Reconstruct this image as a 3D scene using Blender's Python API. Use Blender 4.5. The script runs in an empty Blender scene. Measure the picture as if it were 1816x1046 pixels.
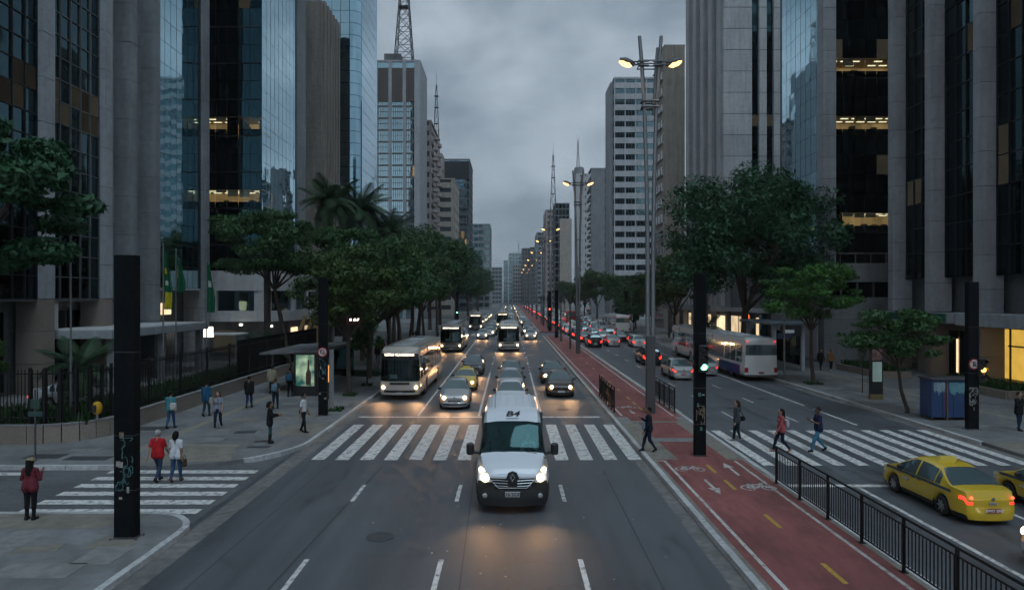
import bpy, math, random
import numpy as np
from mathutils import Vector, Matrix
R = math.radians
rnd = random.Random(11)
SC = bpy.context.scene
COL = SC.collection

# ---------------------------------------------------------------- camera, sky, sun, exposure
cam_d = bpy.data.cameras.new('camera')
cam_d.lens = 24.0; cam_d.sensor_width = 36.0
cam_d.clip_end = 6000.0; cam_d.clip_start = 0.1
cam_d.shift_x = 4 / 1816; cam_d.shift_y = 4 / 1816
cam = bpy.data.objects.new('camera', cam_d); COL.objects.link(cam)
CAMZ = 6.1
cam.location = (0, 0, CAMZ); cam.rotation_euler = (R(90), 0, 0)
SC.camera = cam

SUN_EL, SUN_AZ = R(62), R(200)
wd = bpy.data.worlds.new('World'); SC.world = wd; wd.use_nodes = True
nt = wd.node_tree; nt.nodes.clear()
def wn(t, **k):
    n = nt.nodes.new(t)
    for a, b in k.items(): setattr(n, a, b)
    return n
w_out = wn('ShaderNodeOutputWorld'); w_bg = wn('ShaderNodeBackground')
w_sky = wn('ShaderNodeTexSky', sky_type='NISHITA', sun_disc=False, sun_elevation=R(12), sun_rotation=SUN_AZ,
           altitude=760, air_density=1.0, dust_density=3.0, ozone_density=2.0)
w_tc = wn('ShaderNodeTexCoord'); w_map = wn('ShaderNodeMapping'); w_map.inputs['Scale'].default_value = (1.0, 1.0, 1.75)
w_n1 = wn('ShaderNodeTexNoise'); w_n1.inputs['Scale'].default_value = 4.2; w_n1.inputs['Detail'].default_value = 6; w_n1.inputs['Roughness'].default_value = .52
w_n1.inputs['Distortion'].default_value = .12
w_r = wn('ShaderNodeValToRGB')
e = w_r.color_ramp.elements
e[0].position = .38; e[0].color = (1.50, 1.90, 2.30, 1)
e[1].position = .62; e[1].color = (2.95, 3.45, 4.00, 1)
w_mx = wn('ShaderNodeMix', data_type='RGBA'); w_mx.inputs['Factor'].default_value = .96
nt.links.new(w_tc.outputs['Generated'], w_map.inputs['Vector']); nt.links.new(w_map.outputs[0], w_n1.inputs['Vector'])
nt.links.new(w_n1.outputs[0], w_r.inputs[0])
nt.links.new(w_sky.outputs[0], w_mx.inputs['A']); nt.links.new(w_r.outputs[0], w_mx.inputs['B'])
nt.links.new(w_mx.outputs['Result'], w_bg.inputs[0]); w_bg.inputs[1].default_value = .10
nt.links.new(w_bg.outputs[0], w_out.inputs[0])

sun_d = bpy.data.lights.new('sun', 'SUN'); sun_d.energy = .70; sun_d.angle = R(34); sun_d.color = (.68, .87, 1.0)
sun = bpy.data.objects.new('sun', sun_d); COL.objects.link(sun)
sun.rotation_euler = (R(90) - SUN_EL, 0, R(20)); sun.location = (0, 0, 200)

vs = SC.view_settings
vs.view_transform = 'Standard'; vs.look = 'None'; vs.gamma = 1.0; vs.use_curve_mapping = False; vs.exposure = 0.55
cy = SC.cycles
cy.use_denoising = True; cy.max_bounces = 4; cy.diffuse_bounces = 1; cy.glossy_bounces = 3; cy.transmission_bounces = 2
cy.transparent_max_bounces = 8; cy.volume_bounces = 0; cy.caustics_reflective = False; cy.caustics_refractive = False
cy.sample_clamp_indirect = 3.0; cy.use_light_tree = True; cy.use_adaptive_sampling = True; cy.adaptive_threshold = .04; cy.adaptive_min_samples = 12

# ---------------------------------------------------------------- measuring: pixel of the photograph -> metres
F0, CX0, HY0 = 1210.0, 904.0, 527.0
def gx(px, Y): return (px - CX0) * Y / F0
def gz(py, Y): return CAMZ - (py - HY0) * Y / F0
def gy(py, z=0.0): return F0 * (CAMZ - z) / (py - HY0)
def yx(px, X): return X * F0 / (px - CX0)

# ---------------------------------------------------------------- mesh helpers
class MB:
    def __init__(s): s.v = []; s.f = []; s.m = []; s.mi = 0
    def add(s, vs_, fs_):
        b = len(s.v); s.v += [tuple(p) for p in vs_]
        for f in fs_: s.f.append(tuple(i + b for i in f)); s.m.append(s.mi)
        return s
    def box(s, x0, x1, y0, y1, z0, z1):
        return s.add([(x0,y0,z0),(x1,y0,z0),(x1,y1,z0),(x0,y1,z0),(x0,y0,z1),(x1,y0,z1),(x1,y1,z1),(x0,y1,z1)],
              [(0,3,2,1),(4,5,6,7),(0,1,5,4),(1,2,6,5),(2,3,7,6),(3,0,4,7)])
    def bbox(s, x0, x1, y0, y1, z0, z1, b=.02):          # box with chamfered edges
        xs, ys, zs = (x0, x1), (y0, y1), (z0, z1)
        b = min(b, (x1-x0)*.45, (y1-y0)*.45, (z1-z0)*.45)
        V = []; idx = {}
        for i in (0,1):
            for j in (0,1):
                for k in (0,1):
                    for a in range(3):
                        p = [xs[i], ys[j], zs[k]]
                        for q, (w, lo) in enumerate(((i, xs), (j, ys), (k, zs))):
                            if q != a: p[q] += b if w == 0 else -b
                        idx[i,j,k,a] = len(V); V.append(p)
        Fs = []
        for a in range(3):
            o = [q for q in range(3) if q != a]
            for w in (0,1):
                cyc = []
                for (p, q) in ((0,0),(1,0),(1,1),(0,1)):
                    c = [0,0,0]; c[a] = w; c[o[0]] = p; c[o[1]] = q; cyc.append(idx[c[0],c[1],c[2],a])
                if (w == 0) != (a == 1): cyc.reverse()
                Fs.append(cyc)
        for a in range(3):
            o = [q for q in range(3) if q != a]
            for p in (0,1):
                for q in (0,1):
                    def g(w, ax):
                        c = [0,0,0]; c[a] = w; c[o[0]] = p; c[o[1]] = q; return idx[c[0],c[1],c[2],ax]
                    Fs.append([g(0,o[0]), g(1,o[0]), g(1,o[1]), g(0,o[1])])
        for i in (0,1):
            for j in (0,1):
                for k in (0,1): Fs.append([idx[i,j,k,0], idx[i,j,k,1], idx[i,j,k,2]])
        return s.add(V, Fs)
    def tube(s, pts, r, n=8, r2=None, cap=True):
        pts = [Vector(p) for p in pts]; K = len(pts)
        rs = r if isinstance(r, (list, tuple)) else [r + ((r if r2 is None else r2) - r) * i / max(1, K-1) for i in range(K)]
        V = []; Fs = []; up = None
        for i, p in enumerate(pts):
            t = (pts[min(i+1, K-1)] - pts[max(i-1, 0)]).normalized()
            if up is None: up = Vector((0,0,1)) if abs(t.z) < .9 else Vector((1,0,0))
            a = t.cross(up).normalized(); bb = a.cross(t).normalized(); up = bb
            for j in range(n):
                an = 2*math.pi*j/n; V.append(p + a*(rs[i]*math.cos(an)) + bb*(rs[i]*math.sin(an)))
        for i in range(K-1):
            for j in range(n): Fs.append((i*n+j, i*n+(j+1)%n, (i+1)*n+(j+1)%n, (i+1)*n+j))
        if cap: Fs.append(tuple(range(n-1,-1,-1))); Fs.append(tuple((K-1)*n+j for j in range(n)))
        return s.add(V, Fs)
    def prism(s, poly, z0, z1, axis='z'):                 # polygon extruded along an axis
        n = len(poly)
        def P(a, b, c): return {'z': (a,b,c), 'y': (a,c,b), 'x': (c,a,b)}[axis]
        V = [P(a,b,z0) for a,b in poly] + [P(a,b,z1) for a,b in poly]
        Fs = [tuple(range(n-1,-1,-1)), tuple(range(n,2*n))] + [(i,(i+1)%n,(i+1)%n+n,i+n) for i in range(n)]
        return s.add(V, Fs)
    def disc(s, c, r, depth, axis='y', n=20):
        poly = [(c[0 if axis != 'x' else 1] + r*math.cos(2*math.pi*i/n), c[2 if axis != 'z' else 1] + r*math.sin(2*math.pi*i/n)) for i in range(n)]
        k = c[{'x':0,'y':1,'z':2}[axis]]
        return s.prism(poly, k, k+depth, axis)
    def lathe(s, prof, c=(0,0,0), axis='z', n=24):        # (radius, height) profile
        V = []; Fs = []; K = len(prof)
        for r, h in prof:
            for j in range(n):
                a = 2*math.pi*j/n; p = (r*math.cos(a), r*math.sin(a), h)
                if axis == 'x': p = (h, p[0], p[1])
                if axis == 'y': p = (p[0], h, p[1])
                V.append((p[0]+c[0], p[1]+c[1], p[2]+c[2]))
        for i in range(K-1):
            for j in range(n): Fs.append((i*n+j, i*n+(j+1)%n, (i+1)*n+(j+1)%n, (i+1)*n+j))
        Fs.append(tuple(range(n-1,-1,-1))); Fs.append(tuple((K-1)*n+j for j in range(n)))
        return s.add(V, Fs)
    def quad(s, a, b, c, d): return s.add([a,b,c,d], [(0,1,2,3)])
    def mesh(s, name, mats=(), smooth=False):
        me = bpy.data.meshes.new(name); me.from_pydata(s.v, [], s.f)
        for m in (mats if isinstance(mats, (list, tuple)) else [mats]): me.materials.append(m)
        if any(s.m): me.polygons.foreach_set('material_index', s.m)
        if smooth:
            me.polygons.foreach_set('use_smooth', [True]*len(me.polygons))
            if smooth != 'all':
                try: me.set_sharp_from_angle(angle=R(38))
                except Exception: pass
        me.update(); return me
    def build(s, name, mat, parent=None, smooth=False, **k): return ob(name, s.mesh(name, mat, smooth), parent, **k)

def ob(name, me, parent=None, loc=None, rot=None, scale=None, **k):
    o = bpy.data.objects.new(name, me); COL.objects.link(o)
    if loc is not None: o.location = loc
    if rot is not None: o.rotation_euler = rot
    if scale is not None: o.scale = scale
    if parent is not None:
        o.parent = parent
        if parent.get('_w'): o.matrix_parent_inverse = Matrix.Translation(parent.location).inverted()
    for a, b in k.items(): o[a] = b
    return o
def thing(name, label=None, cat=None, loc=(0,0,0), rz=0, group=None, world=False, kind=None):
    o = bpy.data.objects.new(name, None); COL.objects.link(o); o.location = loc; o.rotation_euler = (0,0,rz); o.empty_display_size = .2
    if world: o['_w'] = 1
    return tag(o, label, cat, group, kind)
def tag(o, label=None, cat=None, group=None, kind=None):
    if label: o['label'] = label
    if cat: o['category'] = cat
    if group: o['group'] = group
    if kind: o['kind'] = kind
    return o
KIDS = {}
def kids(o):
    if o.name not in KIDS: KIDS[o.name] = list(o.children)
    return KIDS[o.name]
def copy_tree(o, parent=None):
    c = o.copy(); COL.objects.link(c); c.parent = parent
    for ch in kids(o): copy_tree(ch, c)
    return c
_unit = {}
def unit_mesh(mat):
    if mat.name not in _unit: _unit[mat.name] = MB().box(-.5,.5,-.5,.5,-.5,.5).mesh('piece', mat)
    return _unit[mat.name]
def piece(name, parent, mat, x0, x1, y0, y1, z0, z1, rot=None):
    """a box-shaped piece sharing one unit mesh per material"""
    return ob(name, unit_mesh(mat), parent, loc=((x0+x1)/2, (y0+y1)/2, (z0+z1)/2), scale=(x1-x0, y1-y0, z1-z0), rot=rot)
def text_mesh(body, size, mat, extrude=.004, shear=0.0, bold=0.0, align='CENTER', name='lettering'):
    cu = bpy.data.curves.new(name, 'FONT'); cu.body = body; cu.size = size; cu.extrude = extrude; cu.shear = shear; cu.offset = bold
    cu.align_x = align; cu.align_y = 'CENTER'; cu.resolution_u = 3
    o = bpy.data.objects.new(name, cu); COL.objects.link(o)
    dg = bpy.context.evaluated_depsgraph_get(); dg.update()
    me = bpy.data.meshes.new_from_object(o.evaluated_get(dg)); me.materials.clear(); me.materials.append(mat)
    bpy.data.objects.remove(o); bpy.data.curves.remove(cu)
    return me

# ---------------------------------------------------------------- materials
def mat(name, col, rough=.6, metal=0.0, spec=.5, var=0.0, vscale=3.0, bump=0.0, bscale=40.0, emit=None, es=0.0,
        big=0.0, bigscale=.35, coat=0.0, coords='pos', streak=0.0, perobj=0.0, trans=0.0, stretch=None, rvar=0.0):
    m = bpy.data.materials.new(name); m.use_nodes = True
    n = m.node_tree.nodes; L = m.node_tree.links; b = n['Principled BSDF']
    b.inputs['Base Color'].default_value = (*col, 1); b.inputs['Roughness'].default_value = rough
    b.inputs['Metallic'].default_value = metal; b.inputs['Specular IOR Level'].default_value = spec
    b.inputs['Coat Weight'].default_value = coat; b.inputs['Coat Roughness'].default_value = .08
    b.inputs['Transmission Weight'].default_value = trans
    if emit: b.inputs['Emission Color'].default_value = (*emit, 1); b.inputs['Emission Strength'].default_value = es
    if var or bump or big or streak or perobj:
        if coords == 'pos': src = n.new('ShaderNodeNewGeometry').outputs['Position']
        else: src = n.new('ShaderNodeTexCoord').outputs['Object']
        if stretch:
            mp = n.new('ShaderNodeMapping'); mp.inputs['Scale'].default_value = stretch; L.new(src, mp.inputs['Vector']); src = mp.outputs[0]
        val = None
        def noise(sc, det, amt, sv=src):
            nonlocal val
            t = n.new('ShaderNodeTexNoise'); t.inputs['Scale'].default_value = sc; t.inputs['Detail'].default_value = min(det, 4); t.inputs['Roughness'].default_value = .62
            L.new(sv, t.inputs['Vector'])
            mr = n.new('ShaderNodeMapRange'); mr.inputs['From Min'].default_value = .28; mr.inputs['From Max'].default_value = .72
            mr.inputs['To Min'].default_value = 1-amt; mr.inputs['To Max'].default_value = 1+amt
            L.new(t.outputs[0], mr.inputs[0]); o = mr.outputs[0]
            if val is None: val = o
            else:
                mm = n.new('ShaderNodeMath'); mm.operation = 'MULTIPLY'; L.new(val, mm.inputs[0]); L.new(o, mm.inputs[1]); val = mm.outputs[0]
        if var: noise(vscale, 6, var)
        if big: noise(bigscale, 3, big)
        if streak:
            mp = n.new('ShaderNodeMapping'); mp.inputs['Scale'].default_value = (2.2, 2.2, .16); L.new(src, mp.inputs['Vector']); noise(1.0, 4, streak, mp.outputs[0])
        if perobj:
            oi = n.new('ShaderNodeObjectInfo'); mr = n.new('ShaderNodeMapRange'); mr.inputs['To Min'].default_value = 1-perobj; mr.inputs['To Max'].default_value = 1+perobj
            L.new(oi.outputs['Random'], mr.inputs[0])
            if val is None: val = mr.outputs[0]
            else:
                mm = n.new('ShaderNodeMath'); mm.operation = 'MULTIPLY'; L.new(val, mm.inputs[0]); L.new(mr.outputs[0], mm.inputs[1]); val = mm.outputs[0]
        if val is not None:
            vm = n.new('ShaderNodeVectorMath'); vm.operation = 'SCALE'; vm.inputs[0].default_value = col; L.new(val, vm.inputs['Scale'])
            L.new(vm.outputs[0], b.inputs['Base Color'])
            if rvar:
                mm = n.new('ShaderNodeMath'); mm.operation = 'MULTIPLY_ADD'; mm.inputs[1].default_value = -rvar; mm.inputs[2].default_value = rough + rvar
                L.new(val, mm.inputs[0]); L.new(mm.outputs[0], b.inputs['Roughness'])
        if bump:
            t = n.new('ShaderNodeTexNoise'); t.inputs['Scale'].default_value = bscale; t.inputs['Detail'].default_value = 3; L.new(src, t.inputs['Vector'])
            bp = n.new('ShaderNodeBump'); bp.inputs['Strength'].default_value = bump; bp.inputs['Distance'].default_value = .02
            L.new(t.outputs[0], bp.inputs['Height']); L.new(bp.outputs[0], b.inputs['Normal'])
    return m
def emat(name, col, s, var=0.0):
    m = bpy.data.materials.new(name); m.use_nodes = True; n = m.node_tree.nodes; L = m.node_tree.links
    n.clear(); o = n.new('ShaderNodeOutputMaterial'); em = n.new('ShaderNodeEmission'); em.inputs[0].default_value = (*col, 1); em.inputs[1].default_value = s
    L.new(em.outputs[0], o.inputs[0])
    if var:
        g = n.new('ShaderNodeNewGeometry'); t = n.new('ShaderNodeTexNoise'); t.inputs['Scale'].default_value = .9; t.inputs['Detail'].default_value = 4; L.new(g.outputs['Position'], t.inputs[0])
        oi = n.new('ShaderNodeObjectInfo')
        a = n.new('ShaderNodeMath'); a.operation = 'ADD'; L.new(t.outputs[0], a.inputs[0]); L.new(oi.outputs['Random'], a.inputs[1])
        mr = n.new('ShaderNodeMapRange'); mr.inputs['From Min'].default_value = .3; mr.inputs['From Max'].default_value = 1.5; mr.inputs['To Min'].default_value = s*(1-var); mr.inputs['To Max'].default_value = s*(1+var)
        L.new(a.outputs[0], mr.inputs[0]); L.new(mr.outputs[0], em.inputs[1])
    return m
def glass_mirror(name, col, rough=.02, wave=.12, wscale=.5, metal=1.0):
    m = bpy.data.materials.new(name); m.use_nodes = True; n = m.node_tree.nodes; L = m.node_tree.links; b = n['Principled BSDF']
    b.inputs['Base Color'].default_value = (*col, 1); b.inputs['Metallic'].default_value = metal; b.inputs['Roughness'].default_value = rough
    g = n.new('ShaderNodeNewGeometry'); t = n.new('ShaderNodeTexNoise'); t.inputs['Scale'].default_value = wscale; t.inputs['Detail'].default_value = 1.5
    L.new(g.outputs['Position'], t.inputs['Vector'])
    bp = n.new('ShaderNodeBump'); bp.inputs['Strength'].default_value = wave; bp.inputs['Distance'].default_value = .1
    L.new(t.outputs[0], bp.inputs['Height']); L.new(bp.outputs[0], b.inputs['Normal'])
    return m

def clear_glass(name, tint, gloss=.10, gcol=(1,1,1)):
    m = bpy.data.materials.new(name); m.use_nodes = True; n = m.node_tree.nodes; L = m.node_tree.links; n.clear(); o = n.new('ShaderNodeOutputMaterial')
    tr = n.new('ShaderNodeBsdfTransparent'); tr.inputs[0].default_value = (*tint, 1); gl = n.new('ShaderNodeBsdfGlossy'); gl.inputs['Roughness'].default_value = .03; gl.inputs[0].default_value = (*gcol, 1)
    lw = n.new('ShaderNodeLayerWeight'); lw.inputs['Blend'].default_value = .35; ad = n.new('ShaderNodeMath'); ad.operation = 'MULTIPLY_ADD'; ad.inputs[1].default_value = .3; ad.inputs[2].default_value = gloss; L.new(lw.outputs['Fresnel'], ad.inputs[0])
    mx = n.new('ShaderNodeMixShader'); L.new(ad.outputs[0], mx.inputs[0]); L.new(tr.outputs[0], mx.inputs[1]); L.new(gl.outputs[0], mx.inputs[2]); L.new(mx.outputs[0], o.inputs[0]); return m
def leaf_mat(name, col, col2):
    m = bpy.data.materials.new(name); m.use_nodes = True; n = m.node_tree.nodes; L = m.node_tree.links; b = n['Principled BSDF']
    g = n.new('ShaderNodeNewGeometry'); t = n.new('ShaderNodeTexNoise'); t.inputs['Scale'].default_value = .55; t.inputs['Detail'].default_value = 3
    L.new(g.outputs['Position'], t.inputs['Vector'])
    a = n.new('ShaderNodeMath'); a.operation = 'MULTIPLY_ADD'; a.inputs[1].default_value = .55; L.new(g.outputs['Random Per Island'], a.inputs[0]); L.new(t.outputs[0], a.inputs[2])
    mr = n.new('ShaderNodeMapRange'); mr.inputs['From Min'].default_value = .35; mr.inputs['From Max'].default_value = 1.15; L.new(a.outputs[0], mr.inputs[0])
    mx = n.new('ShaderNodeMix'); mx.data_type = 'RGBA'; mx.inputs['A'].default_value = (*col, 1); mx.inputs['B'].default_value = (*col2, 1)
    L.new(mr.outputs[0], mx.inputs['Factor']); L.new(mx.outputs['Result'], b.inputs['Base Color'])
    b.inputs['Roughness'].default_value = .55; b.inputs['Specular IOR Level'].default_value = .35
    tr = n.new('ShaderNodeBsdfTranslucent'); L.new(mx.outputs['Result'], tr.inputs[0])
    ms = n.new('ShaderNodeMixShader'); ms.inputs[0].default_value = .16; L.new(b.outputs[0], ms.inputs[1]); L.new(tr.outputs[0], ms.inputs[2])
    L.new(ms.outputs[0], n['Material Output'].inputs[0])
    return m

M = {}
def asphalt_mat(name, col, rough):
    """asphalt: aggregate grain, lengthwise wear, oil blotches, hairline cracks"""
    m = bpy.data.materials.new(name); m.use_nodes = True; n = m.node_tree.nodes; L = m.node_tree.links; b = n['Principled BSDF']
    g = n.new('ShaderNodeNewGeometry')
    def nz(sc, stretch, lo, hi, a, c, det=4):
        mp = n.new('ShaderNodeMapping'); mp.inputs['Scale'].default_value = stretch; L.new(g.outputs['Position'], mp.inputs[0])
        t = n.new('ShaderNodeTexNoise'); t.inputs['Scale'].default_value = sc; t.inputs['Detail'].default_value = det; t.inputs['Roughness'].default_value = .62; L.new(mp.outputs[0], t.inputs[0])
        mr = n.new('ShaderNodeMapRange'); mr.inputs['From Min'].default_value = lo; mr.inputs['From Max'].default_value = hi; mr.inputs['To Min'].default_value = a; mr.inputs['To Max'].default_value = c
        L.new(t.outputs[0], mr.inputs[0]); return mr.outputs[0], t
    parts = [nz(38, (1,1,1), .3, .7, .80, 1.2)[0], nz(.9, (1,.05,1), .3, .7, .70, 1.28)[0], nz(.35, (1,.5,1), .3, .7, .84, 1.14)[0], nz(1.1, (1,.3,1), .58, .72, 1.0, .50)[0]]
    vo = n.new('ShaderNodeTexVoronoi'); vo.feature = 'DISTANCE_TO_EDGE'; vo.inputs['Scale'].default_value = .42
    wn_ = n.new('ShaderNodeTexNoise'); wn_.inputs['Scale'].default_value = 1.6; wn_.inputs['Detail'].default_value = 4; L.new(g.outputs['Position'], wn_.inputs[0])
    va = n.new('ShaderNodeVectorMath'); va.operation = 'ADD'; L.new(g.outputs['Position'], va.inputs[0]); L.new(wn_.outputs['Color'], va.inputs[1]); L.new(va.outputs[0], vo.inputs['Vector'])
    cr = n.new('ShaderNodeMapRange'); cr.inputs['From Min'].default_value = .0; cr.inputs['From Max'].default_value = .022; cr.inputs['To Min'].default_value = .55; cr.inputs['To Max'].default_value = 1.0; L.new(vo.outputs['Distance'], cr.inputs[0])
    mk, _ = nz(.12, (1,1,1), .50, .58, 1.0, 0.0, 2)
    mxk = n.new('ShaderNodeMath'); mxk.operation = 'MAXIMUM'; L.new(cr.outputs[0], mxk.inputs[0]); L.new(mk, mxk.inputs[1]); parts.append(mxk.outputs[0])
    v = parts[0]
    for q in parts[1:]:
        mm = n.new('ShaderNodeMath'); mm.operation = 'MULTIPLY'; L.new(v, mm.inputs[0]); L.new(q, mm.inputs[1]); v = mm.outputs[0]
    vm = n.new('ShaderNodeVectorMath'); vm.operation = 'SCALE'; vm.inputs[0].default_value = col; L.new(v, vm.inputs['Scale']); L.new(vm.outputs[0], b.inputs['Base Color'])
    rr_ = n.new('ShaderNodeMath'); rr_.operation = 'MULTIPLY_ADD'; rr_.inputs[1].default_value = .22; rr_.inputs[2].default_value = rough-.22; L.new(v, rr_.inputs[0]); L.new(rr_.outputs[0], b.inputs['Roughness'])
    t = n.new('ShaderNodeTexNoise'); t.inputs['Scale'].default_value = 85; t.inputs['Detail'].default_value = 2; L.new(g.outputs['Position'], t.inputs[0])
    bp = n.new('ShaderNodeBump'); bp.inputs['Strength'].default_value = .35; bp.inputs['Distance'].default_value = .02; L.new(t.outputs[0], bp.inputs['Height']); L.new(bp.outputs[0], b.inputs['Normal'])
    return m
M['asphalt'] = asphalt_mat('asphalt', (.080,.087,.097), .60)
def worn_paint(name, col, under, lo=.54, hi=.66):
    m = mat(name, col, .65, var=.16, vscale=12, bump=.25, bscale=90, perobj=.08); n = m.node_tree.nodes; L = m.node_tree.links; b = n['Principled BSDF']
    src = b.inputs['Base Color'].links[0].from_socket; g = n.new('ShaderNodeNewGeometry'); t = n.new('ShaderNodeTexNoise'); t.inputs['Scale'].default_value = 4.5; t.inputs['Detail'].default_value = 7; t.inputs['Roughness'].default_value = .72
    L.new(g.outputs['Position'], t.inputs[0]); mr = n.new('ShaderNodeMapRange'); mr.inputs['From Min'].default_value = lo; mr.inputs['From Max'].default_value = hi; L.new(t.outputs[0], mr.inputs[0])
    mr.inputs['To Max'].default_value = .85
    mx = n.new('ShaderNodeMix'); mx.data_type = 'RGBA'; L.new(mr.outputs[0], mx.inputs['Factor']); L.new(src, mx.inputs['A']); mx.inputs['B'].default_value = (*under, 1); L.new(mx.outputs['Result'], b.inputs['Base Color'])
    return m
M['asphalt_old'] = mat('asphalt_old', (.10,.104,.11), .8, var=.25, vscale=5, bump=.4, bscale=80, big=.25, bigscale=.4)
M['gutter'] = mat('gutter_concrete', (.15,.146,.14), .85, var=.3, vscale=4, bump=.4, bscale=50, big=.3, bigscale=.5)
M['kerb'] = mat('kerb_whitewash', (.42,.425,.43), .8, var=.28, vscale=6, bump=.4, bscale=40, perobj=.14)
M['paint'] = worn_paint('road_paint', (.64,.63,.61), (.10,.105,.11), .49, .62)
M['paint_dull'] = worn_paint('worn_road_paint', (.48,.47,.45), (.17,.08,.075), .50, .64)
M['yellow_paint'] = mat('yellow_road_paint', (.42,.25,.045), .7, var=.3, vscale=12)
M['walk'] = mat('pavement_concrete', (.165,.168,.17), .85, var=.2, vscale=3, bump=.35, bscale=60, big=.32, bigscale=.38)
for _i, _c in enumerate(((.15,.153,.157),(.17,.172,.175),(.185,.183,.178))): M['walk_p%d' % _i] = mat('pavement_slab_%d' % _i, _c, .85, var=.2, vscale=3, bump=.35, bscale=60, big=.3, bigscale=.38)
M['walk_warm'] = mat('pavement_ramp', (.20,.182,.155), .85, var=.24, vscale=3.5, bump=.35, bscale=50, big=.2, bigscale=.9)
M['walk_light'] = mat('pavement_patch', (.205,.205,.20), .85, var=.25, vscale=4, bump=.3, bscale=50)
M['walk_dark'] = mat('manhole_iron', (.05,.053,.058), .7, var=.3, vscale=6, bump=.5, bscale=30)
M['tactile'] = mat('tactile_strip', (.25,.225,.175), .85, var=.22, vscale=4, bump=.5, bscale=22)
M['red_lane'] = mat('red_cycle_surface', (.205,.066,.062), .8, var=.18, vscale=5, bump=.3, bscale=80, big=.34, bigscale=.8, stretch=(1,.35,1))
M['concrete'] = mat('grey_concrete', (.235,.247,.26), .85, var=.13, vscale=2.5, bump=.25, bscale=20, big=.16, bigscale=.3, streak=.14, perobj=.07)
M['concrete_l'] = mat('pale_concrete', (.325,.343,.365), .85, var=.12, vscale=2.5, bump=.2, bscale=20, big=.12, bigscale=.3, streak=.14, perobj=.06)
M['concrete_d'] = mat('dark_concrete', (.125,.13,.135), .85, var=.16, vscale=2.5, bump=.25, bscale=20, big=.18, bigscale=.3, streak=.2, perobj=.08)
M['concrete_b'] = mat('brown_concrete', (.225,.195,.172), .85, var=.15, vscale=2, bump=.2, bscale=15, streak=.25, perobj=.06)
M['white_wall'] = mat('white_wall', (.46,.46,.465), .8, var=.1, vscale=3, streak=.15, perobj=.05, bump=.1)
M['beige_wall'] = mat('beige_wall', (.36,.325,.28), .85, var=.12, vscale=.8, streak=.2, perobj=.05)
M['pinkish_wall'] = mat('pinkish_wall', (.32,.275,.26), .85, var=.12, vscale=.8, streak=.2, perobj=.05)
M['granite'] = mat('granite_cladding', (.24,.20,.17), .6, var=.22, vscale=14, big=.1, perobj=.08)
M['black_post'] = mat('black_post_metal', (.008,.009,.011), .8, spec=.06, var=.3, vscale=8)
M['black_iron'] = mat('black_iron', (.010,.010,.011), .5, spec=.25)
M['steel'] = mat('galvanised_steel', (.23,.24,.25), .45, metal=.7, var=.15, vscale=10)
M['steel_d'] = mat('dark_steel', (.10,.10,.105), .5, metal=.6)
M['frame'] = mat('dark_mullion', (.02,.024,.026), .4, metal=.5)
M['frame_g'] = mat('grey_mullion', (.12,.125,.13), .5, metal=.4)
M['mirror'] = glass_mirror('mirror_glass', (.40,.60,.68), .03, .10, .42)
M['mirror_b'] = glass_mirror('blue_mirror_glass', (.36,.56,.66), .04, .10, .5)
M['dark_glass'] = glass_mirror('dark_curtain_glass', (.045,.090,.105), .04, .10, .5)
M['black_glass'] = glass_mirror('black_curtain_glass', (.014,.034,.042), .05, .06, .5)
M['teal_glass'] = glass_mirror('teal_curtain_glass', (.16,.27,.30), .06, .10, .6)
M['clear'] = clear_glass('office_clear_glass', (.75,.80,.78), .04)
M['cab_glass'] = clear_glass('cab_glass', (.28,.56,.56), .05, (.35,.66,.68))
M['bus_glass'] = clear_glass('bus_windscreen', (.34,.44,.45), .09, (.6,.85,.9))
M['far_glass'] = mat('far_window_glass', (.035,.05,.06), .1, spec=.9)
M['concrete_w'] = mat('whitish_concrete', (.43,.445,.465), .85, var=.12, vscale=2.5, bump=.2, bscale=20, big=.12, bigscale=.3, streak=.16, perobj=.05)
M['lit'] = emat('lit_office_window', (1.0,.60,.24), .18, .65)
M['lit_dim'] = emat('dim_office_window', (.74,.66,.5), .017, .7)
M['lit_lamp'] = emat('office_ceiling_lamp', (1.0,.84,.55), 1.4)
M['lobby'] = emat('lit_lobby', (1.0,.60,.10), .30, .65)
M['shop'] = emat('lit_shop', (1.0,.74,.44), .6, .6)
M['white_lamp'] = emat('white_lamp', (1.0,.93,.82), 3.0)
M['street_lamp'] = emat('sodium_lamp', (1.0,.52,.18), 2.6)
M['head'] = emat('headlamp_bulb', (1.0,.74,.42), 9.0)
M['lens_lit'] = emat('headlamp_lens_lit', (1.0,.56,.26), .20)  # weak emission over the whole lens imitates the halo round the bulb
M['head_far'] = emat('far_headlamp', (1.0,.76,.46), 11.0)
M['tail'] = emat('brake_lamp', (1.0,.03,.018), 2.2)
M['tail_far'] = emat('far_brake_lamp', (1.0,.03,.018), 5.0)
M['brake_bulb'] = emat('brake_bulb', (1.0,.12,.05), 2.0)
M['tail_dim'] = emat('tail_lamp_lit', (.9,.03,.02), 1.6)
M['tail_off'] = mat('tail_lamp_lens', (.35,.012,.012), .2)
M['lens'] = mat('headlamp_lens', (.55,.56,.56), .12, metal=.6)
M['green_lamp'] = emat('green_signal', (.12,1.0,.45), 9.0)
M['red_lamp'] = emat('red_signal', (1.0,.05,.03), 9.0)
M['amber_lamp'] = emat('amber_signal', (1.0,.42,.08), 4.0)
M['dead_lamp'] = mat('unlit_signal', (.02,.02,.02), .2)
M['rubber'] = mat('tyre_rubber', (.016,.016,.017), .8)
M['rim'] = mat('alloy_rim', (.42,.43,.44), .3, metal=.9)
M['rim_d'] = mat('steel_rim', (.10,.10,.105), .4, metal=.7)
M['car_glass'] = mat('car_glass', (.10,.145,.155), .05, metal=.4, spec=.9, coat=.5)
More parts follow.
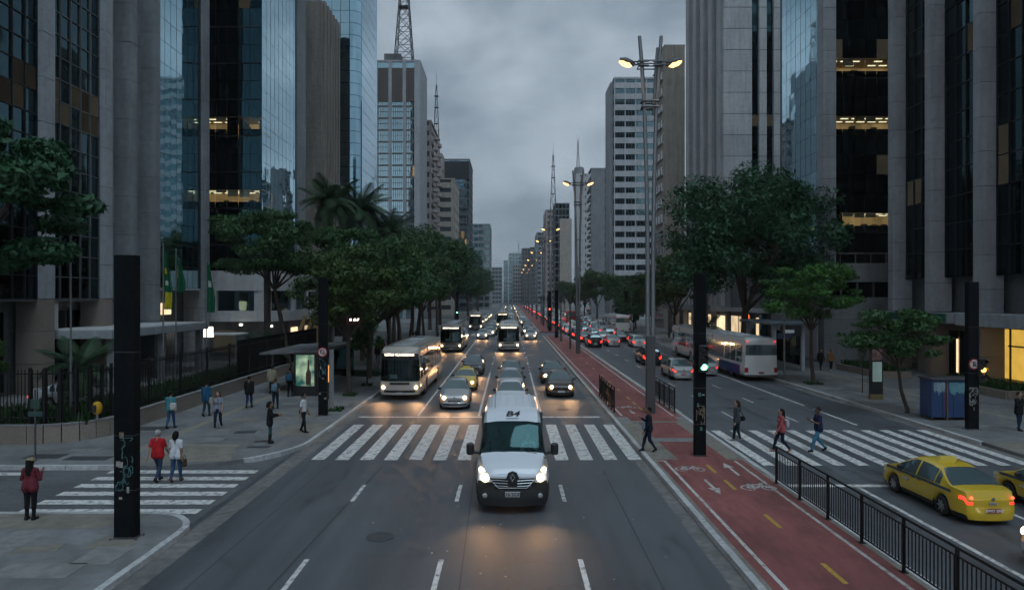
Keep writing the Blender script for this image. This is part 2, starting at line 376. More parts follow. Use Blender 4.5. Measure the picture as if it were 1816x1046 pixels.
M['van_glass'] = mat('van_windscreen', (.035,.115,.115), .06, metal=.4, spec=.8, coat=.5)
M['black_plastic'] = mat('black_plastic', (.016,.016,.017), .5)
M['plate'] = mat('number_plate', (.42,.42,.43), .5)
M['plate_red'] = mat('red_number_plate', (.25,.012,.02), .5)
M['ink'] = mat('black_ink', (.008,.008,.01), .5)
M['white_ink'] = mat('white_ink', (.75,.75,.75), .5)
M['chrome'] = mat('chrome', (.62,.63,.64), .15, metal=1)
M['bark'] = mat('bark', (.062,.047,.037), .9, var=.35, vscale=9, bump=.7, bscale=14)
M['palm_bark'] = mat('palm_bark', (.10,.088,.075), .9, var=.3, vscale=7, bump=.6, bscale=12)
M['leaf'] = leaf_mat('leaf_green', (.008,.036,.012), (.050,.130,.028))
M['leaf_dark'] = leaf_mat('leaf_dark_green', (.006,.034,.016), (.036,.128,.050))
M['leaf_bright'] = leaf_mat('leaf_bright_green', (.012,.056,.010), (.066,.185,.026))
M['leaf_olive'] = leaf_mat('leaf_olive', (.010,.034,.009), (.070,.118,.024))
M['palm_leaf'] = leaf_mat('palm_leaf', (.014,.042,.020), (.052,.105,.045))
M['grass'] = leaf_mat('grass_blades', (.008,.034,.008), (.030,.085,.018))
M['soil'] = mat('planter_soil', (.03,.04,.02), .95, var=.3)
def paint(name, col, rough=.3, metal=.3): return mat('paint_' + name, col, rough, metal=metal, coat=.5)
for _k in ('lit','lit_dim','lit_lamp','lobby','shop','tail_dim'): M[_k].cycles.emission_sampling = 'NONE'
P = {k: paint(k, c, metal=m_) for k, c, m_ in (('silver', (.38,.385,.39), .55), ('white', (.56,.58,.60), .0), ('black', (.015,.015,.017), .2),
     ('graphite', (.055,.058,.062), .4), ('taxi', (.58,.40,.025), .0), ('brown', (.045,.030,.024), .3), ('red', (.24,.015,.015), .1),
     ('navy', (.022,.04,.085), .3), ('gold', (.26,.19,.075), .4), ('cream', (.45,.41,.36), .0), ('busgrey', (.20,.175,.15), .1), ('vanwhite', (.62,.66,.71), .0), ('buswhite', (.62,.63,.63), .0))}
# ---------------------------------------------------------------- ground, roads, pavements
XL, XM0, XM1, XR = -8.3, 5.15, 8.75, 19.5            # kerb lines: pavement | carriageway | median | carriageway | pavement
tag(MB().quad((-1600,-60,-.03),(1600,-60,-.03),(1600,2300,-.03),(-1600,2300,-.03)).build('ground', M['asphalt_old']), kind='structure')
road = tag(MB().quad((XL-.3,-25,0),(XR+.3,-25,0),(XR+.3,1500,0),(XL-.3,1500,0)).build('road', M['asphalt']), kind='structure')
side = tag(MB().quad((-120,18.2,-.004),(XL-.3,18.2,-.004),(XL-.3,25.2,-.004),(-120,25.2,-.004)).build('side_street', M['asphalt_old']), kind='structure')
cross2 = tag(MB().quad((-120,107.5,-.004),(XL-.3,107.5,-.004),(XL-.3,119.5,-.004),(-120,119.5,-.004)).build('far_side_street', M['asphalt_old']), kind='structure')
g = MB()
for (a, b, y0, y1) in ((XL, XL+.55, 28.5, 107), (XL-.05, XL+.55, -25, 28.5), (XM0-.5, XM0, -25, 107), (XM0-.45, XM0, 117, 700), (XM1, XM1+.22, -25, 107), (XR-.5, XR, -25, 300)):
    g.quad((a,y0,.004),(b,y0,.004),(b,y1,.004),(a,y1,.004))
tag(g.build('gutter', M['gutter']), kind='structure')

def arc(cx, cy_, r, a0, a1, n=9): return [(cx + r*math.cos(R(a0+(a1-a0)*i/n)), cy_ + r*math.sin(R(a0+(a1-a0)*i/n))) for i in range(n+1)]
KT = .14
cornerA = arc(-12.6, 28.5, 4.3, -90, 0)                # corner beyond the side street
cornerB = arc(-9.9, 17.4, 1.5, 90, 0)                  # corner on the near side
left_poly = [(-120, 24.2)] + cornerA + [(XL, 107), (-120, 107)]
def walk(name, poly, label=None):
    return tag(MB().prism(poly, -.02, KT).build(name, M['walk']), kind='structure')
walk_l = walk('pavement_left', left_poly)
walk_n = walk('pavement_near', [(-120,-25),(XL-.1,-25)] + [(p[0]-.1, p[1]) for p in cornerB[::-1]] + [(-120,18.9)])
walk_f = walk('pavement_left_far', [(-120,120),(XL,120),(XL,1500),(-120,1500)])
walk_r = walk('pavement_right', [(XR,-25),(140,-25),(140,1500),(XR,1500)])
med_poly = [(XM0,-25),(XM1,-25),(XM1,106.5),((XM0+XM1)/2,108.2),(XM0,106.5)]
median = tag(MB().prism(med_poly, -.02, KT).build('median', M['walk_warm']), kind='structure')
median2 = tag(MB().prism([(XM0,118),(XM1,118),(XM1,1500),(XM0,1500)], -.02, KT).build('median_far', M['red_lane']), kind='structure')

def kerb(name, path, w=.17, top=.152, stone=1.15, lim=62, mt='kerb'):
    """kerb stones along a line; each stone within lim metres is a piece of its own"""
    root = thing(name, world=False); tag(root, kind='structure')
    rest = MB()
    for (a, b) in zip(path, path[1:]):
        a = Vector(a); b = Vector(b); d = (b-a).length; n = max(1, round(d/stone)); ang = math.atan2(b.y-a.y, b.x-a.x)
        if n == 1: n = 1
        for i in range(n):
            p = a + (b-a)*((i+.5)/n)
            L_ = d/n - .014
            if p.y < lim and p.y > 9:
                ob('kerb_stone', unit_mesh(M[mt]), root, loc=(p.x + rnd.uniform(-.008,.008), p.y, (top-.05)/2 + rnd.uniform(-.006,.004)), scale=(L_, w, top+.05), rot=(0,0,ang+rnd.uniform(-.004,.004)))
            elif p.y > 9:
                c, s_ = math.cos(ang), math.sin(ang); h = L_/2
                def q(u, v, z): return (p.x + u*c - v*s_, p.y + u*s_ + v*c, z)
                rest.add([q(-h,-w/2,-.02),q(h,-w/2,-.02),q(h,w/2,-.02),q(-h,w/2,-.02),q(-h,-w/2,top),q(h,-w/2,top),q(h,w/2,top),q(-h,w/2,top)],
                     [(4,5,6,7),(0,1,5,4),(1,2,6,5),(2,3,7,6),(3,0,4,7)])
    if rest.v: rest.build('kerb_run', M[mt], root)
    return root
k1 = [(-40,24.2),(-13.6,24.2)]
kerb('kerb_left_corner', [(-34,24.2),(-13.4,24.2)])
kerb('kerb_left', cornerA[4:] + [(XL,107)])
kerb('kerb_near_corner', [(-34,18.9),(-9.9,18.9)] + cornerB[1:] + [(XL-.1, 8)])
kerb('kerb_median_left', [(XM0, 8),(XM0,106.5)])
kerb('kerb_median_right', [(XM1, 8),(XM1,106.5)])
kerb('kerb_right', [(XR, 28.2),(XR,300)])
kerb('kerb_right_near', [(XR, 12),(XR,24.6)])
kerb('kerb_far_left', [(XL,120),(XL,300)], stone=3)
kerb('kerb_far_median', [(XM0,118),(XM0,400)], stone=3)
# ramps and patches, laid as thin sheets on the pavement
def sheet(name, parent, poly, z, m): 
    return MB().add([(x,y,z) for x,y in poly], [tuple(range(len(poly)))]).build(name, m, parent)
def rect(x0, x1, y0, y1): return [(x0,y0),(x1,y0),(x1,y1),(x0,y1)]
sheet('ramp', walk_l, [(-13.9,24.35),(-10.2,24.95),(-10.9,27.2),(-13.2,27.3)], KT+.004, M['walk_warm'])
sheet('ramp', walk_l, [(-8.5,29.2),(-8.5,32.4),(-10.3,32.0),(-10.3,29.6)], KT+.004, M['walk_warm'])
sheet('tactile_strip', walk_l, rect(-14.65,-14.30,25.4,106), KT+.004, M['tactile'])
sheet('tactile_strip', walk_l, [(-14.3,27.45),(-14.3,27.75),(-10.9,27.6),(-10.9,27.3)], KT+.005, M['tactile'])
sheet('tactile_strip', walk_r, rect(24.55,24.9,8,300), KT+.004, M['tactile'])
sheet('ramp', walk_r, [(19.6,24.7),(22.3,25.2),(22.3,28.0),(19.6,28.1)], KT+.004, M['walk_warm'])
sheet('ramp', walk_n, [(-14.8,18.8),(-9.9,18.8),(-10.6,17.6),(-14.2,17.6)], KT+.004, M['walk_warm'])
sheet('tactile_strip', walk_n, [(-12.6,17.5),(-11.7,17.5),(-11.9,12),(-12.8,12)], KT+.005, M['walk_light'])
for (x, y, sx, sy, a, mm) in ((-12.4,28.6,.85,.75,.05,'walk_light'),(-13.0,30.6,.9,.5,.1,'walk_light'),(-11.3,32.6,1.1,.6,.0,'walk_light'),(-10.2,36.5,1.3,.7,0,'walk_light'),
      (-12.3,38.2,.9,.8,0,'walk_light'),(-16.3,31.0,1.5,.8,0,'walk_dark'),(-16.2,31.9,1.4,.6,0,'walk_light'),(-11.7,30.2,.9,.6,.2,'walk_dark'),(-10.2,28.3,.7,.4,.3,'walk_dark'),
      (-10.0,27.2,.9,.32,.1,'walk_dark'),(-17.4,25.6,1.3,.7,0,'walk_dark'),(-15.6,25.3,1.6,.6,0,'walk_dark'),(-16.6,26.6,1.2,.5,0,'walk_light'),(-20.6,25.2,1.7,1.0,0,'walk_light'),
      (-10.3,14.9,1.7,.8,0,'walk_light'),(-9.4,15.8,.9,1.1,0,'walk_light'),(-12.2,13.7,2.6,1.0,0,'walk_dark'),(-9.6,16.6,1.0,.8,0,'walk_warm'),(-11.2,16.2,1.0,.5,.2,'walk_warm'),(-12.3,15.2,.9,.9,.1,'walk_warm'),
      (-12.9,33.2,1.1,.9,0,'walk_warm'),(-9.9,34.4,.8,.8,0,'walk_warm'),(-10.6,41.0,1.5,.8,0,'walk_light'),(-9.6,38.0,1.3,1.0,0,'walk_light'),(-13.3,46,1.2,.9,0,'walk_light'),
      (21.6,31.6,1.0,.6,0,'walk_light'),(22.6,36.0,1.2,.8,0,'walk_light'),(21.0,44.6,1.6,.7,0,'walk_light'),(23.3,40.3,1.1,.9,0,'walk_warm'),(27.0,34.2,1.1,.7,0,'walk_dark'),(22.7,48,1.3,.8,0,'walk_light')):
    c, s_ = math.cos(a), math.sin(a); par = walk_r if x > 0 else (walk_n if y < 19 else walk_l)
    P4 = [(x + u*sx/2*c - v*sy/2*s_, y + u*sx/2*s_ + v*sy/2*c) for u, v in ((-1,-1),(1,-1),(1,1),(-1,1))]
    nm = {'walk_dark': 'manhole_cover'}.get(mm, 'paving_slab')
    MB().prism(P4, KT-.02, KT+(.009 if mm != 'walk_warm' else .007)).build(nm, M[mm], par)
# pavement joints as recessed-looking slab rows: every slab near the camera is a slab of its own
for (x0, x1, y0, y1, par, dx, dy) in ((-13.9,-8.6,33.2,58,walk_l,1.75,1.75),(20.0,24.4,29.0,52,walk_r,1.45,1.6),(25.0,28.8,29.0,60,walk_r,1.9,1.9)):
    ny = int((y1-y0)/dy); nx = max(1, int((x1-x0)/dx)); dx = (x1-x0)/nx
    for i in range(nx):
        for j in range(ny):
            a, b = x0+i*dx+.012, y0+j*dy+.012
            piece('paving_slab', par, M['walk_p%d' % rnd.choice((0,0,1,1,2))] if 'walk_p0' in M else M['walk'], a, a+dx-.024, b, b+dy-.024, KT-.02, KT+.003+rnd.uniform(0,.002))
# cycle path on the median
sheet('cycle_surface', median, rect(XM0+.22,XM1-.22,-20,25.1), KT+.004, M['red_lane'])
sheet('cycle_surface', median, [(6.2,25.1),(8.0,25.1),(7.9,32.5),(6.1,32.5)], KT+.005, M['red_lane'])
sheet('cycle_surface', median, rect(XM0+.22,XM1-.22,32.9,106), KT+.004, M['red_lane'])
sheet('crossing_slab', median, rect(6.0,8.2,28.2,28.9), KT+.009, M['walk_light'])
sheet('crossing_slab', median, rect(XM0+.12,5.85,32.3,34.0), KT+.008, M['walk_light'])
sheet('crossing_slab', median, rect(8.2,8.62,32.3,34.0), KT+.008, M['walk_light'])
for x in (5.64, 8.2):
    sheet('cycle_edge_line', median, rect(x-.05,x+.05,-20,24.9), KT+.009, M['paint_dull'])
    sheet('cycle_edge_line', median, rect(x-.05,x+.05,34.3,105.5), KT+.009, M['paint_dull'])
sheet('cycle_edge_line', median, rect(5.3,5.59,24.82,24.92), KT+.009, M['paint_dull'])
for y in (11.3,14.75,18.2,21.7,23.75,36.6,38.4,40.4,44,48,52,57,62,67,72):
    sheet('centre_dash', median, rect(6.94,7.06,y-.55,y+.55), KT+.009, M['yellow_paint'])
def bike(cx, cy_, s, parent, flip=1):
    """painted bicycle: two wheels, frame, handlebar"""
    def P_(u, v): return (cx + u*s, cy_ + v*s*1.25*flip)
    b = MB(); z = KT+.009
    def line(p, q, w=.045):
        p = Vector(p); q = Vector(q); d = (q-p).normalized(); n_ = Vector((-d.y, d.x))*w*s/.62
        b.quad((*(p+n_), z), (*(p-n_), z), (*(q-n_), z), (*(q+n_), z))
    for u in (-.5, .5):
        N = 18
        for i in range(N):
            a0, a1 = 2*math.pi*i/N, 2*math.pi*(i+1)/N
            def rr(r, a): x, y = P_(u + r*math.cos(a), -.12 + r*math.sin(a)); return (x, y, z)
            b.quad(rr(.34,a0), rr(.34,a1), rr(.26,a1), rr(.26,a0))
    A, B, C_, D, E = P_(-.5,-.12), P_(-.1,-.15), P_(-.22,.32), P_(.32,.3), P_(.5,-.12)
    for p, q in ((A,B),(B,C_),(C_,D),(D,E),(B,D),(A,C_),(P_(-.36,.36),P_(-.1,.36)),(D,P_(.28,.46)),(P_(.28,.46),P_(.48,.48))): line(p, q)
    return b.build('bicycle_symbol', M['paint_dull'], parent)
bike(6.25, 23.75, .62, median); bike(7.78, 21.45, .66, median); bike(6.3, 37.0, .6, median)
def arrow(cx, cy_, L_, parent, d=1):
    z = KT+.009
    sheet('direction_arrow', parent, [(cx-.05,cy_-d*L_/2),(cx+.05,cy_-d*L_/2),(cx+.05,cy_+d*L_*.1),(cx+.19,cy_+d*L_*.1),(cx,cy_+d*L_/2),(cx-.19,cy_+d*L_*.1),(cx-.05,cy_+d*L_*.1)][::d], z, M['paint_dull'])
arrow(7.68, 23.7, 1.7, median, 1); arrow(6.38, 21.5, 1.7, median, -1); arrow(6.35, 35.5, 1.2, median, -1)
# lane paint
def mark(name, x0, x1, y0, y1, par=None, m='paint'): return sheet(name, par or road, rect(x0,x1,y0,y1), .008, M[m])
for x in (-4.72,-1.59,1.64):
    for (a, b) in ((8.2,10.0),(14.1,15.9),(20.4,22.2)): mark('lane_dash', x-.06, x+.06, a, b)
    mark('lane_line', x-.06, x+.06, 35.1, 55.5 if x > -4 else 104)
    y = 62
    while x > -4 and y < 104: mark('lane_dash', x-.06, x+.06, y, y+1.8); y += 6.2
for i, x in enumerate((-1.59, 1.64)):
    for k in range(7): MB().lathe([(.09,0),(.07,.03),(.03,.035)], (x+.02*k, 57.0+2.3*k, .004), n=8).build('road_stud', M['paint'], road)
mark('stop_line', -7.7, 4.6, 34.6, 34.95); mark('stop_line', -7.7, 4.6, 106.4, 107.0); mark('stop_line', 10.9, 19.0, 21.95, 22.25); mark('stop_line', 8.98, 10.9, 21.95, 22.25)
for i in range(14):
    x = -7.47 + i*.918; mark('zebra_stripe', x, x+.5, 25.6 + rnd.uniform(-.05,.05), 32.7)
for i in range(12):
    x = 9.2 + i*.86; mark('zebra_stripe', x, x+.42, 24.75, 31.3 + rnd.uniform(-.05,.1))
for i in range(6):
    y = 19.25 + i*.885; sheet('zebra_stripe', side, rect(-14.0,-8.85,y,y+.43), .002, M['paint'])
sheet('stop_line', side, rect(-18.5,-16.5,23.4,23.8), .002, M['paint'])
for i in range(11):
    x = -7.3 + i*1.1; mark('zebra_stripe', x, x+.55, 109.5, 113.5)
mark('lane_line', 11.12, 11.26, 6, 21.9)
mark('lane_line', 14.1, 14.22, 6, 21.9)
for x in (11.3, 14.1):
    y = 33.4 if x > 12 else 34.5
    while y < 106: mark('lane_dash', x-.05, x+.05, y, y+1.9); y += 6.1
mark('bus_lane_line', 16.5, 16.64, 32.6, 37.2); mark('bus_lane_line', 16.5, 16.64, 38.4, 104)
mark('lane_line', XM1+.25, XM1+.34, 36, 106)
for (x0, x1, y0, y1) in ((1.9,3.0,38.5,58),):
    sheet('asphalt_patch', road, rect(x0,x1,y0,y1), .003, M['asphalt_old'])
for (x0, y0, x1, y1, w) in ((-5.1,13.2,-4.6,24.6,.03),(-1.0,11,-1.25,25.2,.014),(3.2,12,3.3,24,.018),(-6.9,9,-6.6,25,.014),(12.9,34,13.2,60,.04),(16.0,33,15.8,50,.04)):
    sheet('tar_seam', road, [(x0-w,y0),(x0+w,y0),(x1+w,y1),(x1-w,y1)], .0045, M['walk_dark'])
for (x, y) in ((-3.3,17.4),(2.9,37.2),(12.2,37.5),(-6.2,36.6),(15.2,41)):
    MB().lathe([(.36,0),(.36,.006),(.30,.008),(.01,.008)], (x,y,.003), n=24).build('manhole_cover', M['walk_dark'], road)
# scraps and fallen petals on the carriageway
lit = MB()
for i in range(90):
    x, y = rnd.gauss(.2, 2.4), rnd.uniform(13.5, 34); a = rnd.uniform(0, 6.3); s_ = rnd.uniform(.012,.034)
    if -7.6 < x < 4.8:
        lit.quad(*[(x + s_*math.cos(a+q), y + s_*1.3*math.sin(a+q), .012 + .006*(q > 2)) for q in (0,1.5,3.1,4.7)])
tag(lit.build('litter', M['paint_dull']), 'scattered pale scraps and petals on the asphalt', 'litter', kind='stuff')
# ---------------------------------------------------------------- buildings
M['room_paint'] = mat('office_paint', (.55,.42,.26), .8); M['room_dark'] = mat('office_furniture', (.05,.035,.022), .7)
def zcap(Y): return CAMZ + 545*Y/F0                       # highest thing the frame shows at depth Y
def panes(root, axis, c, u0, u1, z0, z1, nu, nz, pick, out, gap=.05, th=.05, tilt=.0035, limit=290, name='pane'):
    """a curtain wall: each pane in view a piece of its own, those above the frame joined"""
    du, dz = (u1-u0)/nu, (z1-z0)/nz; rest = {}; n = 0
    for k in range(nz):
        for i in range(nu):
            a, b, q, r = u0+i*du+gap/2, u0+(i+1)*du-gap/2, z0+k*dz+gap/2, z0+(k+1)*dz-gap/2
            m = pick(i, k); dep = c if axis == 'y' else 0
            Yd = (a+b)/2 if axis == 'y' else c
            f0, f1 = (c-th, c) if out > 0 else (c, c+th)
            if q < zcap(Yd) and n < limit:
                t = (rnd.gauss(0,tilt), rnd.gauss(0,tilt)); n += 1
                if m is M['lit'] and dz > 1.4:
                    zc = q + (r-q)*.36
                    if axis == 'x': office_room(root, a, b, c, zc, r); m = M['clear']
                    if axis == 'y': piece('spandrel', root, M['black_glass'], f0, f1, a, b, q, zc-.03)
                    else: piece('spandrel', root, M['black_glass'], a, b, f0, f1, q, zc-.03)
                    q = zc
                if axis == 'y': piece(name, root, m, f0, f1, a, b, q, r, rot=(0, t[0], t[1]))
                else: piece(name, root, m, a, b, f0, f1, q, r, rot=(t[0], 0, t[1]))
            else:
                mb = rest.setdefault(m.name, (m, MB()))[1]
                mb.box(f0, f1, a, b, q, r) if axis == 'y' else mb.box(a, b, f0, f1, q, r)
    for m, mb in rest.values(): tag(mb.build('upper_glazing', m, root), kind='stuff')
def mullions(root, axis, c, u0, u1, z0, z1, nu, nz, m, out, w=.06, d=.10, skip=1, name='mullion'):
    f0, f1 = (c, c+d) if out > 0 else (c-d, c); g0, g1 = (c, c+d*.7) if out > 0 else (c-d*.7, c)
    for i in range(0, nu+1, skip):
        u = u0 + (u1-u0)*i/nu
        if axis == 'y': piece(name, root, m, f0, f1, u-w/2, u+w/2, z0, z1)
        else: piece(name, root, m, u-w/2, u+w/2, f0, f1, z0, z1)
    rest = MB()
    for k in range(nz+1):
        z = z0 + (z1-z0)*k/nz
        if z > zcap(u0 if axis == 'y' else c): 
            rest.box(g0,g1,u0,u1,z-w/2,z+w/2) if axis == 'y' else rest.box(u0,u1,g0,g1,z-w/2,z+w/2); continue
        if axis == 'y': piece('transom', root, m, g0, g1, u0, u1, z-w/2, z+w/2)
        else: piece('transom', root, m, u0, u1, g0, g1, z-w/2, z+w/2)
    if rest.v: tag(rest.build('upper_transoms', m, root), kind='stuff')
def stack(root, m, x0, x1, y0, y1, z0, z1, h=2.7, name='cladding_panel', off=0.0, jt=.02):
    """a pier clad in stacked panels with open joints over a darker core"""
    piece('core', root, M['concrete_d'], x0+.03, x1-.03, y0+.03, y1-.03, z0, z1)
    z = z0; up = MB()
    while z < z1-.1:
        t = min(z1, z + h - (off if z == z0 else 0))
        if z < zcap(y0)+h: piece(name, root, m, x0, x1, y0, y1, z+jt, t-jt)
        else: up.box(x0,x1,y0,y1,z+.012,t-.012)
        z = t
    if up.v: tag(up.build('upper_cladding', m, root), kind='stuff')
def bld(name, label, x, y): return thing(name, label, 'building', (x, y, 0), world=True)
def box(root, name, m, *b): return MB().box(*b).build(name, m, root)
def office_room(root, a, b, c, z0, z1):
    """a lit office bay behind a clear pane: back wall, ceiling, strip lamps, desk clutter"""
    piece('room_wall', root, M['lit'], a-.03, b+.03, c+2.9, c+2.95, z0-.3, z1+.03)  # back wall is emissive: lamplight on it is put into the material
    piece('room_ceiling', root, M['room_paint'], a-.03, b+.03, c+.06, c+2.9, z1+.03, z1+.08); piece('room_floor', root, M['room_paint'], a-.03, b+.03, c+.06, c+2.9, z0-.36, z0-.3)
    for d_ in (.7, 1.9):
        if rnd.random() < .7: piece('ceiling_lamp', root, M['lit_lamp'], a+.15, b-.15, c+d_, c+d_+.16, z1-.03, z1+.02)
    if rnd.random() < .7: u = rnd.uniform(a, b-.5); piece('cabinet', root, M['room_dark'], u, u+rnd.uniform(.3,.6), c+1.2, c+1.7, z0-.3, z0+rnd.uniform(.15,.6))
    if rnd.random() < .35: piece('blind', root, M['room_paint'], a+.04, b-.04, c+.08, c+.10, z1-rnd.uniform(.15,.7), z1)

# --- nearest tower on the side-street corner: dark glass between concrete piers
b = bld('office_tower', 'dark glass tower with concrete piers behind the black fence and flagpoles', -28.5, 42)
XS = -28.5; HT = 44
box(b, 'core', M['concrete_d'], -60, -30.6, 20, 64.8, 0, HT)
box(b, 'lobby_wall', M['granite'], -30.7, -30.55, 43.5, 55, 0, 5.9)
litset = {(i,k) for i in range(5) for k in (8,9) if rnd.random() < .75}
def pickA(i, k): return M['lit_dim'] if (k in (8,9) and rnd.random() < .75) else M['black_glass'] if k < 4 else M['dark_glass']
for (y0, y1) in ((30.2,35.4),(36.5,41.7),(42.8,48.0)):
    panes(b, 'y', -28.95, y0, y1, 6.0, HT, 5, 27, pickA, 1, limit=150)
    mullions(b, 'y', -28.95, y0, y1, 6.0, HT, 5, 27, M['frame_g'] if y0 > 40 else M['frame'], 1, w=.06, d=.12)
    box(b, 'soffit', M['concrete_d'], -30.6, -28.9, y0, y1, 5.85, 5.98)
for (y0, y1) in ((35.4,36.5),(41.7,42.8),(48.0,49.0)):
    stack(b, M['concrete_l'], -30.2, XS, y0, y1, 6.0, HT, 2.75, off=rnd.random())
    stack(b, M['granite'], -30.2, XS-.02, y0+.02, y1-.02, 0, 6.0, 2.0)
stack(b, M['concrete'], -29.96, XS, 51.3, 52.2, 0, HT, 2.9, off=.8); stack(b, M['concrete'], -29.8, XS, 54.9, 55.7, 0, HT, 2.9, off=1.6)
stack(b, M['concrete'], -30.55, -29.7, 49.0, 54.9, 0, HT, 2.9)
panes(b, 'y', -28.7, 55.8, 62.8, 6.9, HT, 7, 20, lambda i,k: M['mirror'], 1, tilt=.003, gap=.04)
mullions(b, 'y', -28.72, 55.8, 62.8, 6.9, HT, 7, 20, M['frame'], 1, w=.032, d=.03, name='glazing_bar')
box(b, 'soffit', M['concrete_l'], -30.6, -28.5, 55.8, 62.8, 6.7, 6.88)
piece('glazed_return', b, M['dark_glass'], -30.4, -28.75, 62.85, 63.5, 6.9, HT)
stack(b, M['concrete'], -30.4, XS, 63.6, 64.8, 0, HT, 2.75, off=.4)
# ground floor, canopy, glowing doorway
can = MB().bbox(-29.9, -25.2, 43.2, 57.2, 3.45, 4.02, .04).build('canopy', M['concrete_l'], b)
box(b, 'canopy_top', M['white_wall'], -29.8, -25.3, 43.3, 57.1, 4.02, 4.06)
for y in (44.2, 50.5, 56.6): MB().bbox(-26.0,-25.55,y-.2,y+.2,0,3.45,.03).build('canopy_pillar', M['concrete'], b)
for y in (31.5,33.6,37.4,39.5,43.4,45.2,47):
    piece('shop_window', b, M['black_glass'], -30.5, -30.4, y, y+1.5, .4, 5.2)
piece('stone_panel', b, M['white_wall'], -29.2, -29.1, 43.0, 44.0, 4.1, 5.9)
piece('doorway', b, M['shop'], -29.9, -29.85, 58.0, 60.2, 4.6, 5.6)
for i in range(9): piece('louvre', b, M['steel'], -28.6, -28.5, 55.9+i*.28, 56.0+i*.28, .8, 3.3)

# --- second tower: dark glass wall facing the camera, mirror wall along the street, white podium
b = bld('office_tower', 'tower with dark lit-floor glass end and mirror wall above the white podium', -24.7, 68)
box(b, 'core', M['frame'], -44, -24.85, 71.2, 82, 8.7, 54); box(b, 'side_core', M['frame'], -25.05, -24.85, 68.3, 71.2, 8.7, 54)
Ls = {4: .35, 8: .95, 9: .05, 14: .25}
def pickB(i, k):
    r = rnd.random()
    if k == 4: return M['lit'] if i >= 4 else M['black_glass']
    if k == 8: return M['lit'] if i >= 4 and i != 8 else M['black_glass']
    if k == 15: return M['lit_dim'] if r < .2 else M['black_glass']
    return M['dark_glass'] if i >= 9 else M['black_glass']
panes(b, 'x', 68.1, -37.5, -24.75, 7.75, 53.0, 11, 25, pickB, -1, limit=280, gap=.05)
for k in range(1, 9): piece('floor_edge', b, M['frame'], -37.5, -24.75, 68.02, 68.10, 7.7+k*3.62-.05, 7.7+k*3.62+.05)
for (z) in (15.1, 22.35):
    pass
panes(b, 'y', -24.75, 68.15, 79.3, 8.8, 54, 9, 25, lambda i,k: M['mirror'], 1, tilt=.003, gap=.04, limit=270)
mullions(b, 'y', -24.77, 68.15, 79.3, 8.8, 54, 9, 25, M['frame'], 1, w=.032, d=.03, name='glazing_bar')
stack(b, M['concrete'], -26.5, -24.5, 79.4, 82.0, 3.6, 54, 2.9)
# podium with a rounded corner
pod = [(-36,67.4),(-25.6,67.4)] + arc(-25.6, 70.6, 3.2, -90, 0, 8)[1:] + [(-22.4,90),(-36,90)]
MB().prism(pod, 3.7, 4.75).build('podium_band', M['white_wall'], b); MB().prism(pod, 6.75, 8.72).build('podium_band', M['white_wall'], b)
inner = [(x-.35 if x > -30 else x, y+.35 if y < 80 else y) for x, y in pod]
MB().prism(inner, 4.74, 6.76).build('podium_glazing', M['teal_glass'], b)
MB().prism([(x-.8 if x > -30 else x, y+.9 if y < 80 else y) for x, y in pod], 0, 3.69).build('podium_ground_floor', M['concrete_d'], b)
for (x0, x1) in ((-36,-29.0),(-25.3,-23.9)): piece('podium_pier', b, M['white_wall'], x0, x1, 67.405 if x0 < -30 else 67.6, 68.6, 4.75, 6.75)
for y in (70.9, 75.3, 79.5, 84): piece('podium_pier', b, M['white_wall'], -23.2, -22.405, y, y+.7, 4.75, 6.75)
for y in (72.2, 77, 82): piece('shop_window', b, M['shop'], -23.15, -23.1, y, y+2.2, .7, 2.9)
piece('shop_window', b, M['lit_dim'], -29.6, -27.4, 68.2, 68.28, .6, 2.8)
for (x, y, z) in ((-26.3,66.8,3.3),(-23.9,68.4,3.1),(-29.2,66.9,2.2)):
    MB().lathe([(.02,0),(.16,.03),(.18,.15),(.1,.22)], (x,y,z), n=10).build('globe_lamp', M['white_lamp'], b)
MB().bbox(-28.9,-25.4,63.6,66.6,2.55,2.68,.03).build('entrance_awning', M['white_wall'], b)
for x in (-28.6,-25.7): MB().tube([(x,64,0),(x,64,2.56)], .06).build('awning_post', M['concrete_b'], b)
piece('lit_sign', b, M['white_lamp'], -26.9, -26.1, 60.0, 60.06, 2.6, 3.5)
MB().tube([(-26.5,60.05,0),(-26.5,60.05,2.6)], .05).build('sign_post', M['steel'], b)
# slanted yellow timber screen on the forecourt
y_ = thing('timber_screen', 'slanted yellow timber beams of a shopfront behind the bus shelter', 'screen', (-20.4, 66, 0), world=True)
ywood = mat('yellow_timber', (.42,.26,.10), .7, var=.2, vscale=5)
for (x0, x1, d_) in ((-21.0,-20.2,.9),(-20.1,-19.5,.9),(-19.4,-18.9,.5),(-18.8,-18.5,-.3)):
    MB().prism([(x0,1.5),(x0+.32,1.5),(x1+.32+d_*.3,4.3),(x1+d_*.3,4.3)], 66, 66.12, 'y').build('beam', ywood, y_)
MB().box(-21.3,-18.2,65.95,66.2,.0,1.5).build('plinth', M['concrete_b'], y_)

# --- brown concrete block with fins
b = bld('office_block', 'brown concrete block with vertical fins and a strip of lit windows', -24.7, 90.3)
HF = 45.3
box(b, 'core', M['concrete_b'], -34, -25.4, 91.0, 99, 0, HF-.6)
stack(b, M['concrete_b'], -27.1, -24.9, 90.2, 91.2, 3, HF, 3.1)
stack(b, M['concrete_b'], -33.5, -28.2, 90.4, 91.2, 3, HF, 3.1)
panes(b, 'x', 90.75, -28.2, -27.1, 4, HF, 1, 24, lambda i,k: M['lit'] if k in (3,6,9,13,17,20) else M['black_glass'], -1)
for i in range(6):
    y = 91.2 + i*1.45; MB().bbox(-25.45,-24.6,y,y+.62,3,HF+.3,.03).build('fin', M['concrete_b'], b)
piece('parapet', b, M['concrete_b'], -34, -25.46, 91.2, 99, HF-.6, HF)

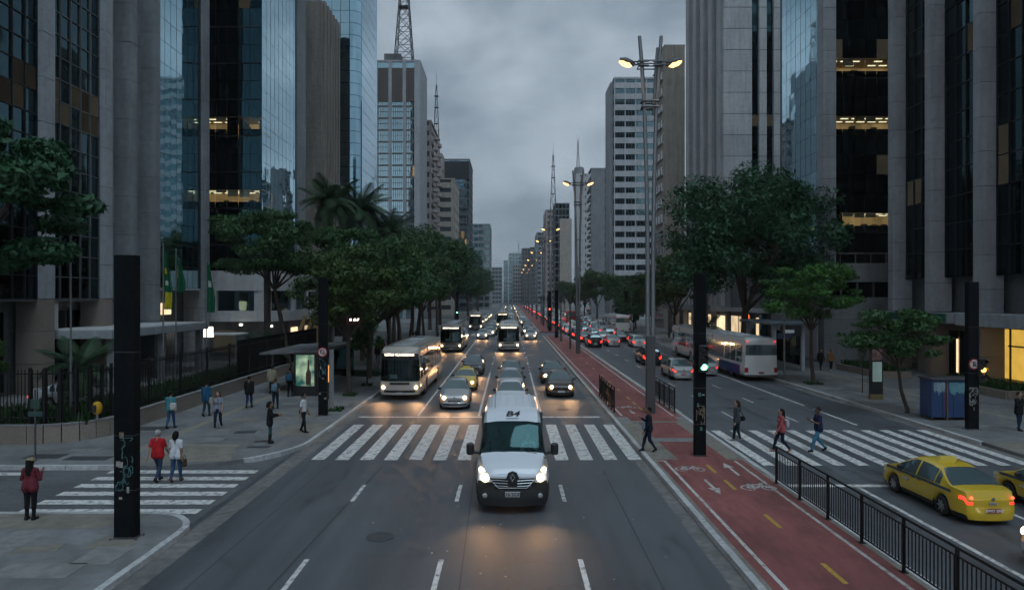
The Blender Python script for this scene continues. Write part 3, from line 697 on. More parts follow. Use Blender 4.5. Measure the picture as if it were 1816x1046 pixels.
# --- blue glass tower with rounded corner
b = bld('glass_tower', 'blue mirror-glass tower with rounded corner beside the brown block', -22.9, 104)
HB = 92
ring = [(-38,104.2)] + [(-24.4,104.2)] + arc(-24.4, 105.7, 1.5, -90, 0, 5)[1:] + [(-22.9,118),(-38,118)]
MB().prism([(x-.2 if x > -30 else x, y+.2) for x, y in ring], 0, HB).build('core', M['frame'], b)
panes(b, 'x', 104.2, -38, -24.45, 4, HB, 10, 48, lambda i,k: M['lit'] if (k in (15,) and i in (6,7,8)) else M['mirror_b'], -1, gap=.06, limit=280, tilt=.002)
panes(b, 'y', -22.9, 105.75, 117.9, 4, HB, 8, 48, lambda i,k: M['mirror_b'], 1, gap=.06, limit=220, tilt=.002)
cv = MB(); pts = arc(-24.4, 105.7, 1.48, -90, 0, 5)
for k in range(48):
    z0 = 4 + k*(HB-4)/48
    for (p, q) in zip(pts, pts[1:]): cv.quad((*p, z0+.03), (*q, z0+.03), (*q, z0+1.80), (*p, z0+1.80))
cv.build('corner_glazing', M['mirror_b'], b)
piece('roof_slab', b, M['frame'], -38, -23, 104.3, 117.8, HB, HB+.3)

def far_block(name, label, px0, px1, Y, top, depth, wall, glass, cols, floor=3.2, band=.45, pier=.35, z0=0, street=True, topslab=True, sidepx=None, proud=.3, street_cols=None, street_glass=True, lit=.0, bandm=None):
    """block whose end wall px0..px1 faces down the avenue at depth Y; recessed glass between floor bands and piers"""
    x0, x1 = gx(px0, Y), gx(px1, Y); H_ = gz(top, Y); b = bld(name, label, (x0+x1)/2, Y)
    g = MB().box(x0+proud, x1-proud, Y+proud, Y+depth, z0, H_-.4).build('glazing', glass, b)
    nf = max(2, round((H_-z0)/floor)); fh = (H_-z0)/nf
    inner = x1 if px1 < CX0 else x0                       # street side
    for k in range(nf):
        z = z0 + k*fh; t = band*fh
        piece('floor_band', b, bandm or wall, x0 if not bandm else x0+.1, x1 if not bandm else x1-.1, Y if not bandm else Y+.15, Y+depth+.1, z, z+t)
        if lit and rnd.random() < lit:
            u = rnd.uniform(x0+.6, x1-2); piece('lit_window', b, M['lit'], u, u+(x1-x0)*rnd.uniform(.08,.2), Y+proud-.06, Y+proud-.02, z+t+.02, z+fh-.02)
    piece('parapet', b, wall, x0-.05, x1+.05, Y-.05, Y+depth+.15, H_-.5, H_)
    for i in range(cols+1):
        u = x0 + (x1-x0-pier)*i/cols; piece('pier', b, wall, u, u+pier, Y+.04, Y+.34, z0, H_-.5)
    if street:
        sc = street_cols or max(2, round(depth/4)); sx = (inner-.34, inner-.04) if inner == x1 else (inner+.04, inner+.34)
        for i in range(sc+1):
            v = Y+.35 + (depth-pier-.35)*i/sc; piece('pier', b, wall, sx[0], sx[1], v, v+pier, z0, H_-.5)
    return b, x0, x1, H_
def lattice(name, label, x, y, z0, z1, w, m=None, n=9, ant=True, group=None):
    t = thing(name, label, 'mast', (x, y, z0), group=group); h = z1-z0; m = m or M['steel_d']; r = max(.06, w*.03)
    def c_(k, i):
        f = 1 - .86*k/n; s_ = w/2*f; return Vector(((-1,1,1,-1)[i]*s_, (-1,-1,1,1)[i]*s_, h*.86*k/n))
    for i in range(4): MB().tube([c_(k,i) for k in range(n+1)], r, 5).build('leg', m, t)
    br = MB()
    for k in range(n):
        for i in range(4):
            j = (i+1) % 4; br.tube([c_(k,i), c_(k+1,j)], r*.55, 4); br.tube([c_(k,j), c_(k+1,i)], r*.55, 4); br.tube([c_(k+1,i), c_(k+1,j)], r*.55, 4)
    br.build('bracing', m, t)
    MB().tube([(0,0,h*.85),(0,0,h)], r*.9, 5, r*.35).build('spire', m, t)
    for k in (.45,.62,.74): MB().box(-w*.28,w*.28,-w*.28,w*.28,h*k,h*k+.15).build('platform', m, t)
    return t
# left row, receding
b, x0, x1, H_ = far_block('office_tower', 'glass-gridded tower with brown crown and lattice mast on its roof', 664, 745, 190, 107, 16, M['concrete_l'], M['mirror_b'], 3, 3.3, .14, .9, street=False, lit=.25, bandm=M['frame_g'])
for i in range(1, 24): 
    u = x0 + (x1-x0)*i/24; piece('mullion', b, M['frame_g'], u-.06, u+.06, 190.1, 190.28, 0, H_-9)
for k in range(1, 40): piece('transom', b, M['frame_g'], x0+.3, x1-.3, 190.12, 190.26, k*1.65-.04, k*1.65+.04)
brown = mat('brown_crown', (.085,.062,.055), .6, var=.1)
piece('crown', b, brown, x0+.9, x1-.9, 189.93, 190.2, H_-11.5, H_-2.2)
for i in range(1, 14): u = x0+.9+(x1-x0-1.8)*i/14; piece('crown_mullion', b, M['frame'], u-.05, u+.05, 189.87, 189.95, H_-11.5, H_-2.2)
for i in (1, 2): u = x0+(x1-x0-.9)*i/3; piece('crown_pier', b, M['concrete_l'], u, u+.9, 189.85, 190.05, H_-12, H_-.5)
piece('flank_wall', b, M['concrete_l'], x1-.32, x1+.02, 190.35, 206, 0, H_-.5); piece('end_pier', b, M['concrete_l'], x1-1.6, x1-.02, 189.9, 190.4, 0, H_-.52)
piece('roof_house', b, M['concrete_d'], x0+2, x1-6, 194, 204, H_, H_+3.2)
lattice('lattice_mast', 'tall steel lattice mast on the brown-crowned tower roof', gx(717,196), 196, H_, H_+38, 5.2)
b, x0, x1, H_ = far_block('apartment_block', 'pale block with rounded balconies behind the brown-crowned tower', 752, 765, 207, 213, 26, M['pinkish_wall'], M['far_glass'], 1, 3.2, .5, .6, street=False)
for k in range(18): MB().prism(arc(x1-.2, 212, 1.9, -75, 75, 6) , k*3.2+.3, k*3.2+1.3).build('balcony', M['pinkish_wall'], b); 
for k in range(18): MB().prism(arc(x1-.2, 222, 1.9, -75, 75, 6) , k*3.2+.3, k*3.2+1.3).build('balcony', M['pinkish_wall'], b)
lattice('antenna_mast', 'slender lattice antenna behind the rounded balconies', gx(774,240), 240, 52, gz(128,240), 2.6)
far_block('beige_block', 'beige block with dark window bands facing the avenue', 773, 806, 236, 316, 22, M['beige_wall'], M['far_glass'], 1, 3.5, .55, 1.2)
far_block('stair_tower', 'narrow beige slab rising behind the banded beige block', 762, 784, 262, 272, 10, M['pinkish_wall'], M['far_glass'], 1, 6, .9, 1.0, street=False)
b, x0, x1, H_ = far_block('glass_block', 'teal glass block with dark crown beyond the beige block', 787, 833, 285, 282, 24, M['frame_g'], M['mirror_b'], 8, 3.4, .14, .18, lit=.1)
piece('crown', b, M['frame'], x0+.3, x1-.3, 284.9, 285.2, H_-8.5, H_-1)
far_block('office_block', 'grey-green block past the teal glass block', 838, 869, 340, 397, 30, M['concrete'], M['teal_glass'], 3, 3.4, .4, .5)
far_block('office_block', 'distant low grey block above the avenue trees', 872, 890, 560, 474, 50, M['concrete'], M['far_glass'], 3, 3.6, .4, .5)
far_block('office_block', 'distant pale slab beside the vanishing point', 893, 901, 620, 462, 30, M['concrete_l'], M['teal_glass'], 2, 3.6, .4, .5)
far_block('office_block', 'distant slim tower, taller of the central pair', 902, 925, 640, 449, 40, M['concrete_l'], M['teal_glass'], 4, 3.6, .35, .6)
far_block('office_block', 'distant white grid block at the end of the avenue', 909, 927, 600, 470, 30, M['white_wall'], M['far_glass'], 4, 3.4, .4, .6)
far_block('office_block', 'dark distant slab behind the far lamps', 926, 948, 560, 440, 40, M['concrete_d'], M['far_glass'], 5, 3.6, .3, .4)
lattice('antenna_mast', 'thin antenna above the distant central towers', gx(920,650), 650, 40, gz(420,650), 1.6)

# --- right side, nearest: granite piers and dark glass
b = bld('office_tower', 'dark glass tower with pale granite piers above the yellow lobby', 32, 46)
XS = 32.0
box(b, 'core', M['concrete_d'], 34.2, 70, 22, 61, 4.1, HT); box(b, 'ground_core', M['concrete_d'], 37, 70, 22, 61, 0, 4.1)
ys = (30.0, 35.5, 41.0, 46.4, 51.9, 57.0)
for y in ys:
    stack(b, M['concrete_l'], XS, 33.6, y, y+.75, 5.0, HT, 2.35, off=rnd.random()*1.5)
    stack(b, M['granite'], XS+.02, 33.58, y+.02, y+.73, 0, 4.1, 2.05)
def pickR(i, k):
    r = rnd.random()
    if k in (3,4,8): return M['lit_dim'] if r < .3 else M['black_glass']
    return M['black_glass'] if k < 9 else M['dark_glass']
for y0, y1 in zip(ys, ys[1:]):
    panes(b, 'y', 33.2, y0+.75, y1, 7.6, HT, 4, 18, pickR, -1, limit=70, gap=.06)
    mullions(b, 'y', 33.2, y0+.75, y1, 7.6, HT, 4, 18, M['frame'], -1, w=.07, d=.14)
    piece('recess_wall', b, M['concrete_d'], 34.0, 34.15, y0+.75, y1, 5.0, 7.6)
    if y0 > 40: piece('blind', b, M['white_wall'], 33.85, 33.95, y0+1.2, y0+2.6, 5.1, 7.2)
MB().bbox(31.7, 34.2, 28, 48.6, 4.1, 5.0, .03).build('entrance_beam', M['concrete_l'], b)
MB().bbox(31.3, 34.2, 48.7, 60.5, 4.2, 4.95, .03).build('entrance_beam', M['concrete'], b)
green_sign = mat('green_fascia', (.012,.10,.075), .5)
piece('fascia_sign', b, green_sign, 31.2, 31.29, 49.0, 57.5, 4.3, 4.9)
# lobby behind the piers; its walls emit the yellow light themselves
piece('lobby_wall', b, M['lobby'], 36.6, 36.7, 34, 52.0, 0.1, 3.9); piece('lobby_end_wall', b, M['lobby'], 34.4, 36.6, 51.0, 51.1, .1, 3.9)
for y in (36,38.2,40.4,42.6,44.8,46.8): piece('lobby_mullion', b, M['frame'], 34.3, 34.4, y, y+.08, 0.1, 4.0)
piece('lobby_ceiling', b, M['concrete_d'], 33.6, 36.6, 34, 60, 3.95, 4.09); piece('lobby_transom', b, M['frame'], 34.3,34.4,34,47,2.7,2.8)
piece('reception_desk', b, mat('desk_wood', (.25,.12,.03), .5), 35.4, 36.2, 38, 43, .14, 1.2)
piece('stone_wall', b, M['granite'], 33.5, 34.3, 47.3, 56, 0, 4.0)
for y in (49.2,51,53): piece('shop_window', b, M['black_glass'], 33.40, 33.48, y, y+1.5, .2, 3.6)
piece('door_glow', b, M['shop'], 33.36, 33.39, 50.8, 51.0, .5, 3.0)

# --- right side, second: dark end wall with lit floors, mirror street wall
b = bld('office_tower', 'tower with dark glass end, three lit floors and mirror street wall', 30.6, 64)
box(b, 'core', M['frame'], 30.1, 55, 68.1, 76, 8.9, HT+8); box(b, 'side_core', M['frame'], 30.1, 30.3, 65.4, 68.1, 8.9, HT+8)
def pickC(i, k):
    r = rnd.random()
    if k in (2,3): return M['lit'] if (k == 2 and 1 <= i <= 6) else M['black_glass']
    if k == 7: return M['lit'] if r < .95 else M['black_glass']
    if k == 10: return M['lit'] if r < .85 else M['black_glass']
    if k in (5,9,11): return M['lit_dim'] if r < .08 else M['black_glass']
    return M['dark_glass'] if k in (6,12) else M['black_glass']
panes(b, 'x', 65.0, 30.6, 40.4, 8.6, 67.4, 9, 32, pickC, -1, limit=285)
for (z, n_) in ((13.85,4),(23.0,6),(28.55,3)):
    pass
stack(b, M['concrete_l'], 29.4, 30.6, 64.0, 65.3, 9.2, HT+8, 2.0)
panes(b, 'y', 29.9, 65.4, 75, 9.2, 68, 8, 32, lambda i,k: M['mirror'], -1, tilt=.003, gap=.04, limit=270)
mullions(b, 'y', 29.92, 65.4, 75, 9.2, 68, 8, 32, M['frame'], -1, w=.032, d=.03, name='glazing_bar')
piece('podium_slab', b, M['concrete'], 28.6, 42, 62.2, 75, 7.5, 9.2); piece('podium_window', b, M['black_glass'], 29.3, 42, 62.9, 74, 6.1, 7.5)
for x in (30.4,31.9,33.4,34.9): piece('podium_mullion', b, M['concrete_d'], x, x+.15, 62.75, 62.9, 6.1, 7.5)
stack(b, M['concrete'], 28.7, 42, 62.3, 75, 0, 6.1, 2.05)
for x in (30.2,31.6,33.0,34.4): MB().tube([(x,62.4,9.2),(x,62.4,10.1)], .04).build('terrace_rail_post', M['concrete_b'], b)
MB().tube([(30,62.4,10.1),(36,62.4,10.1)], .05).build('terrace_rail', M['concrete_b'], b)
piece('shop_front', b, M['white_wall'], 28.55, 28.68, 63.5, 66.5, .3, 4.4); piece('shop_window', b, M['black_glass'], 28.5, 28.6, 67.2, 71.5, .3, 3.2)

# --- grey concrete tower with fins
b = bld('concrete_tower', 'tall pale concrete tower with two slot-window strips and street fins', 30, 96.5)
box(b, 'core', M['black_glass'], 31.0, 46, 97.0, 118, 0, 78)
stack(b, M['concrete_w'], 30.2, 34.2, 96.4, 97.2, 5, 78, 3.0, jt=.045); stack(b, M['concrete_w'], 35.25, 36.3, 96.4, 97.2, 5, 78, 3.0, jt=.045); stack(b, M['concrete_w'], 37.3, 46, 96.4, 97.2, 5, 78, 3.0, jt=.045)
for x0 in (34.2, 36.3):
    panes(b, 'x', 96.95, x0, x0+1.05, 5, 78, 1, 46, lambda i,k: M['lit_dim'] if k in (8,9,16) else (M['black_glass'] if k % 2 else M['dark_glass']), -1)
for i in range(5):
    y = 97.3 + i*4.3; MB().bbox(30.0,31.3,y,y+1.9,5,78,.04).build('fin', M['concrete_w'], b)
for i in range(4):
    y = 99.2 + i*4.3
    panes(b, 'y', 30.75, y, y+2.4, 5, 78, 2, 23, lambda i,k: M['dark_glass'] if rnd.random() < .8 else M['far_glass'], -1, gap=.12)
piece('canopy_slab', b, M['concrete'], 26.5, 46, 90, 119, 4.2, 5.0)
for y in (91,96,101,106,111,116): piece('canopy_column', b, M['concrete'], 27.0, 27.6, y, y+.6, 0, 4.2)
for y in (92,97,102,107): piece('shop_window', b, M['shop'], 29.0, 29.1, y+.3, y+3.6, .6, 3.6)
piece('ground_core', b, M['concrete_d'], 29.2, 46, 90.5, 118, 0, 4.2)
for i in range(12): piece('colonnade_fin', b, M['white_wall'], 28.0+i*.01, 28.5, 90.4+i*2.3, 91.2+i*2.3, 5.0, 10.5)
piece('mezzanine_wall', b, M['concrete'], 28.5, 30, 90, 118, 5.0, 10.6)
# low shopfront block between the podium and the concrete tower
b = bld('shop_block', 'low shop block with red neon sign behind the big round tree', 30, 82)
box(b, 'core', M['concrete_d'], 29, 45, 77, 89.5, 0, 10)
piece('cornice', b, M['white_wall'], 28.4, 45, 76.6, 89.8, 4.3, 4.8)
for y, m_ in ((77.6,'shop'),(80.6,'black_glass'),(83.6,'shop'),(86.6,'shop')): piece('shop_window', b, M[m_], 28.9, 28.98, y, y+2.5, .5, 3.7)
neon = emat('red_neon', (1.0,.16,.05), 1.6)
piece('sign_board', b, M['black_plastic'], 28.2, 28.35, 80.2, 83.2, 3.3, 4.2)
for i, (y, w_) in enumerate(((80.4,.5),(81.1,.4),(81.7,.6),(82.5,.4))): piece('neon_letter', b, neon, 28.15, 28.2, y, y+w_, 3.45, 4.05)
piece('street_wall_panel', b, M['teal_glass'], 28.3, 28.9, 76.7, 77.5, .2, 4.2)

# --- receding right row
b, x0, x1, H_ = far_block('apartment_block', 'beige blank-walled block with street windows beside the concrete tower', 1178, 1214, 132, 80, 9, M['beige_wall'], M['far_glass'], 1, 3.1, .55, .5, street=False)
piece('blank_wall', b, M['beige_wall'], x0+.0, x1, 131.9, 132.45, 0, H_-.2)
for k in range(17):
    for y in (133.4, 135.8, 138.2): piece('window', b, M['far_glass'], x0-.06, x0-.02, y, y+1.5, k*3.1+2.2, k*3.1+3.7); 
piece('street_wall', b, M['beige_wall'], x0-.02, x0+.3, 132.45, 141, 0, H_-.5)
for k in range(17): piece('balcony_slab', b, M['white_wall'], x0-.5, x0-.02, 133, 140.5, k*3.1+1.9, k*3.1+2.05)
b, x0, x1, H_ = far_block('apartment_block', 'white block ringed by horizontal balcony bands', 1089, 1166, 183, 137, 10, M['concrete_w'], M['teal_glass'], 4, 2.92, .50, .28, lit=.0)
u = x0
while u < x1: piece('mullion', b, M['frame_g'], u, u+.07, 183.2, 183.32, 0, H_-1); u += .78
for k in range(4): piece('lit_window', b, M['lit_dim'], x0+2.2+k*.8, x0+2.9+k*.8, 183.15, 183.2, H_-2.2, H_-1.2)
piece('stair_wall', b, M['concrete_l'], x0-.8, x0-.06, 184.5, 194, 0, H_-1)
b, x0, x1, H_ = far_block('office_block', 'grey windowless slab past the banded white block', 1048, 1082, 236, 298, 8, M['concrete'], M['black_glass'], 1, 3.2, .2, .5, street=False)
piece('blank_wall', b, M['concrete'], x0, x0+(x1-x0)*.72, 235.8, 236.5, 0, H_-.2)
for k in range(15): piece('street_balcony', b, M['concrete_d'], x0-.7, x0+.02, 237, 243, k*3.2+1, k*3.2+1.9)
b, x0, x1, H_ = far_block('apartment_block', 'white block with small dark windows under a rooftop antenna', 1022, 1046, 290, 308, 8, M['white_wall'], M['far_glass'], 2, 3.1, .58, 1.6, street=False)
piece('flank_wall', b, M['white_wall'], x0-.05, x0+.3, 290.3, 298, 0, H_-.5); piece('end_wall', b, M['white_wall'], x0-.04, x0+1.4, 289.9, 290.5, 0, H_-.4)
MB().lathe([(2.2,0),(2.2,3),(1.6,3.4)], (gx(1027,294),294,H_), n=14).build('water_tank', M['concrete'], b)
lattice('antenna_mast', 'thin antenna on the white block with small windows', gx(1025,294), 294, H_+2, gz(240,294), 1.4)
b, x0, x1, H_ = far_block('office_block', 'dark glass slab with tan end wall beyond the antenna block', 984, 1010, 345, 360, 16, M['concrete_d'], M['black_glass'], 4, 3.4, .2, .3)
piece('end_wall', b, M['beige_wall'], x1-5, x1+1.0, 344.5, 345.5, 0, H_-8)
lattice('lattice_mast', 'pointed lattice mast above the distant dark slab', gx(981,356), 356, gz(372,356)-14, gz(252,356), 4.0)
far_block('office_block', 'pinkish slab under the pointed mast', 968, 985, 400, 372, 30, M['pinkish_wall'], M['far_glass'], 2, 3.3, .5, 1.0)
far_block('office_block', 'grey slab past the pinkish slab', 952, 968, 470, 412, 40, M['concrete'], M['far_glass'], 2, 3.4, .45, .8)
far_block('office_block', 'distant slab directly above the red traffic', 940, 955, 540, 438, 40, M['concrete_d'], M['far_glass'], 3, 3.4, .4, .6)
# ---------------------------------------------------------------- vehicles (local frame: forward +Y, up +Z)
def hull(L_, W, top, belt, sill, wheels, wr, tumble=.22, T=(0,.2,.42,.6,.78,.92), U=(.5,1.0), step=.075, bulge=(.14,.09), nose=.16, region=None,
         crown=.02, roofr=.07, S=(.93,.78,.5,.25,0.0), bump=.05, pw=6, arch=.055):
    ty, tz = zip(*top); by, bz = zip(*belt)
    hl = L_/2; n = int(L_/step); ys = list(np.linspace(-hl, hl, n+1))
    for w_ in wheels:
        for k in range(-5, 6): ys.append(w_ + (wr+arch)*math.sin(k*math.pi/10)*.999)
    ys = sorted(set(round(v, 4) for v in ys)); ys = [v for i, v in enumerate(ys) if i == 0 or v - ys[i-1] > .012]
    fy = np.linspace(-hl, hl, 400); fz = np.interp(fy, ty, tz); ker = np.ones(9)/9; fz = np.convolve(np.pad(fz, 4, mode='edge'), ker, 'valid')
    parts = {}
    def prof(y):
        zt = float(np.interp(y, fy, fz)); zb = min(float(np.interp(y, by, bz)), zt-.03)
        e = max(0.0, (abs(y) - (hl-.55))/.55); w = W/2*(1 - nose*e**2.2)
        bot = sill
        for wy in wheels:
            d = abs(y-wy)
            if d < wr+arch: bot = max(bot, wr + math.sqrt(max(0,(wr+arch)**2 - d*d)))
        s_ = min(1.0, max(0.0, (zt-zb)/.45)); zr = zt - roofr*s_ - .012
        wr_ = (w-.05) - tumble*s_*min(1.0, (zt-zb)/.5)
        rows = [(0.0, max(sill+.03, bot-.1 if bot > sill+.02 else sill+.03)), (w-.16, max(sill+.03, bot-.02 if bot > sill+.02 else sill+.03))]
        for t in T:
            z = bot + (zb-bot)*t if t > 0 else bot
            f = 1 - .055*(2*t-1.0)**2 if t < 1 else 1
            rows.append((w*f - (.0 if t else .02), z))
        rows.append((w-.05, zb))
        for u in U: rows.append(((w-.05) + (wr_-(w-.05))*u**1.15, zb + (zr-zb)*u))
        rows += [(wr_-.055*(.4+s_), zt-.016*s_-.004), (wr_*.55, zt+crown*.7), (0.0, zt+crown)]
        return rows
    nb, nT, nU = 2, len(T), len(U)
    rows = [prof(y) for y in ys]; NR = len(rows[0])
    def put(key, quad_, flip):
        mb = parts.setdefault(key, MB()); mb.add(quad_[::-1] if flip else quad_, [(0,1,2,3)])
    for sgn in (1, -1):
        for i in range(len(ys)-1):
            for j in range(NR-1):
                q = [(sgn*rows[i][j][0], ys[i], rows[i][j][1]), (sgn*rows[i+1][j][0], ys[i+1], rows[i+1][j][1]),
                     (sgn*rows[i+1][j+1][0], ys[i+1], rows[i+1][j+1][1]), (sgn*rows[i][j+1][0], ys[i], rows[i][j+1][1])]
                c = [sum(p[k] for p in q)/4 for k in range(3)]
                key = (region('side', c[0], c[1], c[2], j-nb) if region else None) or 'body'
                put(key, q, sgn < 0)
        for end, yi in ((1, len(ys)-1), (-1, 0)):
            pr = rows[yi]; y = ys[yi]; bl = bulge[0] if end > 0 else bulge[1]; SS = (1.0,) + tuple(S)
            zlo, zhi = pr[1][1], pr[-1][1]
            def cap(s_, j):
                x, z = pr[j]; f = (z-zlo)/max(.01, zhi-zlo)
                return (sgn*x*s_, y + end*(bl*(1-s_**2) + (bump if pr[j][1] < zlo + .42*(zhi-zlo) else 0)*(1-s_**pw)*1.0), z)
            for k in range(len(SS)-1):
                for j in range(1, NR-1):
                    q = [cap(SS[k],j), cap(SS[k+1],j), cap(SS[k+1],j+1), cap(SS[k],j+1)]
                    c = [sum(p[t] for p in q)/4 for t in range(3)]
                    key = (region('front' if end > 0 else 'rear', c[0], c[1], c[2], j-nb) if region else None) or 'body'
                    put(key, q, (end*sgn) < 0)
    return parts
def weld(mb, tol=4):
    seen = {}; idx = []; V = []
    for p in mb.v:
        k = tuple(round(a, tol) for a in p)
        if k not in seen: seen[k] = len(V); V.append(p)
        idx.append(seen[k])
    o = MB(); o.v = V
    for f, m in zip(mb.f, mb.m):
        g_ = []
        for i in f:
            if not g_ or idx[i] != g_[-1]: g_.append(idx[i])
        if len(g_) > 2 and g_[0] == g_[-1]: g_.pop()
        if len(set(g_)) > 2: o.f.append(tuple(g_)); o.m.append(m)
    return o

def wheel_meshes(r, w, spokes=7, rimmat='rim'):
    t = MB().lathe([(r*.62,-w/2),(r*.9,-w/2),(r,-w*.36),(r,w*.36),(r*.9,w/2),(r*.62,w/2)], axis='x', n=28); t.f = t.f[:-2]; t.m = t.m[:-2]
    rm = MB().lathe([(r*.66,-w*.30),(r*.66,w*.30)], axis='x', n=24)
    tyre = t.mesh('tyre', M['rubber'], True)
    rim = MB()
    rim.mi = 1; rim.lathe([(r*.64,-w*.34),(r*.64,w*.34)], axis='x', n=24); rim.mi = 0
    for k in range(spokes):
        a = 2*math.pi*k/spokes; c, s_ = math.cos(a), math.sin(a)
        for sx in (-1, 1):
            x0, x1 = sorted((sx*w*.35, sx*w*.44)); wd_ = r*.085
            P8 = [(x, u*c - v*s_, u*s_ + v*c) for x in (x0,x1) for u, v in ((r*.08,-wd_*1.3),(r*.64,-wd_),(r*.64,wd_),(r*.08,wd_*1.3))]
            rim.add(P8, [(0,1,2,3),(7,6,5,4),(0,4,5,1),(1,5,6,2),(2,6,7,3),(3,7,4,0)])
    for sx in (-1,1):
        x0, x1 = sorted((sx*w*.34, sx*w*.46)); rim.lathe([(r*.17,x0),(r*.17,x1)], axis='x', n=12)
        rim.lathe([(r*.67,x0*.98),(r*.60,x1*.96)] if sx > 0 else [(r*.60,x0*.96),(r*.67,x1*.98)], axis='x', n=24) if False else None
    return tyre, rim.mesh('rim', [M[rimmat], M['black_plastic']], False)
W_CAR = wheel_meshes(.30, .19, 7); W_VAN = wheel_meshes(.345, .22, 6, 'rim_d'); W_BUS = wheel_meshes(.50, .28, 8)
W_STEEL = wheel_meshes(.29, .18, 9, 'rim_d')
def add_wheels(t, wm, xs, ys):
    for y in ys:
        for x in (-xs, xs):
            w_ = ob('wheel', wm[0], t, loc=(x, y, wm[0].vertices[0].co.z*0 + WR[wm[0].name])); ob('rim', wm[1], w_)
WR = {W_CAR[0].name: .30, W_VAN[0].name: .345, W_BUS[0].name: .50, W_STEEL[0].name: .29}

def mirror_part(t, x, y, z, s=1.0, m='black_plastic'):
    for sx in (-1, 1):
        b = MB().bbox(sx*x-.09*s, sx*x+.09*s, y-.05*s, y+.06*s, z-.055*s, z+.075*s, .03*s)
        b.tube([(sx*(x-.16), y+.02, z-.03), (sx*x, y, z)], .018*s, 6); b.build('mirror', M[m], t)

CARSPEC = {
 'hatch': dict(L=3.92, W=1.67, top=[(-1.96,.60),(-1.95,.95),(-1.88,1.02),(-1.45,1.36),(-1.1,1.43),(-.4,1.465),(.2,1.45),(.42,1.40),(1.06,1.0),(1.16,.955),(1.7,.84),(1.88,.74),(1.96,.62)],
     belt=[(-1.96,.86),(0,.90),(1.0,.87),(1.96,.66)], wheels=(-1.22,1.24), wind=(.38,1.08), rear=(-1.92,-1.40), sides=((-1.28,-.98),(-.90,-.18),(-.10,.86))),
 'sedan': dict(L=4.22, W=1.68, top=[(-2.11,.62),(-2.10,.93),(-2.02,1.00),(-1.60,1.035),(-1.50,1.05),(-.82,1.385),(-.45,1.45),(.15,1.465),(.45,1.425),(.6,1.38),(1.2,1.0),(1.3,.955),(1.86,.84),(2.03,.74),(2.11,.62)],
     belt=[(-2.11,.88),(-1.5,.93),(0,.91),(1.2,.88),(2.11,.66)], wheels=(-1.16,1.31), wind=(.52,1.22), rear=(-1.56,-.80), sides=((-1.05,-.80),(-.74,.04),(.12,1.0))),
 'suv': dict(L=4.25, W=1.76, top=[(-2.12,.7),(-2.11,1.1),(-2.02,1.3),(-1.85,1.55),(-1.3,1.63),(-.3,1.66),(.3,1.62),(.5,1.55),(1.08,1.12),(1.2,1.06),(1.85,.96),(2.05,.84),(2.12,.7)],
     belt=[(-2.12,1.0),(0,1.02),(1.1,.98),(2.12,.74)], wheels=(-1.24,1.34), wind=(.42,1.12), rear=(-2.06,-1.84), sides=((-1.75,-1.15),(-1.05,-.2),(-.1,.92))),
}
def car_parts(kind, step=.075, tails=(4,)):
    sp = CARSPEC[kind]; hl = sp['L']/2
    def region(where, x, y, z, j):
        sd = 'L' if x < 0 else 'R'
        if where == 'side':
            if j in (6, 7):                               # glass band: belt..roof edge rows
                if j == 6 and False: pass
                for q, (a, b) in enumerate(sp['sides']):
                    if a < y < b and z > .93: return 'side_window:%s%d' % (sd, q)
            if j >= 8 or (j == 8):
                if sp['wind'][0] < y < sp['wind'][1]: return 'windshield' if abs(x) < 2 and j >= 9 else None
                if sp['rear'][0] < y < sp['rear'][1]: return 'rear_window' if j >= 9 else None
            if y < -hl+.24 and j in tails: return 'taillight:'+sd
            if y > hl-.26 and j in (3, 4, 5): return 'headlight:'+sd
            if -1 <= j <= 0 and z < .32: return 'sill'
        if where == 'rear' and abs(x) > sp['W']*.275 and j in tails: return 'taillight:'+sd
        if where == 'front':
            if abs(x) > sp['W']*.27 and j in (3, 4): return 'headlight:'+sd
            if abs(x) < sp['W']*.25 and j in (3,): return 'grille'
            if abs(x) < sp['W']*.36 and j in (1,): return 'air_intake'
        return None
    return hull(sp['L'], sp['W'], sp['top'], sp['belt'], .17, sp['wheels'], .30, region=region, step=step)
PART_MAT = {'body': P['silver'], 'windshield': M['car_glass'], 'rear_window': M['car_glass'], 'side_window': M['car_glass'], 'taillight': M['tail_off'], 'headlight': M['lens_lit'],
            'sill': M['black_plastic'], 'grille': M['black_plastic'], 'air_intake': M['black_plastic']}
def plate_part(t, y, z, face, txt='', red=False, w=.40, h=.13):
    p_ = MB().bbox(-w/2, w/2, y-.012, y+.012, z-h/2, z+h/2, .008).build('number_plate', M['plate_red' if red else 'plate'], t)
    if txt:
        me = text_mesh(txt, h*.86, M['white_ink' if red else 'ink'], .003, bold=.002)
        ob('lettering', me, p_, loc=(0, y + face*.016, z), rot=(R(90), 0, R(180) if face > 0 else 0))
    return p_
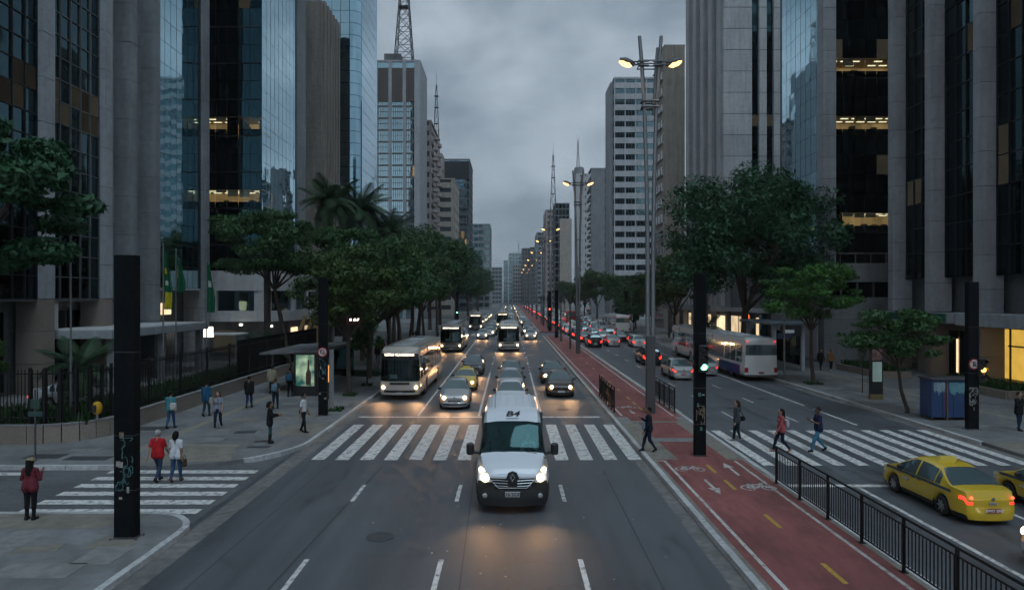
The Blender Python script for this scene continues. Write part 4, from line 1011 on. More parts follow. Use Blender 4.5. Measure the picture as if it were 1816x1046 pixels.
def make_car(kind, txt=''):
    t = thing('car'); sp = CARSPEC[kind]; hl = sp['L']/2
    pr = car_parts(kind, tails=(4,) if kind == 'sedan' else (3,4))
    for key, mb in pr.items():
        nm = key.split(':')[0]; o = weld(mb).build(nm, PART_MAT[nm], t, True)
    add_wheels(t, W_CAR, sp['W']/2-.10, sp['wheels'])
    for sx in (-1, 1):
        o = MB().lathe([(.105,-.01),(.10,.03),(.06,.055),(.01,.06)], (sx*sp['W']*.335, hl+.045, .655 if kind != 'suv' else .76), 'y', 14).build('headlamp', M['head'], t, True)
    hb = MB().bbox(-.11,.11, sp['rear'][0]*.55+sp['rear'][1]*.45-.02, sp['rear'][0]*.55+sp['rear'][1]*.45+.02, 1.0, 1.03, .008)
    MB().bbox(-.12,.12, -hl-.11, -hl-.085, .62, .70, .008).build('boot_handle', M['chrome'], t)
    mirror_part(t, sp['W']/2+.06, (.80 if kind != 'suv' else .74), 1.0 if kind != 'suv' else 1.1)
    plate_part(t, hl+.20, .40, 1, txt); plate_part(t, -hl-.155, .46, -1, txt)
    for sx in (-1, 1):
        for y in (sp['sides'][1][1]-.15, sp['sides'][2][1]-.78): MB().bbox(sx*(sp['W']/2)-.012, sx*(sp['W']/2)+.012, y-.09, y+.09, .80, .825, .006).build('door_handle', M['black_plastic'], t)
    MB().disc((0, hl+.185 - .06, .66), .055, .02, 'y', 16).build('emblem', M['chrome'], t); MB().disc((0,-hl-.12,.80), .05, .02, 'y', 16).build('emblem', M['chrome'], t)
    MB().bbox(-sp['W']/2+.18, sp['W']/2-.18, -hl+.3, hl-.3, .2, .32, .02).build('underbody', M['black_plastic'], t)
    MB().tube([(0,-.55,sp['top'][5][1]),(0,-.72,sp['top'][5][1]+.22)], .006, 5).build('antenna', M['black_plastic'], t)
    return t
PROTO = {k: make_car(k) for k in CARSPEC}
def colour(t, pmat, tail=None, head=True):
    for c in kids(t):
        n0 = c.name.split('.')[0]
        if n0 == 'body':
            c.material_slots[0].link = 'OBJECT'; c.material_slots[0].material = pmat
        if n0 == 'taillight' and tail:
            c.material_slots[0].link = 'OBJECT'; c.material_slots[0].material = tail
        if n0 == 'headlight' and not head:
            c.material_slots[0].link = 'OBJECT'; c.material_slots[0].material = M['lens']
        if n0 == 'headlamp' and not head:
            c.material_slots[0].link = 'OBJECT'; c.material_slots[0].material = M['lens']
USED = set()
def car(kind, x, y, rz, col, label, group, tail=None, head=True, beams=False):
    if kind in USED: t = copy_tree(PROTO[kind])
    else: t = PROTO[kind]; USED.add(kind); kids(t)
    t.location = (x, y, .004); t.rotation_euler = (0,0,rz); t.scale = (1,1,1); tag(t, label, 'car', group)
    KIDS[t.name] = list(t.children); colour(t, P[col], tail, head)
    if beams: beam(t, CARSPEC[kind]['W']*.335, CARSPEC[kind]['L']/2+.14, .66)
    return t
def beam(t, x, y, z, e=75, tilt=9, size=95):
    for sx in (-1, 1):
        d = bpy.data.lights.new('beam', 'SPOT'); d.energy = e; d.color = (1.0,.54,.25); d.spot_size = R(size); d.spot_blend = .9; d.shadow_soft_size = .06
        o = bpy.data.objects.new('headlight_beam', d); COL.objects.link(o); o.parent = t; o.location = (sx*x, y, z); o.rotation_euler = (R(90-tilt), 0, 0)
ON, AW = math.pi, 0.0          # oncoming / driving away
GL, GR = 'oncoming traffic', 'traffic driving away'
# --- yellow taxis
def taxi_trim(t, label_):
    sp = CARSPEC['sedan']; blue = M.setdefault('taxi_blue', mat('taxi_stripe', (.015,.05,.085), .4))
    for sx in (-1, 1):
        st = MB(); N = 22
        for i in range(N):
            y0, y1 = -1.62 + 3.3*i/N, -1.62 + 3.3*(i+1)/N
            def q(y, z): 
                e = max(0.0, (abs(y) - (2.11-.55))/.55); w = .84*(1-.16*e**2.2); return (sx*(w*.992+.006 if z < .87 else w*.975+.006), y, z)
            zz = lambda y: .83 - .02*max(0,y)
            qd = [q(y0, zz(y0)), q(y1, zz(y1)), q(y1, zz(y1)+.085), q(y0, zz(y0)+.085)]
            st.quad(*(qd if sx > 0 else qd[::-1]))
        weld(st).build('stripe', blue, t, 'all')
        MB().box(sx*.838-.004, sx*.838+.012, .42, .82, .62, .70).build('licence_lettering', M['paint_dull'], t)
    s_ = MB().prism([(-.30,1.47),(.30,1.47),(.24,1.60),(-.24,1.60)], -.28, -.14, 'y').build('taxi_sign', M.setdefault('taxi_sign', mat('taxi_roof_sign', (.62,.50,.10), .4)), t)
    return t
t = car('sedan', 12.84, 20.25, AW+.02, 'taxi', 'yellow taxi with blue side stripe stopped behind the black railing', 'yellow taxis', M['tail'], head=False)
taxi_trim(t, ''); t.scale = (.93,.93,.90)
for sx in (-1, 1): MB().lathe([(.05,.0),(.045,-.02),(.01,-.03)], (sx*.60,-2.165,.825), 'y', 12).build('brake_bulb', M['brake_bulb'], t, True)
for c in list(t.children):
    if c.name.startswith('number_plate'): bpy.data.objects.remove(c)
plate_part(t, -2.11-.16, .47, -1, 'EWO 2005', True); KIDS.pop(t.name, None)
TAXI = t
t2 = copy_tree(TAXI); t2.location = (15.75, 19.3, .004); t2.rotation_euler = (0,0,.02); tag(t2, 'yellow taxi cut by the frame edge beyond the other taxi', 'car', 'yellow taxis')
t3 = copy_tree(TAXI); t3.location = (-2.95, 46.2, .004); t3.rotation_euler = (0,0,ON); tag(t3, 'oncoming yellow taxi behind the silver hatchback with headlights on', 'car', 'yellow taxis')
for c in list(t3.children):
    if c.name.startswith('headlamp'): c.material_slots[0].material = M['head']
    if c.name.startswith('headlight') and c.type == 'MESH': c.material_slots[0].material = M['lens_lit']
    if c.name.startswith('taillight'): c.material_slots[0].material = M['tail_off']
beam(t3, .56, 2.25, .66)
for o_ in (t2, t3): KIDS.pop(o_.name, None)
# the plain sedan prototype for other cars: copies made without the taxi trim
KIDS[PROTO['sedan'].name] = [c for c in TAXI.children if c.name.split('.')[0] not in ('stripe','licence_lettering','taxi_sign','lettering','brake_bulb')]
car('hatch', 12.58, 13.9, AW, 'white', 'white car entering the frame behind the yellow taxi', GR, M['tail_off'], head=True)
# --- near oncoming cars
car('hatch', -3.06, 39.0, ON+.03, 'silver', 'silver hatchback waiting at the stop line ahead of the oncoming taxi', GL, beams=True)
car('sedan', -2.9, 55.3, ON, 'graphite', 'dark grey sedan following the oncoming yellow taxi', GL, head=True, beams=True)
car('sedan', .05, 38.4, ON, 'white', 'pale car directly behind the white van', GL)
car('hatch', .05, 44.4, ON, 'silver', 'silver car two behind the white van', GL)
car('hatch', .1, 50.0, ON, 'graphite', 'dark hatchback three behind the white van', GL)
car('hatch', 3.15, 43.4, ON-.02, 'brown', 'dark brown hatchback with headlights beside the median kerb', GL, beams=True)
car('hatch', 3.05, 49.6, ON, 'black', 'black hatchback behind the dark brown hatchback', GL, beams=True)
car('hatch', -4.0, 100.5, ON, 'silver', 'silver car at the far stop line beside the lane line', GL, beams=True)
car('sedan', -.9, 101, ON, 'white', 'white car at the far stop line next to the single bus', GL)
car('hatch', 3.0, 99.2, ON, 'silver', 'silver car leading the inner lane near the far crossing', GL, beams=True)
# --- near cars driving away
car('sedan', 12.75, 52.2, AW, 'silver', 'silver sedan with brake lights half behind the signal column', GR, M['tail'], head=False)
car('sedan', 15.35, 54.8, AW, 'silver', 'silver sedan between the signal column and the white bus', GR, M['tail'], head=False)
car('suv', 12.75, 63.0, AW, 'black', 'black sport utility car braking behind the tall lamp post', GR, M['tail'], head=False)
car('hatch', 15.7, 84.6, AW, 'white', 'white hatchback braking in the third lane', GR, M['tail'], head=False)
car('sedan', 12.8, 86, AW, 'silver', 'silver sedan braking in the second lane', GR, M['tail'], head=False)
car('suv', 10.4, 84.8, AW, 'black', 'black hatchback braking beside the cycle path', GR, M['tail'], head=False)
car('sedan', -24.5, 38.5, R(-70), 'white', 'white car parked behind the black fence near the flagpoles', None, head=False)

# --- white van
def make_van(label):
    t = thing('van', label, 'van'); L_, W, hl = 6.1, 2.14, 3.05
    top = [(-3.05,.8),(-3.04,2.3),(-2.95,2.47),(-2.6,2.53),(.4,2.54),(.95,2.47),(1.28,2.33),(1.36,2.27),(2.12,1.50),(2.2,1.465),(2.66,1.34),(2.86,1.27),(2.99,1.16),(3.05,1.04)]
    belt = [(-3.05,1.3),(1.3,1.28),(2.2,1.22),(2.9,1.10),(3.05,.98)]
    def region(where, x, y, z, j):
        sd = 'L' if x < 0 else 'R'
        if where == 'side':
            if j in (6,7,8) and 1.05 < y < 2.02 and z > 1.33: return 'side_window:'+sd
            if j >= 10 and 1.34 < y < 2.13: return 'windshield'
            if j == 9 and 1.30 < y < 2.16: return 'windshield_surround'
            if j <= 1 and z < .52: return 'side_moulding'
            if y > hl-.62 and z < .86: return 'bumper:F'
        if where == 'front':
            if z < .72 or (z < .90 and abs(x) > .58): return 'bumper:F'
            if abs(x) < .66 and z < 1.02: return 'grille'
        if where == 'rear' and j <= 1: return 'bumper:R'
        return None
    mats_ = {'body': P['vanwhite'], 'windshield': M['cab_glass'], 'side_window': M['cab_glass'], 'bumper': M['black_plastic'], 'grille': M['black_plastic'], 'side_moulding': M['black_plastic'], 'windshield_surround': M['black_plastic']}
    for key, mb in hull(L_, W, top, belt, .24, (-1.55,2.02), .345, tumble=.15, U=(.1,.55,1.0), region=region, step=.08, bulge=(.20,.04), nose=.05, crown=.03, roofr=.11, bump=.04).items():
        nm = key.split(':')[0]; weld(mb).build(nm, mats_[nm], t, True)
    add_wheels(t, W_VAN, .90, (-1.55,2.02))
    # roof ribs
    for x in (-.62,-.38,-.14,.14,.38,.62): MB().bbox(x-.035,x+.035,-2.7,.2,2.555-.04*abs(x),2.580-.04*abs(x),.01).build('roof_rib', P['vanwhite'], t)
    for sx in (-1, 1):
        hp = [(.60,.92),(.82,.86),(.96,.98),(1.0,1.18),(.97,1.44),(.90,1.48),(.84,1.26),(.69,1.10)]
        b = MB(); n_ = len(hp)
        yy = lambda x, z: 3.25 - .33*max(0,(x-.55)/.45)**1.8 - .50*max(0, z-.98)
        f_ = [(sx*x, yy(x,z), z) for x, z in hp]; k_ = [(sx*x, yy(x,z)-.30, z) for x, z in hp]
        b.add(f_ + k_, [tuple(range(n_)) if sx < 0 else tuple(range(n_-1,-1,-1))] + [(i,(i+1)%n_,(i+1)%n_+n_,i+n_) for i in range(n_)])
        h_ = b.build('headlight', M['lens'], t)
        MB().lathe([(.105,-.06),(.10,0),(.085,.02),(.05,.032)], (sx*.79, 3.17, 1.01), 'y', 18).build('lamp', M['head'], h_, True)
        MB().lathe([(.055,-.04),(.06,0),(.04,.02)], (sx*.90, 3.00, 1.22), 'y', 14).build('lamp', M['head'], h_, True)
        MB().lathe([(.07,-.03),(.07,.0),(.045,.012)], (sx*.78, 3.19, .52), 'y', 14).build('fog_lamp', M['lens'], t, True)
        b = MB().bbox(sx*1.27-.115, sx*1.27+.115, 1.76, 1.92, 1.36, 1.72, .05); b.tube([(sx*1.0,1.86,1.42),(sx*1.2,1.84,1.44)], .045, 8); b.build('mirror', M['black_plastic'], t, True)
        MB().bbox(sx*.93-.06, sx*.93+.06, -3.1,-3.04, .95, 1.55, .02).build('taillight', M['tail_off'], t)
    for k, z in enumerate((.80,.875,.95)):
        w_ = .50 + .05*k
        b = MB()
        for sx in (-1,1): b.tube([(sx*.13,3.262,z),(sx*w_,3.235-.02*k,z+.012)], .012, 6)
        b.build('grille_bar', M['chrome'], t)
    MB().tube([(-.66,3.20,1.02),(-.40,3.245,.75),(.40,3.245,.75),(.66,3.20,1.02)], .016, 6).build('grille_trim', M['chrome'], t)
    # diamond badge on its dark shield
    MB().prism([(-.19,1.0),(-.11,.90),(.11,.90),(.19,1.0),(.12,1.17),(0,1.22),(-.12,1.17)], 3.20, 3.265, 'y').build('badge_shield', M['black_plastic'], t)
    d = MB(); o_ = [(0,.915),(.082,1.05),(0,1.185),(-.082,1.05)]; i_ = [(0,.99),(.035,1.05),(0,1.11),(-.035,1.05)]
    for k in range(4):
        a, b2, c, e2 = o_[k], o_[(k+1)%4], i_[(k+1)%4], i_[k]; d.prism([a,b2,c,e2], 3.262, 3.285, 'y')
    d.build('diamond_badge', M['chrome'], t)
    plate_part(t, 3.285, .58, 1, 'B16 2CX0', w=.42, h=.15)
    for k, x in enumerate((-.72, .0)):
        MB().tube([(x,2.20,1.475),(x+.62,2.08,1.545)], .014, 6).build('wiper', M['black_plastic'], t)
    MB().tube([(.55,.62,2.57),(.55,.20,2.98)], .009, 6).build('antenna', M['black_plastic'], t)
    me = text_mesh('B4', .40, M['ink'], .004, shear=.22, bold=.012)
    ob('lettering', me, t, loc=(0,1.075,2.4555), rot=(R(23), 0, R(180)))
    MB().box(-.19,.19,1.285,1.305,2.352,2.362).build('underline', M['ink'], t)
    drv = MB()                                            # cab furniture seen through the glass
    MB().bbox(-.90,.90,1.62,2.08,1.1,1.40,.06).build('dashboard', M['black_plastic'], t)
    MB().box(-.97,.97,.50,.56,.4,2.42).build('bulkhead', M['steel_d'], t); MB().box(-.95,.95,.56,2.0,.4,.46).build('cab_floor', M['black_plastic'], t)
    for x in (-.5,.5):
        MB().bbox(x-.24,x+.24,.60,.78,.9,1.62,.07).build('seat_back', M['black_plastic'], t); MB().bbox(x-.12,x+.12,.62,.74,1.64,1.86,.05).build('headrest', M['black_plastic'], t)
    MB().lathe([(.19,-.012),(.205,0),(.19,.012)], (-.5,1.50,1.42), 'y', 20).build('steering_wheel', M['black_plastic'], t)
    MB().box(-.1,.28,1.8,1.95,1.402,1.41).build('papers', M['white_ink'], t)
    for (x, z) in ((.80,2.26),(-.80,2.26)): MB().box(x-.03,x+.03,1.375,1.395,z-.0,z+.02).build('inspection_sticker', M['white_ink'], t)
    beam(t, .79, 3.27, 1.0, e=58, tilt=9)
    return t
van = make_van('white delivery van with black B4 lettering just past the zebra stripes'); van.location = (.08, 22.4, .004); van.rotation_euler = (0,0,ON)

# --- buses
def make_bus(L_=11.6):
    t = thing('bus'); W, hl, Hb = 2.5, L_/2, 3.12
    top = [(-hl,2.9),(-hl+.08,3.05),(-hl+.3,Hb),(hl-.5,Hb),(hl-.2,3.08),(hl-.06,2.98),(hl,2.85)]
    belt = [(-hl,1.22),(hl,1.12)]
    wins = []; y = -hl+.55
    while y < hl-1.5: wins.append((y, y+1.28)); y += 1.40
    wins.append((hl-1.25, hl-.35))
    def region(where, x, y, z, j):
        sd = 'L' if x < 0 else 'R'
        if where == 'side':
            if j in (7,8):
                for q, (a, b) in enumerate(wins):
                    if a < y < b: return 'side_window:%s%02d' % (sd, q)
            if y > hl-.14 and j in (7, 8): return 'windshield'
            if j <= 0 and z < .5: return 'skirt'
        if where == 'front':
            if j in (6,7,8): return 'windshield'
            if j == 9: return 'sign_surround'
            if j == 10: return 'sign_surround'
            if j in (1,) and abs(x) < .9: return 'lower_grille'
            if j == 4 and abs(x) < .75: return 'grille'
        if where == 'rear':
            if j in (8,9) and abs(x) < 1.15: return 'rear_window'
            if j in (2,3) and abs(x) > 1.0: return 'taillight:'+sd
            if j == 0: return 'skirt'
        return None
    mats_ = {'body': P['cream'], 'windshield': M['bus_glass'], 'side_window': M['car_glass'], 'rear_window': M['car_glass'], 'sign_surround': M['black_plastic'],
             'lower_grille': M['black_plastic'], 'grille': M['black_plastic'], 'skirt': M['steel_d'], 'taillight': M['tail']}
    for key, mb in hull(L_, W, top, belt, .33, (-hl+3.0, hl-2.55), .50, tumble=.07, T=(0,.16,.34,.52,.74,.93), U=(.06,.42,.78,.90,1.0), region=region, step=.14, bulge=(.24,.06), nose=.035, crown=.04, roofr=.14, bump=.05, arch=.07).items():
        nm = key.split(':')[0]; weld(mb).build(nm, mats_[nm], t, True)
    add_wheels(t, W_BUS, 1.06, (-hl+3.0, hl-2.55))
    for sx in (-1, 1):
        h_ = MB().bbox(sx*.98-.17, sx*.98+.17, hl-.0, hl+.13, .66, .86, .05).build('headlight', M['lens_lit'], t)
        MB().lathe([(.10,-.01),(.10,.05),(.06,.075)], (sx*.98, hl+.115, .76), 'y', 14).build('lamp', M['head'], h_, True)
        b = MB().bbox(sx*1.42-.11, sx*1.42+.11, hl+.04, hl+.2, 1.75, 2.25, .04); b.tube([(sx*1.2,hl+.05,2.6),(sx*1.42,hl+.12,2.5),(sx*1.42,hl+.12,2.2)], .03, 6); b.build('mirror', M['black_plastic'], t)
    MB().box(-1.15,1.15,-hl+.6,hl-.15,.80,.86).build('floor', M['black_plastic'], t); MB().bbox(-1.12,1.12,hl-.55,hl+.02,.86,1.22,.05).build('dashboard', M['black_plastic'], t)
    MB().box(-1.15,-.25,hl-2.1,hl-2.05,.86,2.9).build('partition', M['steel_d'], t); MB().box(-1.16,1.16,hl-3.6,hl-3.55,.86,3.0).build('cabin_shade', M['black_plastic'], t)
    MB().bbox(-.85,-.35,hl-1.6,hl-1.4,.86,1.9,.06).build('driver_seat', M['black_plastic'], t); MB().lathe([(.22,-.014),(.24,0),(.22,.014)], (-.6,hl-.62,1.30), 'y', 18).build('steering_wheel', M['black_plastic'], t)
    MB().box(.15,.6,hl+.02,hl+.06,1.25,1.5).build('route_card', M['white_ink'], t)
    sg = MB().box(-.82,.82,hl+.20,hl+.235,2.585,2.80).build('destination_sign', M['black_plastic'], t)
    me = text_mesh(rnd.choice(['TERM. VARGINHA','METRO VILA MARIANA']), .20, M.setdefault('led', emat('led_sign', (1.0,.86,.66), 2.6)), .002, bold=.006)
    ob('lettering', me, sg, loc=(0, hl+.24, 2.69), rot=(R(90),0,R(180)), scale=(.85,1,1))
    for k, y in enumerate((-hl+1.6,-hl+4.2,-.1,hl-3.2,hl-1.2)): MB().bbox(-.55,.55,y-.42,y+.42,3.13,3.235,.04).build('roof_hatch', M['concrete_l'], t)
    for sx in (-1, 1): MB().bbox(sx*1.02-.04, sx*1.02+.04, -hl+.5, hl-.6, 3.10, 3.15, .015).build('roof_rail', M['steel'], t)
    for y in (hl-1.75, -.4):                              # doors on the kerb side
        for q in (0, 1):
            d = MB().bbox(1.225,1.262,y+.62*q-.6,y+.62*q-.02,.42,2.55,.01).build('door', M['black_plastic'], t)
            piece('door_pane', d, M['car_glass'], 1.255, 1.272, y+.62*q-.53, y+.62*q-.09, .6, 2.4)
    for x in (-.55, .25): MB().tube([(x,hl+.225,1.2),(x+.55,hl+.225,1.55)], .014, 6).build('wiper', M['black_plastic'], t)
    MB().disc((0,hl+.245,.98), .09, .03, 'y', 18).build('emblem', M['chrome'], t); plate_part(t, hl+.30, .42, 1); plate_part(t, -hl-.12, .62, -1, red=True)
    for sx in (-1,1): MB().bbox(sx*1.0-.05, sx*1.0+.05, -hl-.1, -hl-.0, 2.86, 2.94, .01).build('upper_lamp', M['tail_dim'], t)
    MB().box(-.34,.34,-hl-.105,-hl-.05,1.2,1.24).build('rear_badge', M['steel'], t)
    return t
BUS = make_bus()
first = [True]
def bus(x, y, rz, col, label, front=True, beams=False, group='city buses', skirt=None):
    t = BUS if first[0] else copy_tree(BUS); first[0] = False
    KIDS[t.name] = list(t.children)
    hl = 5.8; t.location = (x, y + (hl if rz == ON or abs(rz-ON) < .2 else hl), .004); t.rotation_euler = (0,0,rz); tag(t, label, 'bus', group)
    for c in KIDS[t.name]:
        n0 = c.name.split('.')[0]
        if n0 == 'body': c.material_slots[0].link = 'OBJECT'; c.material_slots[0].material = P[col]
        if n0 == 'taillight' and front: c.material_slots[0].link = 'OBJECT'; c.material_slots[0].material = M['tail_off']
        if n0 == 'headlight' and not front:
            c.material_slots[0].link = 'OBJECT'; c.material_slots[0].material = M['lens']
            for l in kids(c): l.material_slots[0].link = 'OBJECT'; l.material_slots[0].material = M['lens']
    if beams: beam(t, .98, hl+.22, .76, e=110)
    return t
bus(-6.45, 40.6, ON-.012, 'cream', 'cream city bus pulled up at the kerb by the stop line', beams=True)
bus(-6.5, 75.5, ON, 'busgrey', 'darker city bus behind the cream bus in the bus lane', beams=True)
bus(-.1, 76.5, ON, 'cream', 'city bus alone in the middle lane approaching the crossing', beams=True)
b1 = bus(18.25, 49.6, AW, 'buswhite', 'white city bus with blue flank seen from behind at the kerb', front=False)
blue_b = mat('bus_blue', (.02,.055,.20), .35)
for (y0, y1) in ((-1.9,3.0),): MB().box(-1.275,-1.252,y0-3.0,y1-3.0,.45,1.12).build('blue_panel', blue_b, b1)
bus(18.5, 62.0, AW-.02, 'buswhite', 'city bus ahead of the blue-flanked bus, half hidden by the signal column', front=False)
bus(18.6, 113, AW+.02, 'buswhite', 'distant white bus at the kerb past the far crossing', front=False)
bus(-6.3, 126, ON, 'busgrey', 'distant dark bus queueing in the oncoming bus lane')
bus(-1.4, 135, ON, 'gold', 'distant bus with yellow front in the queue')
bus(13.6, 150, AW, 'red', 'distant red bus amid the brake lights', front=False)

# --- the far queue: small cars in one piece each
def small_car(kind, oncoming):
    pr = car_parts(kind, .2, (3,4)); mb = MB(); mats_ = [P['silver'], M['car_glass'], M['head_far'] if oncoming else M['lens'], M['tail_off'] if oncoming else M['tail_far'], M['rubber']]
    for key, m_ in pr.items():
        nm = key.split(':')[0]; mb.mi = {'windshield':1,'rear_window':1,'side_window':1,'taillight':3,'sill':4,'grille':4,'air_intake':4}.get(nm, 0)
        w_ = weld(m_); mb.add(w_.v, w_.f)
    sp = CARSPEC[kind]
    for sx in (-1,1):
        mb.mi = 2; mb.lathe([(.12,0),(.11,.05)], (sx*.56, sp['L']/2+.06, .66), 'y', 8)
        mb.mi = 4
        for y in sp['wheels']: mb.lathe([(.30,-.09),(.30,.09)], (sx*(sp['W']/2-.1), y, .30), 'x', 12)
    return mb.mesh('far_car', mats_, True)
SM = {(k, o): small_car(k, o) for k in CARSPEC for o in (0, 1)}
ordn = lambda n: '%d%s' % (n, {1:'st',2:'nd',3:'rd'}.get(n % 10 if n not in (11,12,13) else 0, 'th'))
cn = {'silver':'silver','white':'white','black':'black','graphite':'dark grey','red':'red','navy':'navy','gold':'golden','taxi':'yellow','brown':'brown'}
for (x, lane, on, y0, y1) in ((-6.4,'bus lane',1,142,230),(-3.1,'second lane',1,108,430),(.1,'third lane',1,106,430),(3.2,'inner lane by the median',1,106,430),
                              (10.1,'inner lane by the cycle path',0,94,430),(12.75,'second lane',0,95,430),(15.4,'third lane',0,94,430),(18.0,'kerb lane',0,128,430)):
    y = y0; n = 0
    while y < y1:
        n += 1
        if rnd.random() < .95 and not (lane == 'third lane' and on and 133 < y < 150) and not (lane == 'second lane' and not on and 146 < y < 166) and not (x == 15.4 and 146 < y < 166):
            k = rnd.choice(('hatch','hatch','sedan','sedan','suv')); c = rnd.choice(('silver','silver','white','white','black','graphite','red','navy','brown','taxi' if not on else 'silver'))
            o = ob('car', SM[k, on], loc=(x + rnd.uniform(-.25,.25), y, .004), rot=(0,0,(ON if on else AW) + rnd.uniform(-.02,.02)))
            o.material_slots[0].link = 'OBJECT'; o.material_slots[0].material = P[c]
            tag(o, '%s car %s in %s of distant %s queue' % (cn[c], ordn(n), lane, 'oncoming' if on else 'brake-light'), 'car', 'far oncoming cars' if on else 'far braking cars')
        y += rnd.uniform(5.6, 7.2) if y < 220 else rnd.uniform(7, 11)
# ---------------------------------------------------------------- people: one continuous skinned body each
def surf_nets(D, org, h):
    s = D < 0; nx, ny, nz = D.shape
    c = np.zeros((nx-1,ny-1,nz-1), np.int8)
    for a in (0,1):
        for b in (0,1):
            for d in (0,1): c += s[a:nx-1+a, b:ny-1+b, d:nz-1+d]
    act = (c > 0) & (c < 8); idx = -np.ones(act.shape, np.int64); I = np.argwhere(act); idx[act] = np.arange(len(I))
    acc = np.zeros((len(I),3)); cnt = np.zeros(len(I))
    for ax in range(3):
        o1, o2 = [k for k in range(3) if k != ax]
        for u in (0,1):
            for v in (0,1):
                off = np.zeros(3, int); off[o1] = u; off[o2] = v; A = I + off; B = A.copy(); B[:,ax] += 1
                da = D[A[:,0],A[:,1],A[:,2]]; db = D[B[:,0],B[:,1],B[:,2]]; m = (da < 0) != (db < 0)
                t = np.where(m, da/np.where(np.abs(da-db) < 1e-9, 1e-9, da-db), 0); p = A.astype(float); p[:,ax] += t
                acc[m] += p[m]; cnt[m] += 1
    V = acc/np.maximum(cnt,1)[:,None]*h + org
    F_ = []
    for ax in range(3):
        o1, o2 = [(1,2),(2,0),(0,1)][ax]
        sl = [slice(None)]*3; a = [slice(None)]*3; a[ax] = slice(0,-1); b = [slice(None)]*3; b[ax] = slice(1,None)
        E = np.argwhere(s[tuple(a)] != s[tuple(b)])
        E = E[(E[:,o1] > 0) & (E[:,o2] > 0) & (E[:,o1] < D.shape[o1]-1) & (E[:,o2] < D.shape[o2]-1)]
        def cell(d1, d2):
            q = E.copy(); q[:,o1] -= d1; q[:,o2] -= d2; return idx[q[:,0],q[:,1],q[:,2]]
        Q = np.stack([cell(1,1), cell(0,1), cell(0,0), cell(1,0)], 1)
        inside = s[E[:,0],E[:,1],E[:,2]]
        Q[~inside] = Q[~inside][:,::-1]
        F_.append(Q[(Q >= 0).all(1)])
    return V, np.concatenate(F_)
_fab = {}
def fabric(c):
    if c not in _fab: _fab[c] = mat('cloth_%d' % len(_fab), c, .85, spec=.2, var=.30, vscale=6, bump=.6, bscale=14)
    return _fab[c]
SKIN = {'l': mat('skin_light', (.36,.21,.15), .55), 'm': mat('skin_mid', (.24,.13,.085), .55), 'd': mat('skin_dark', (.10,.055,.038), .55)}
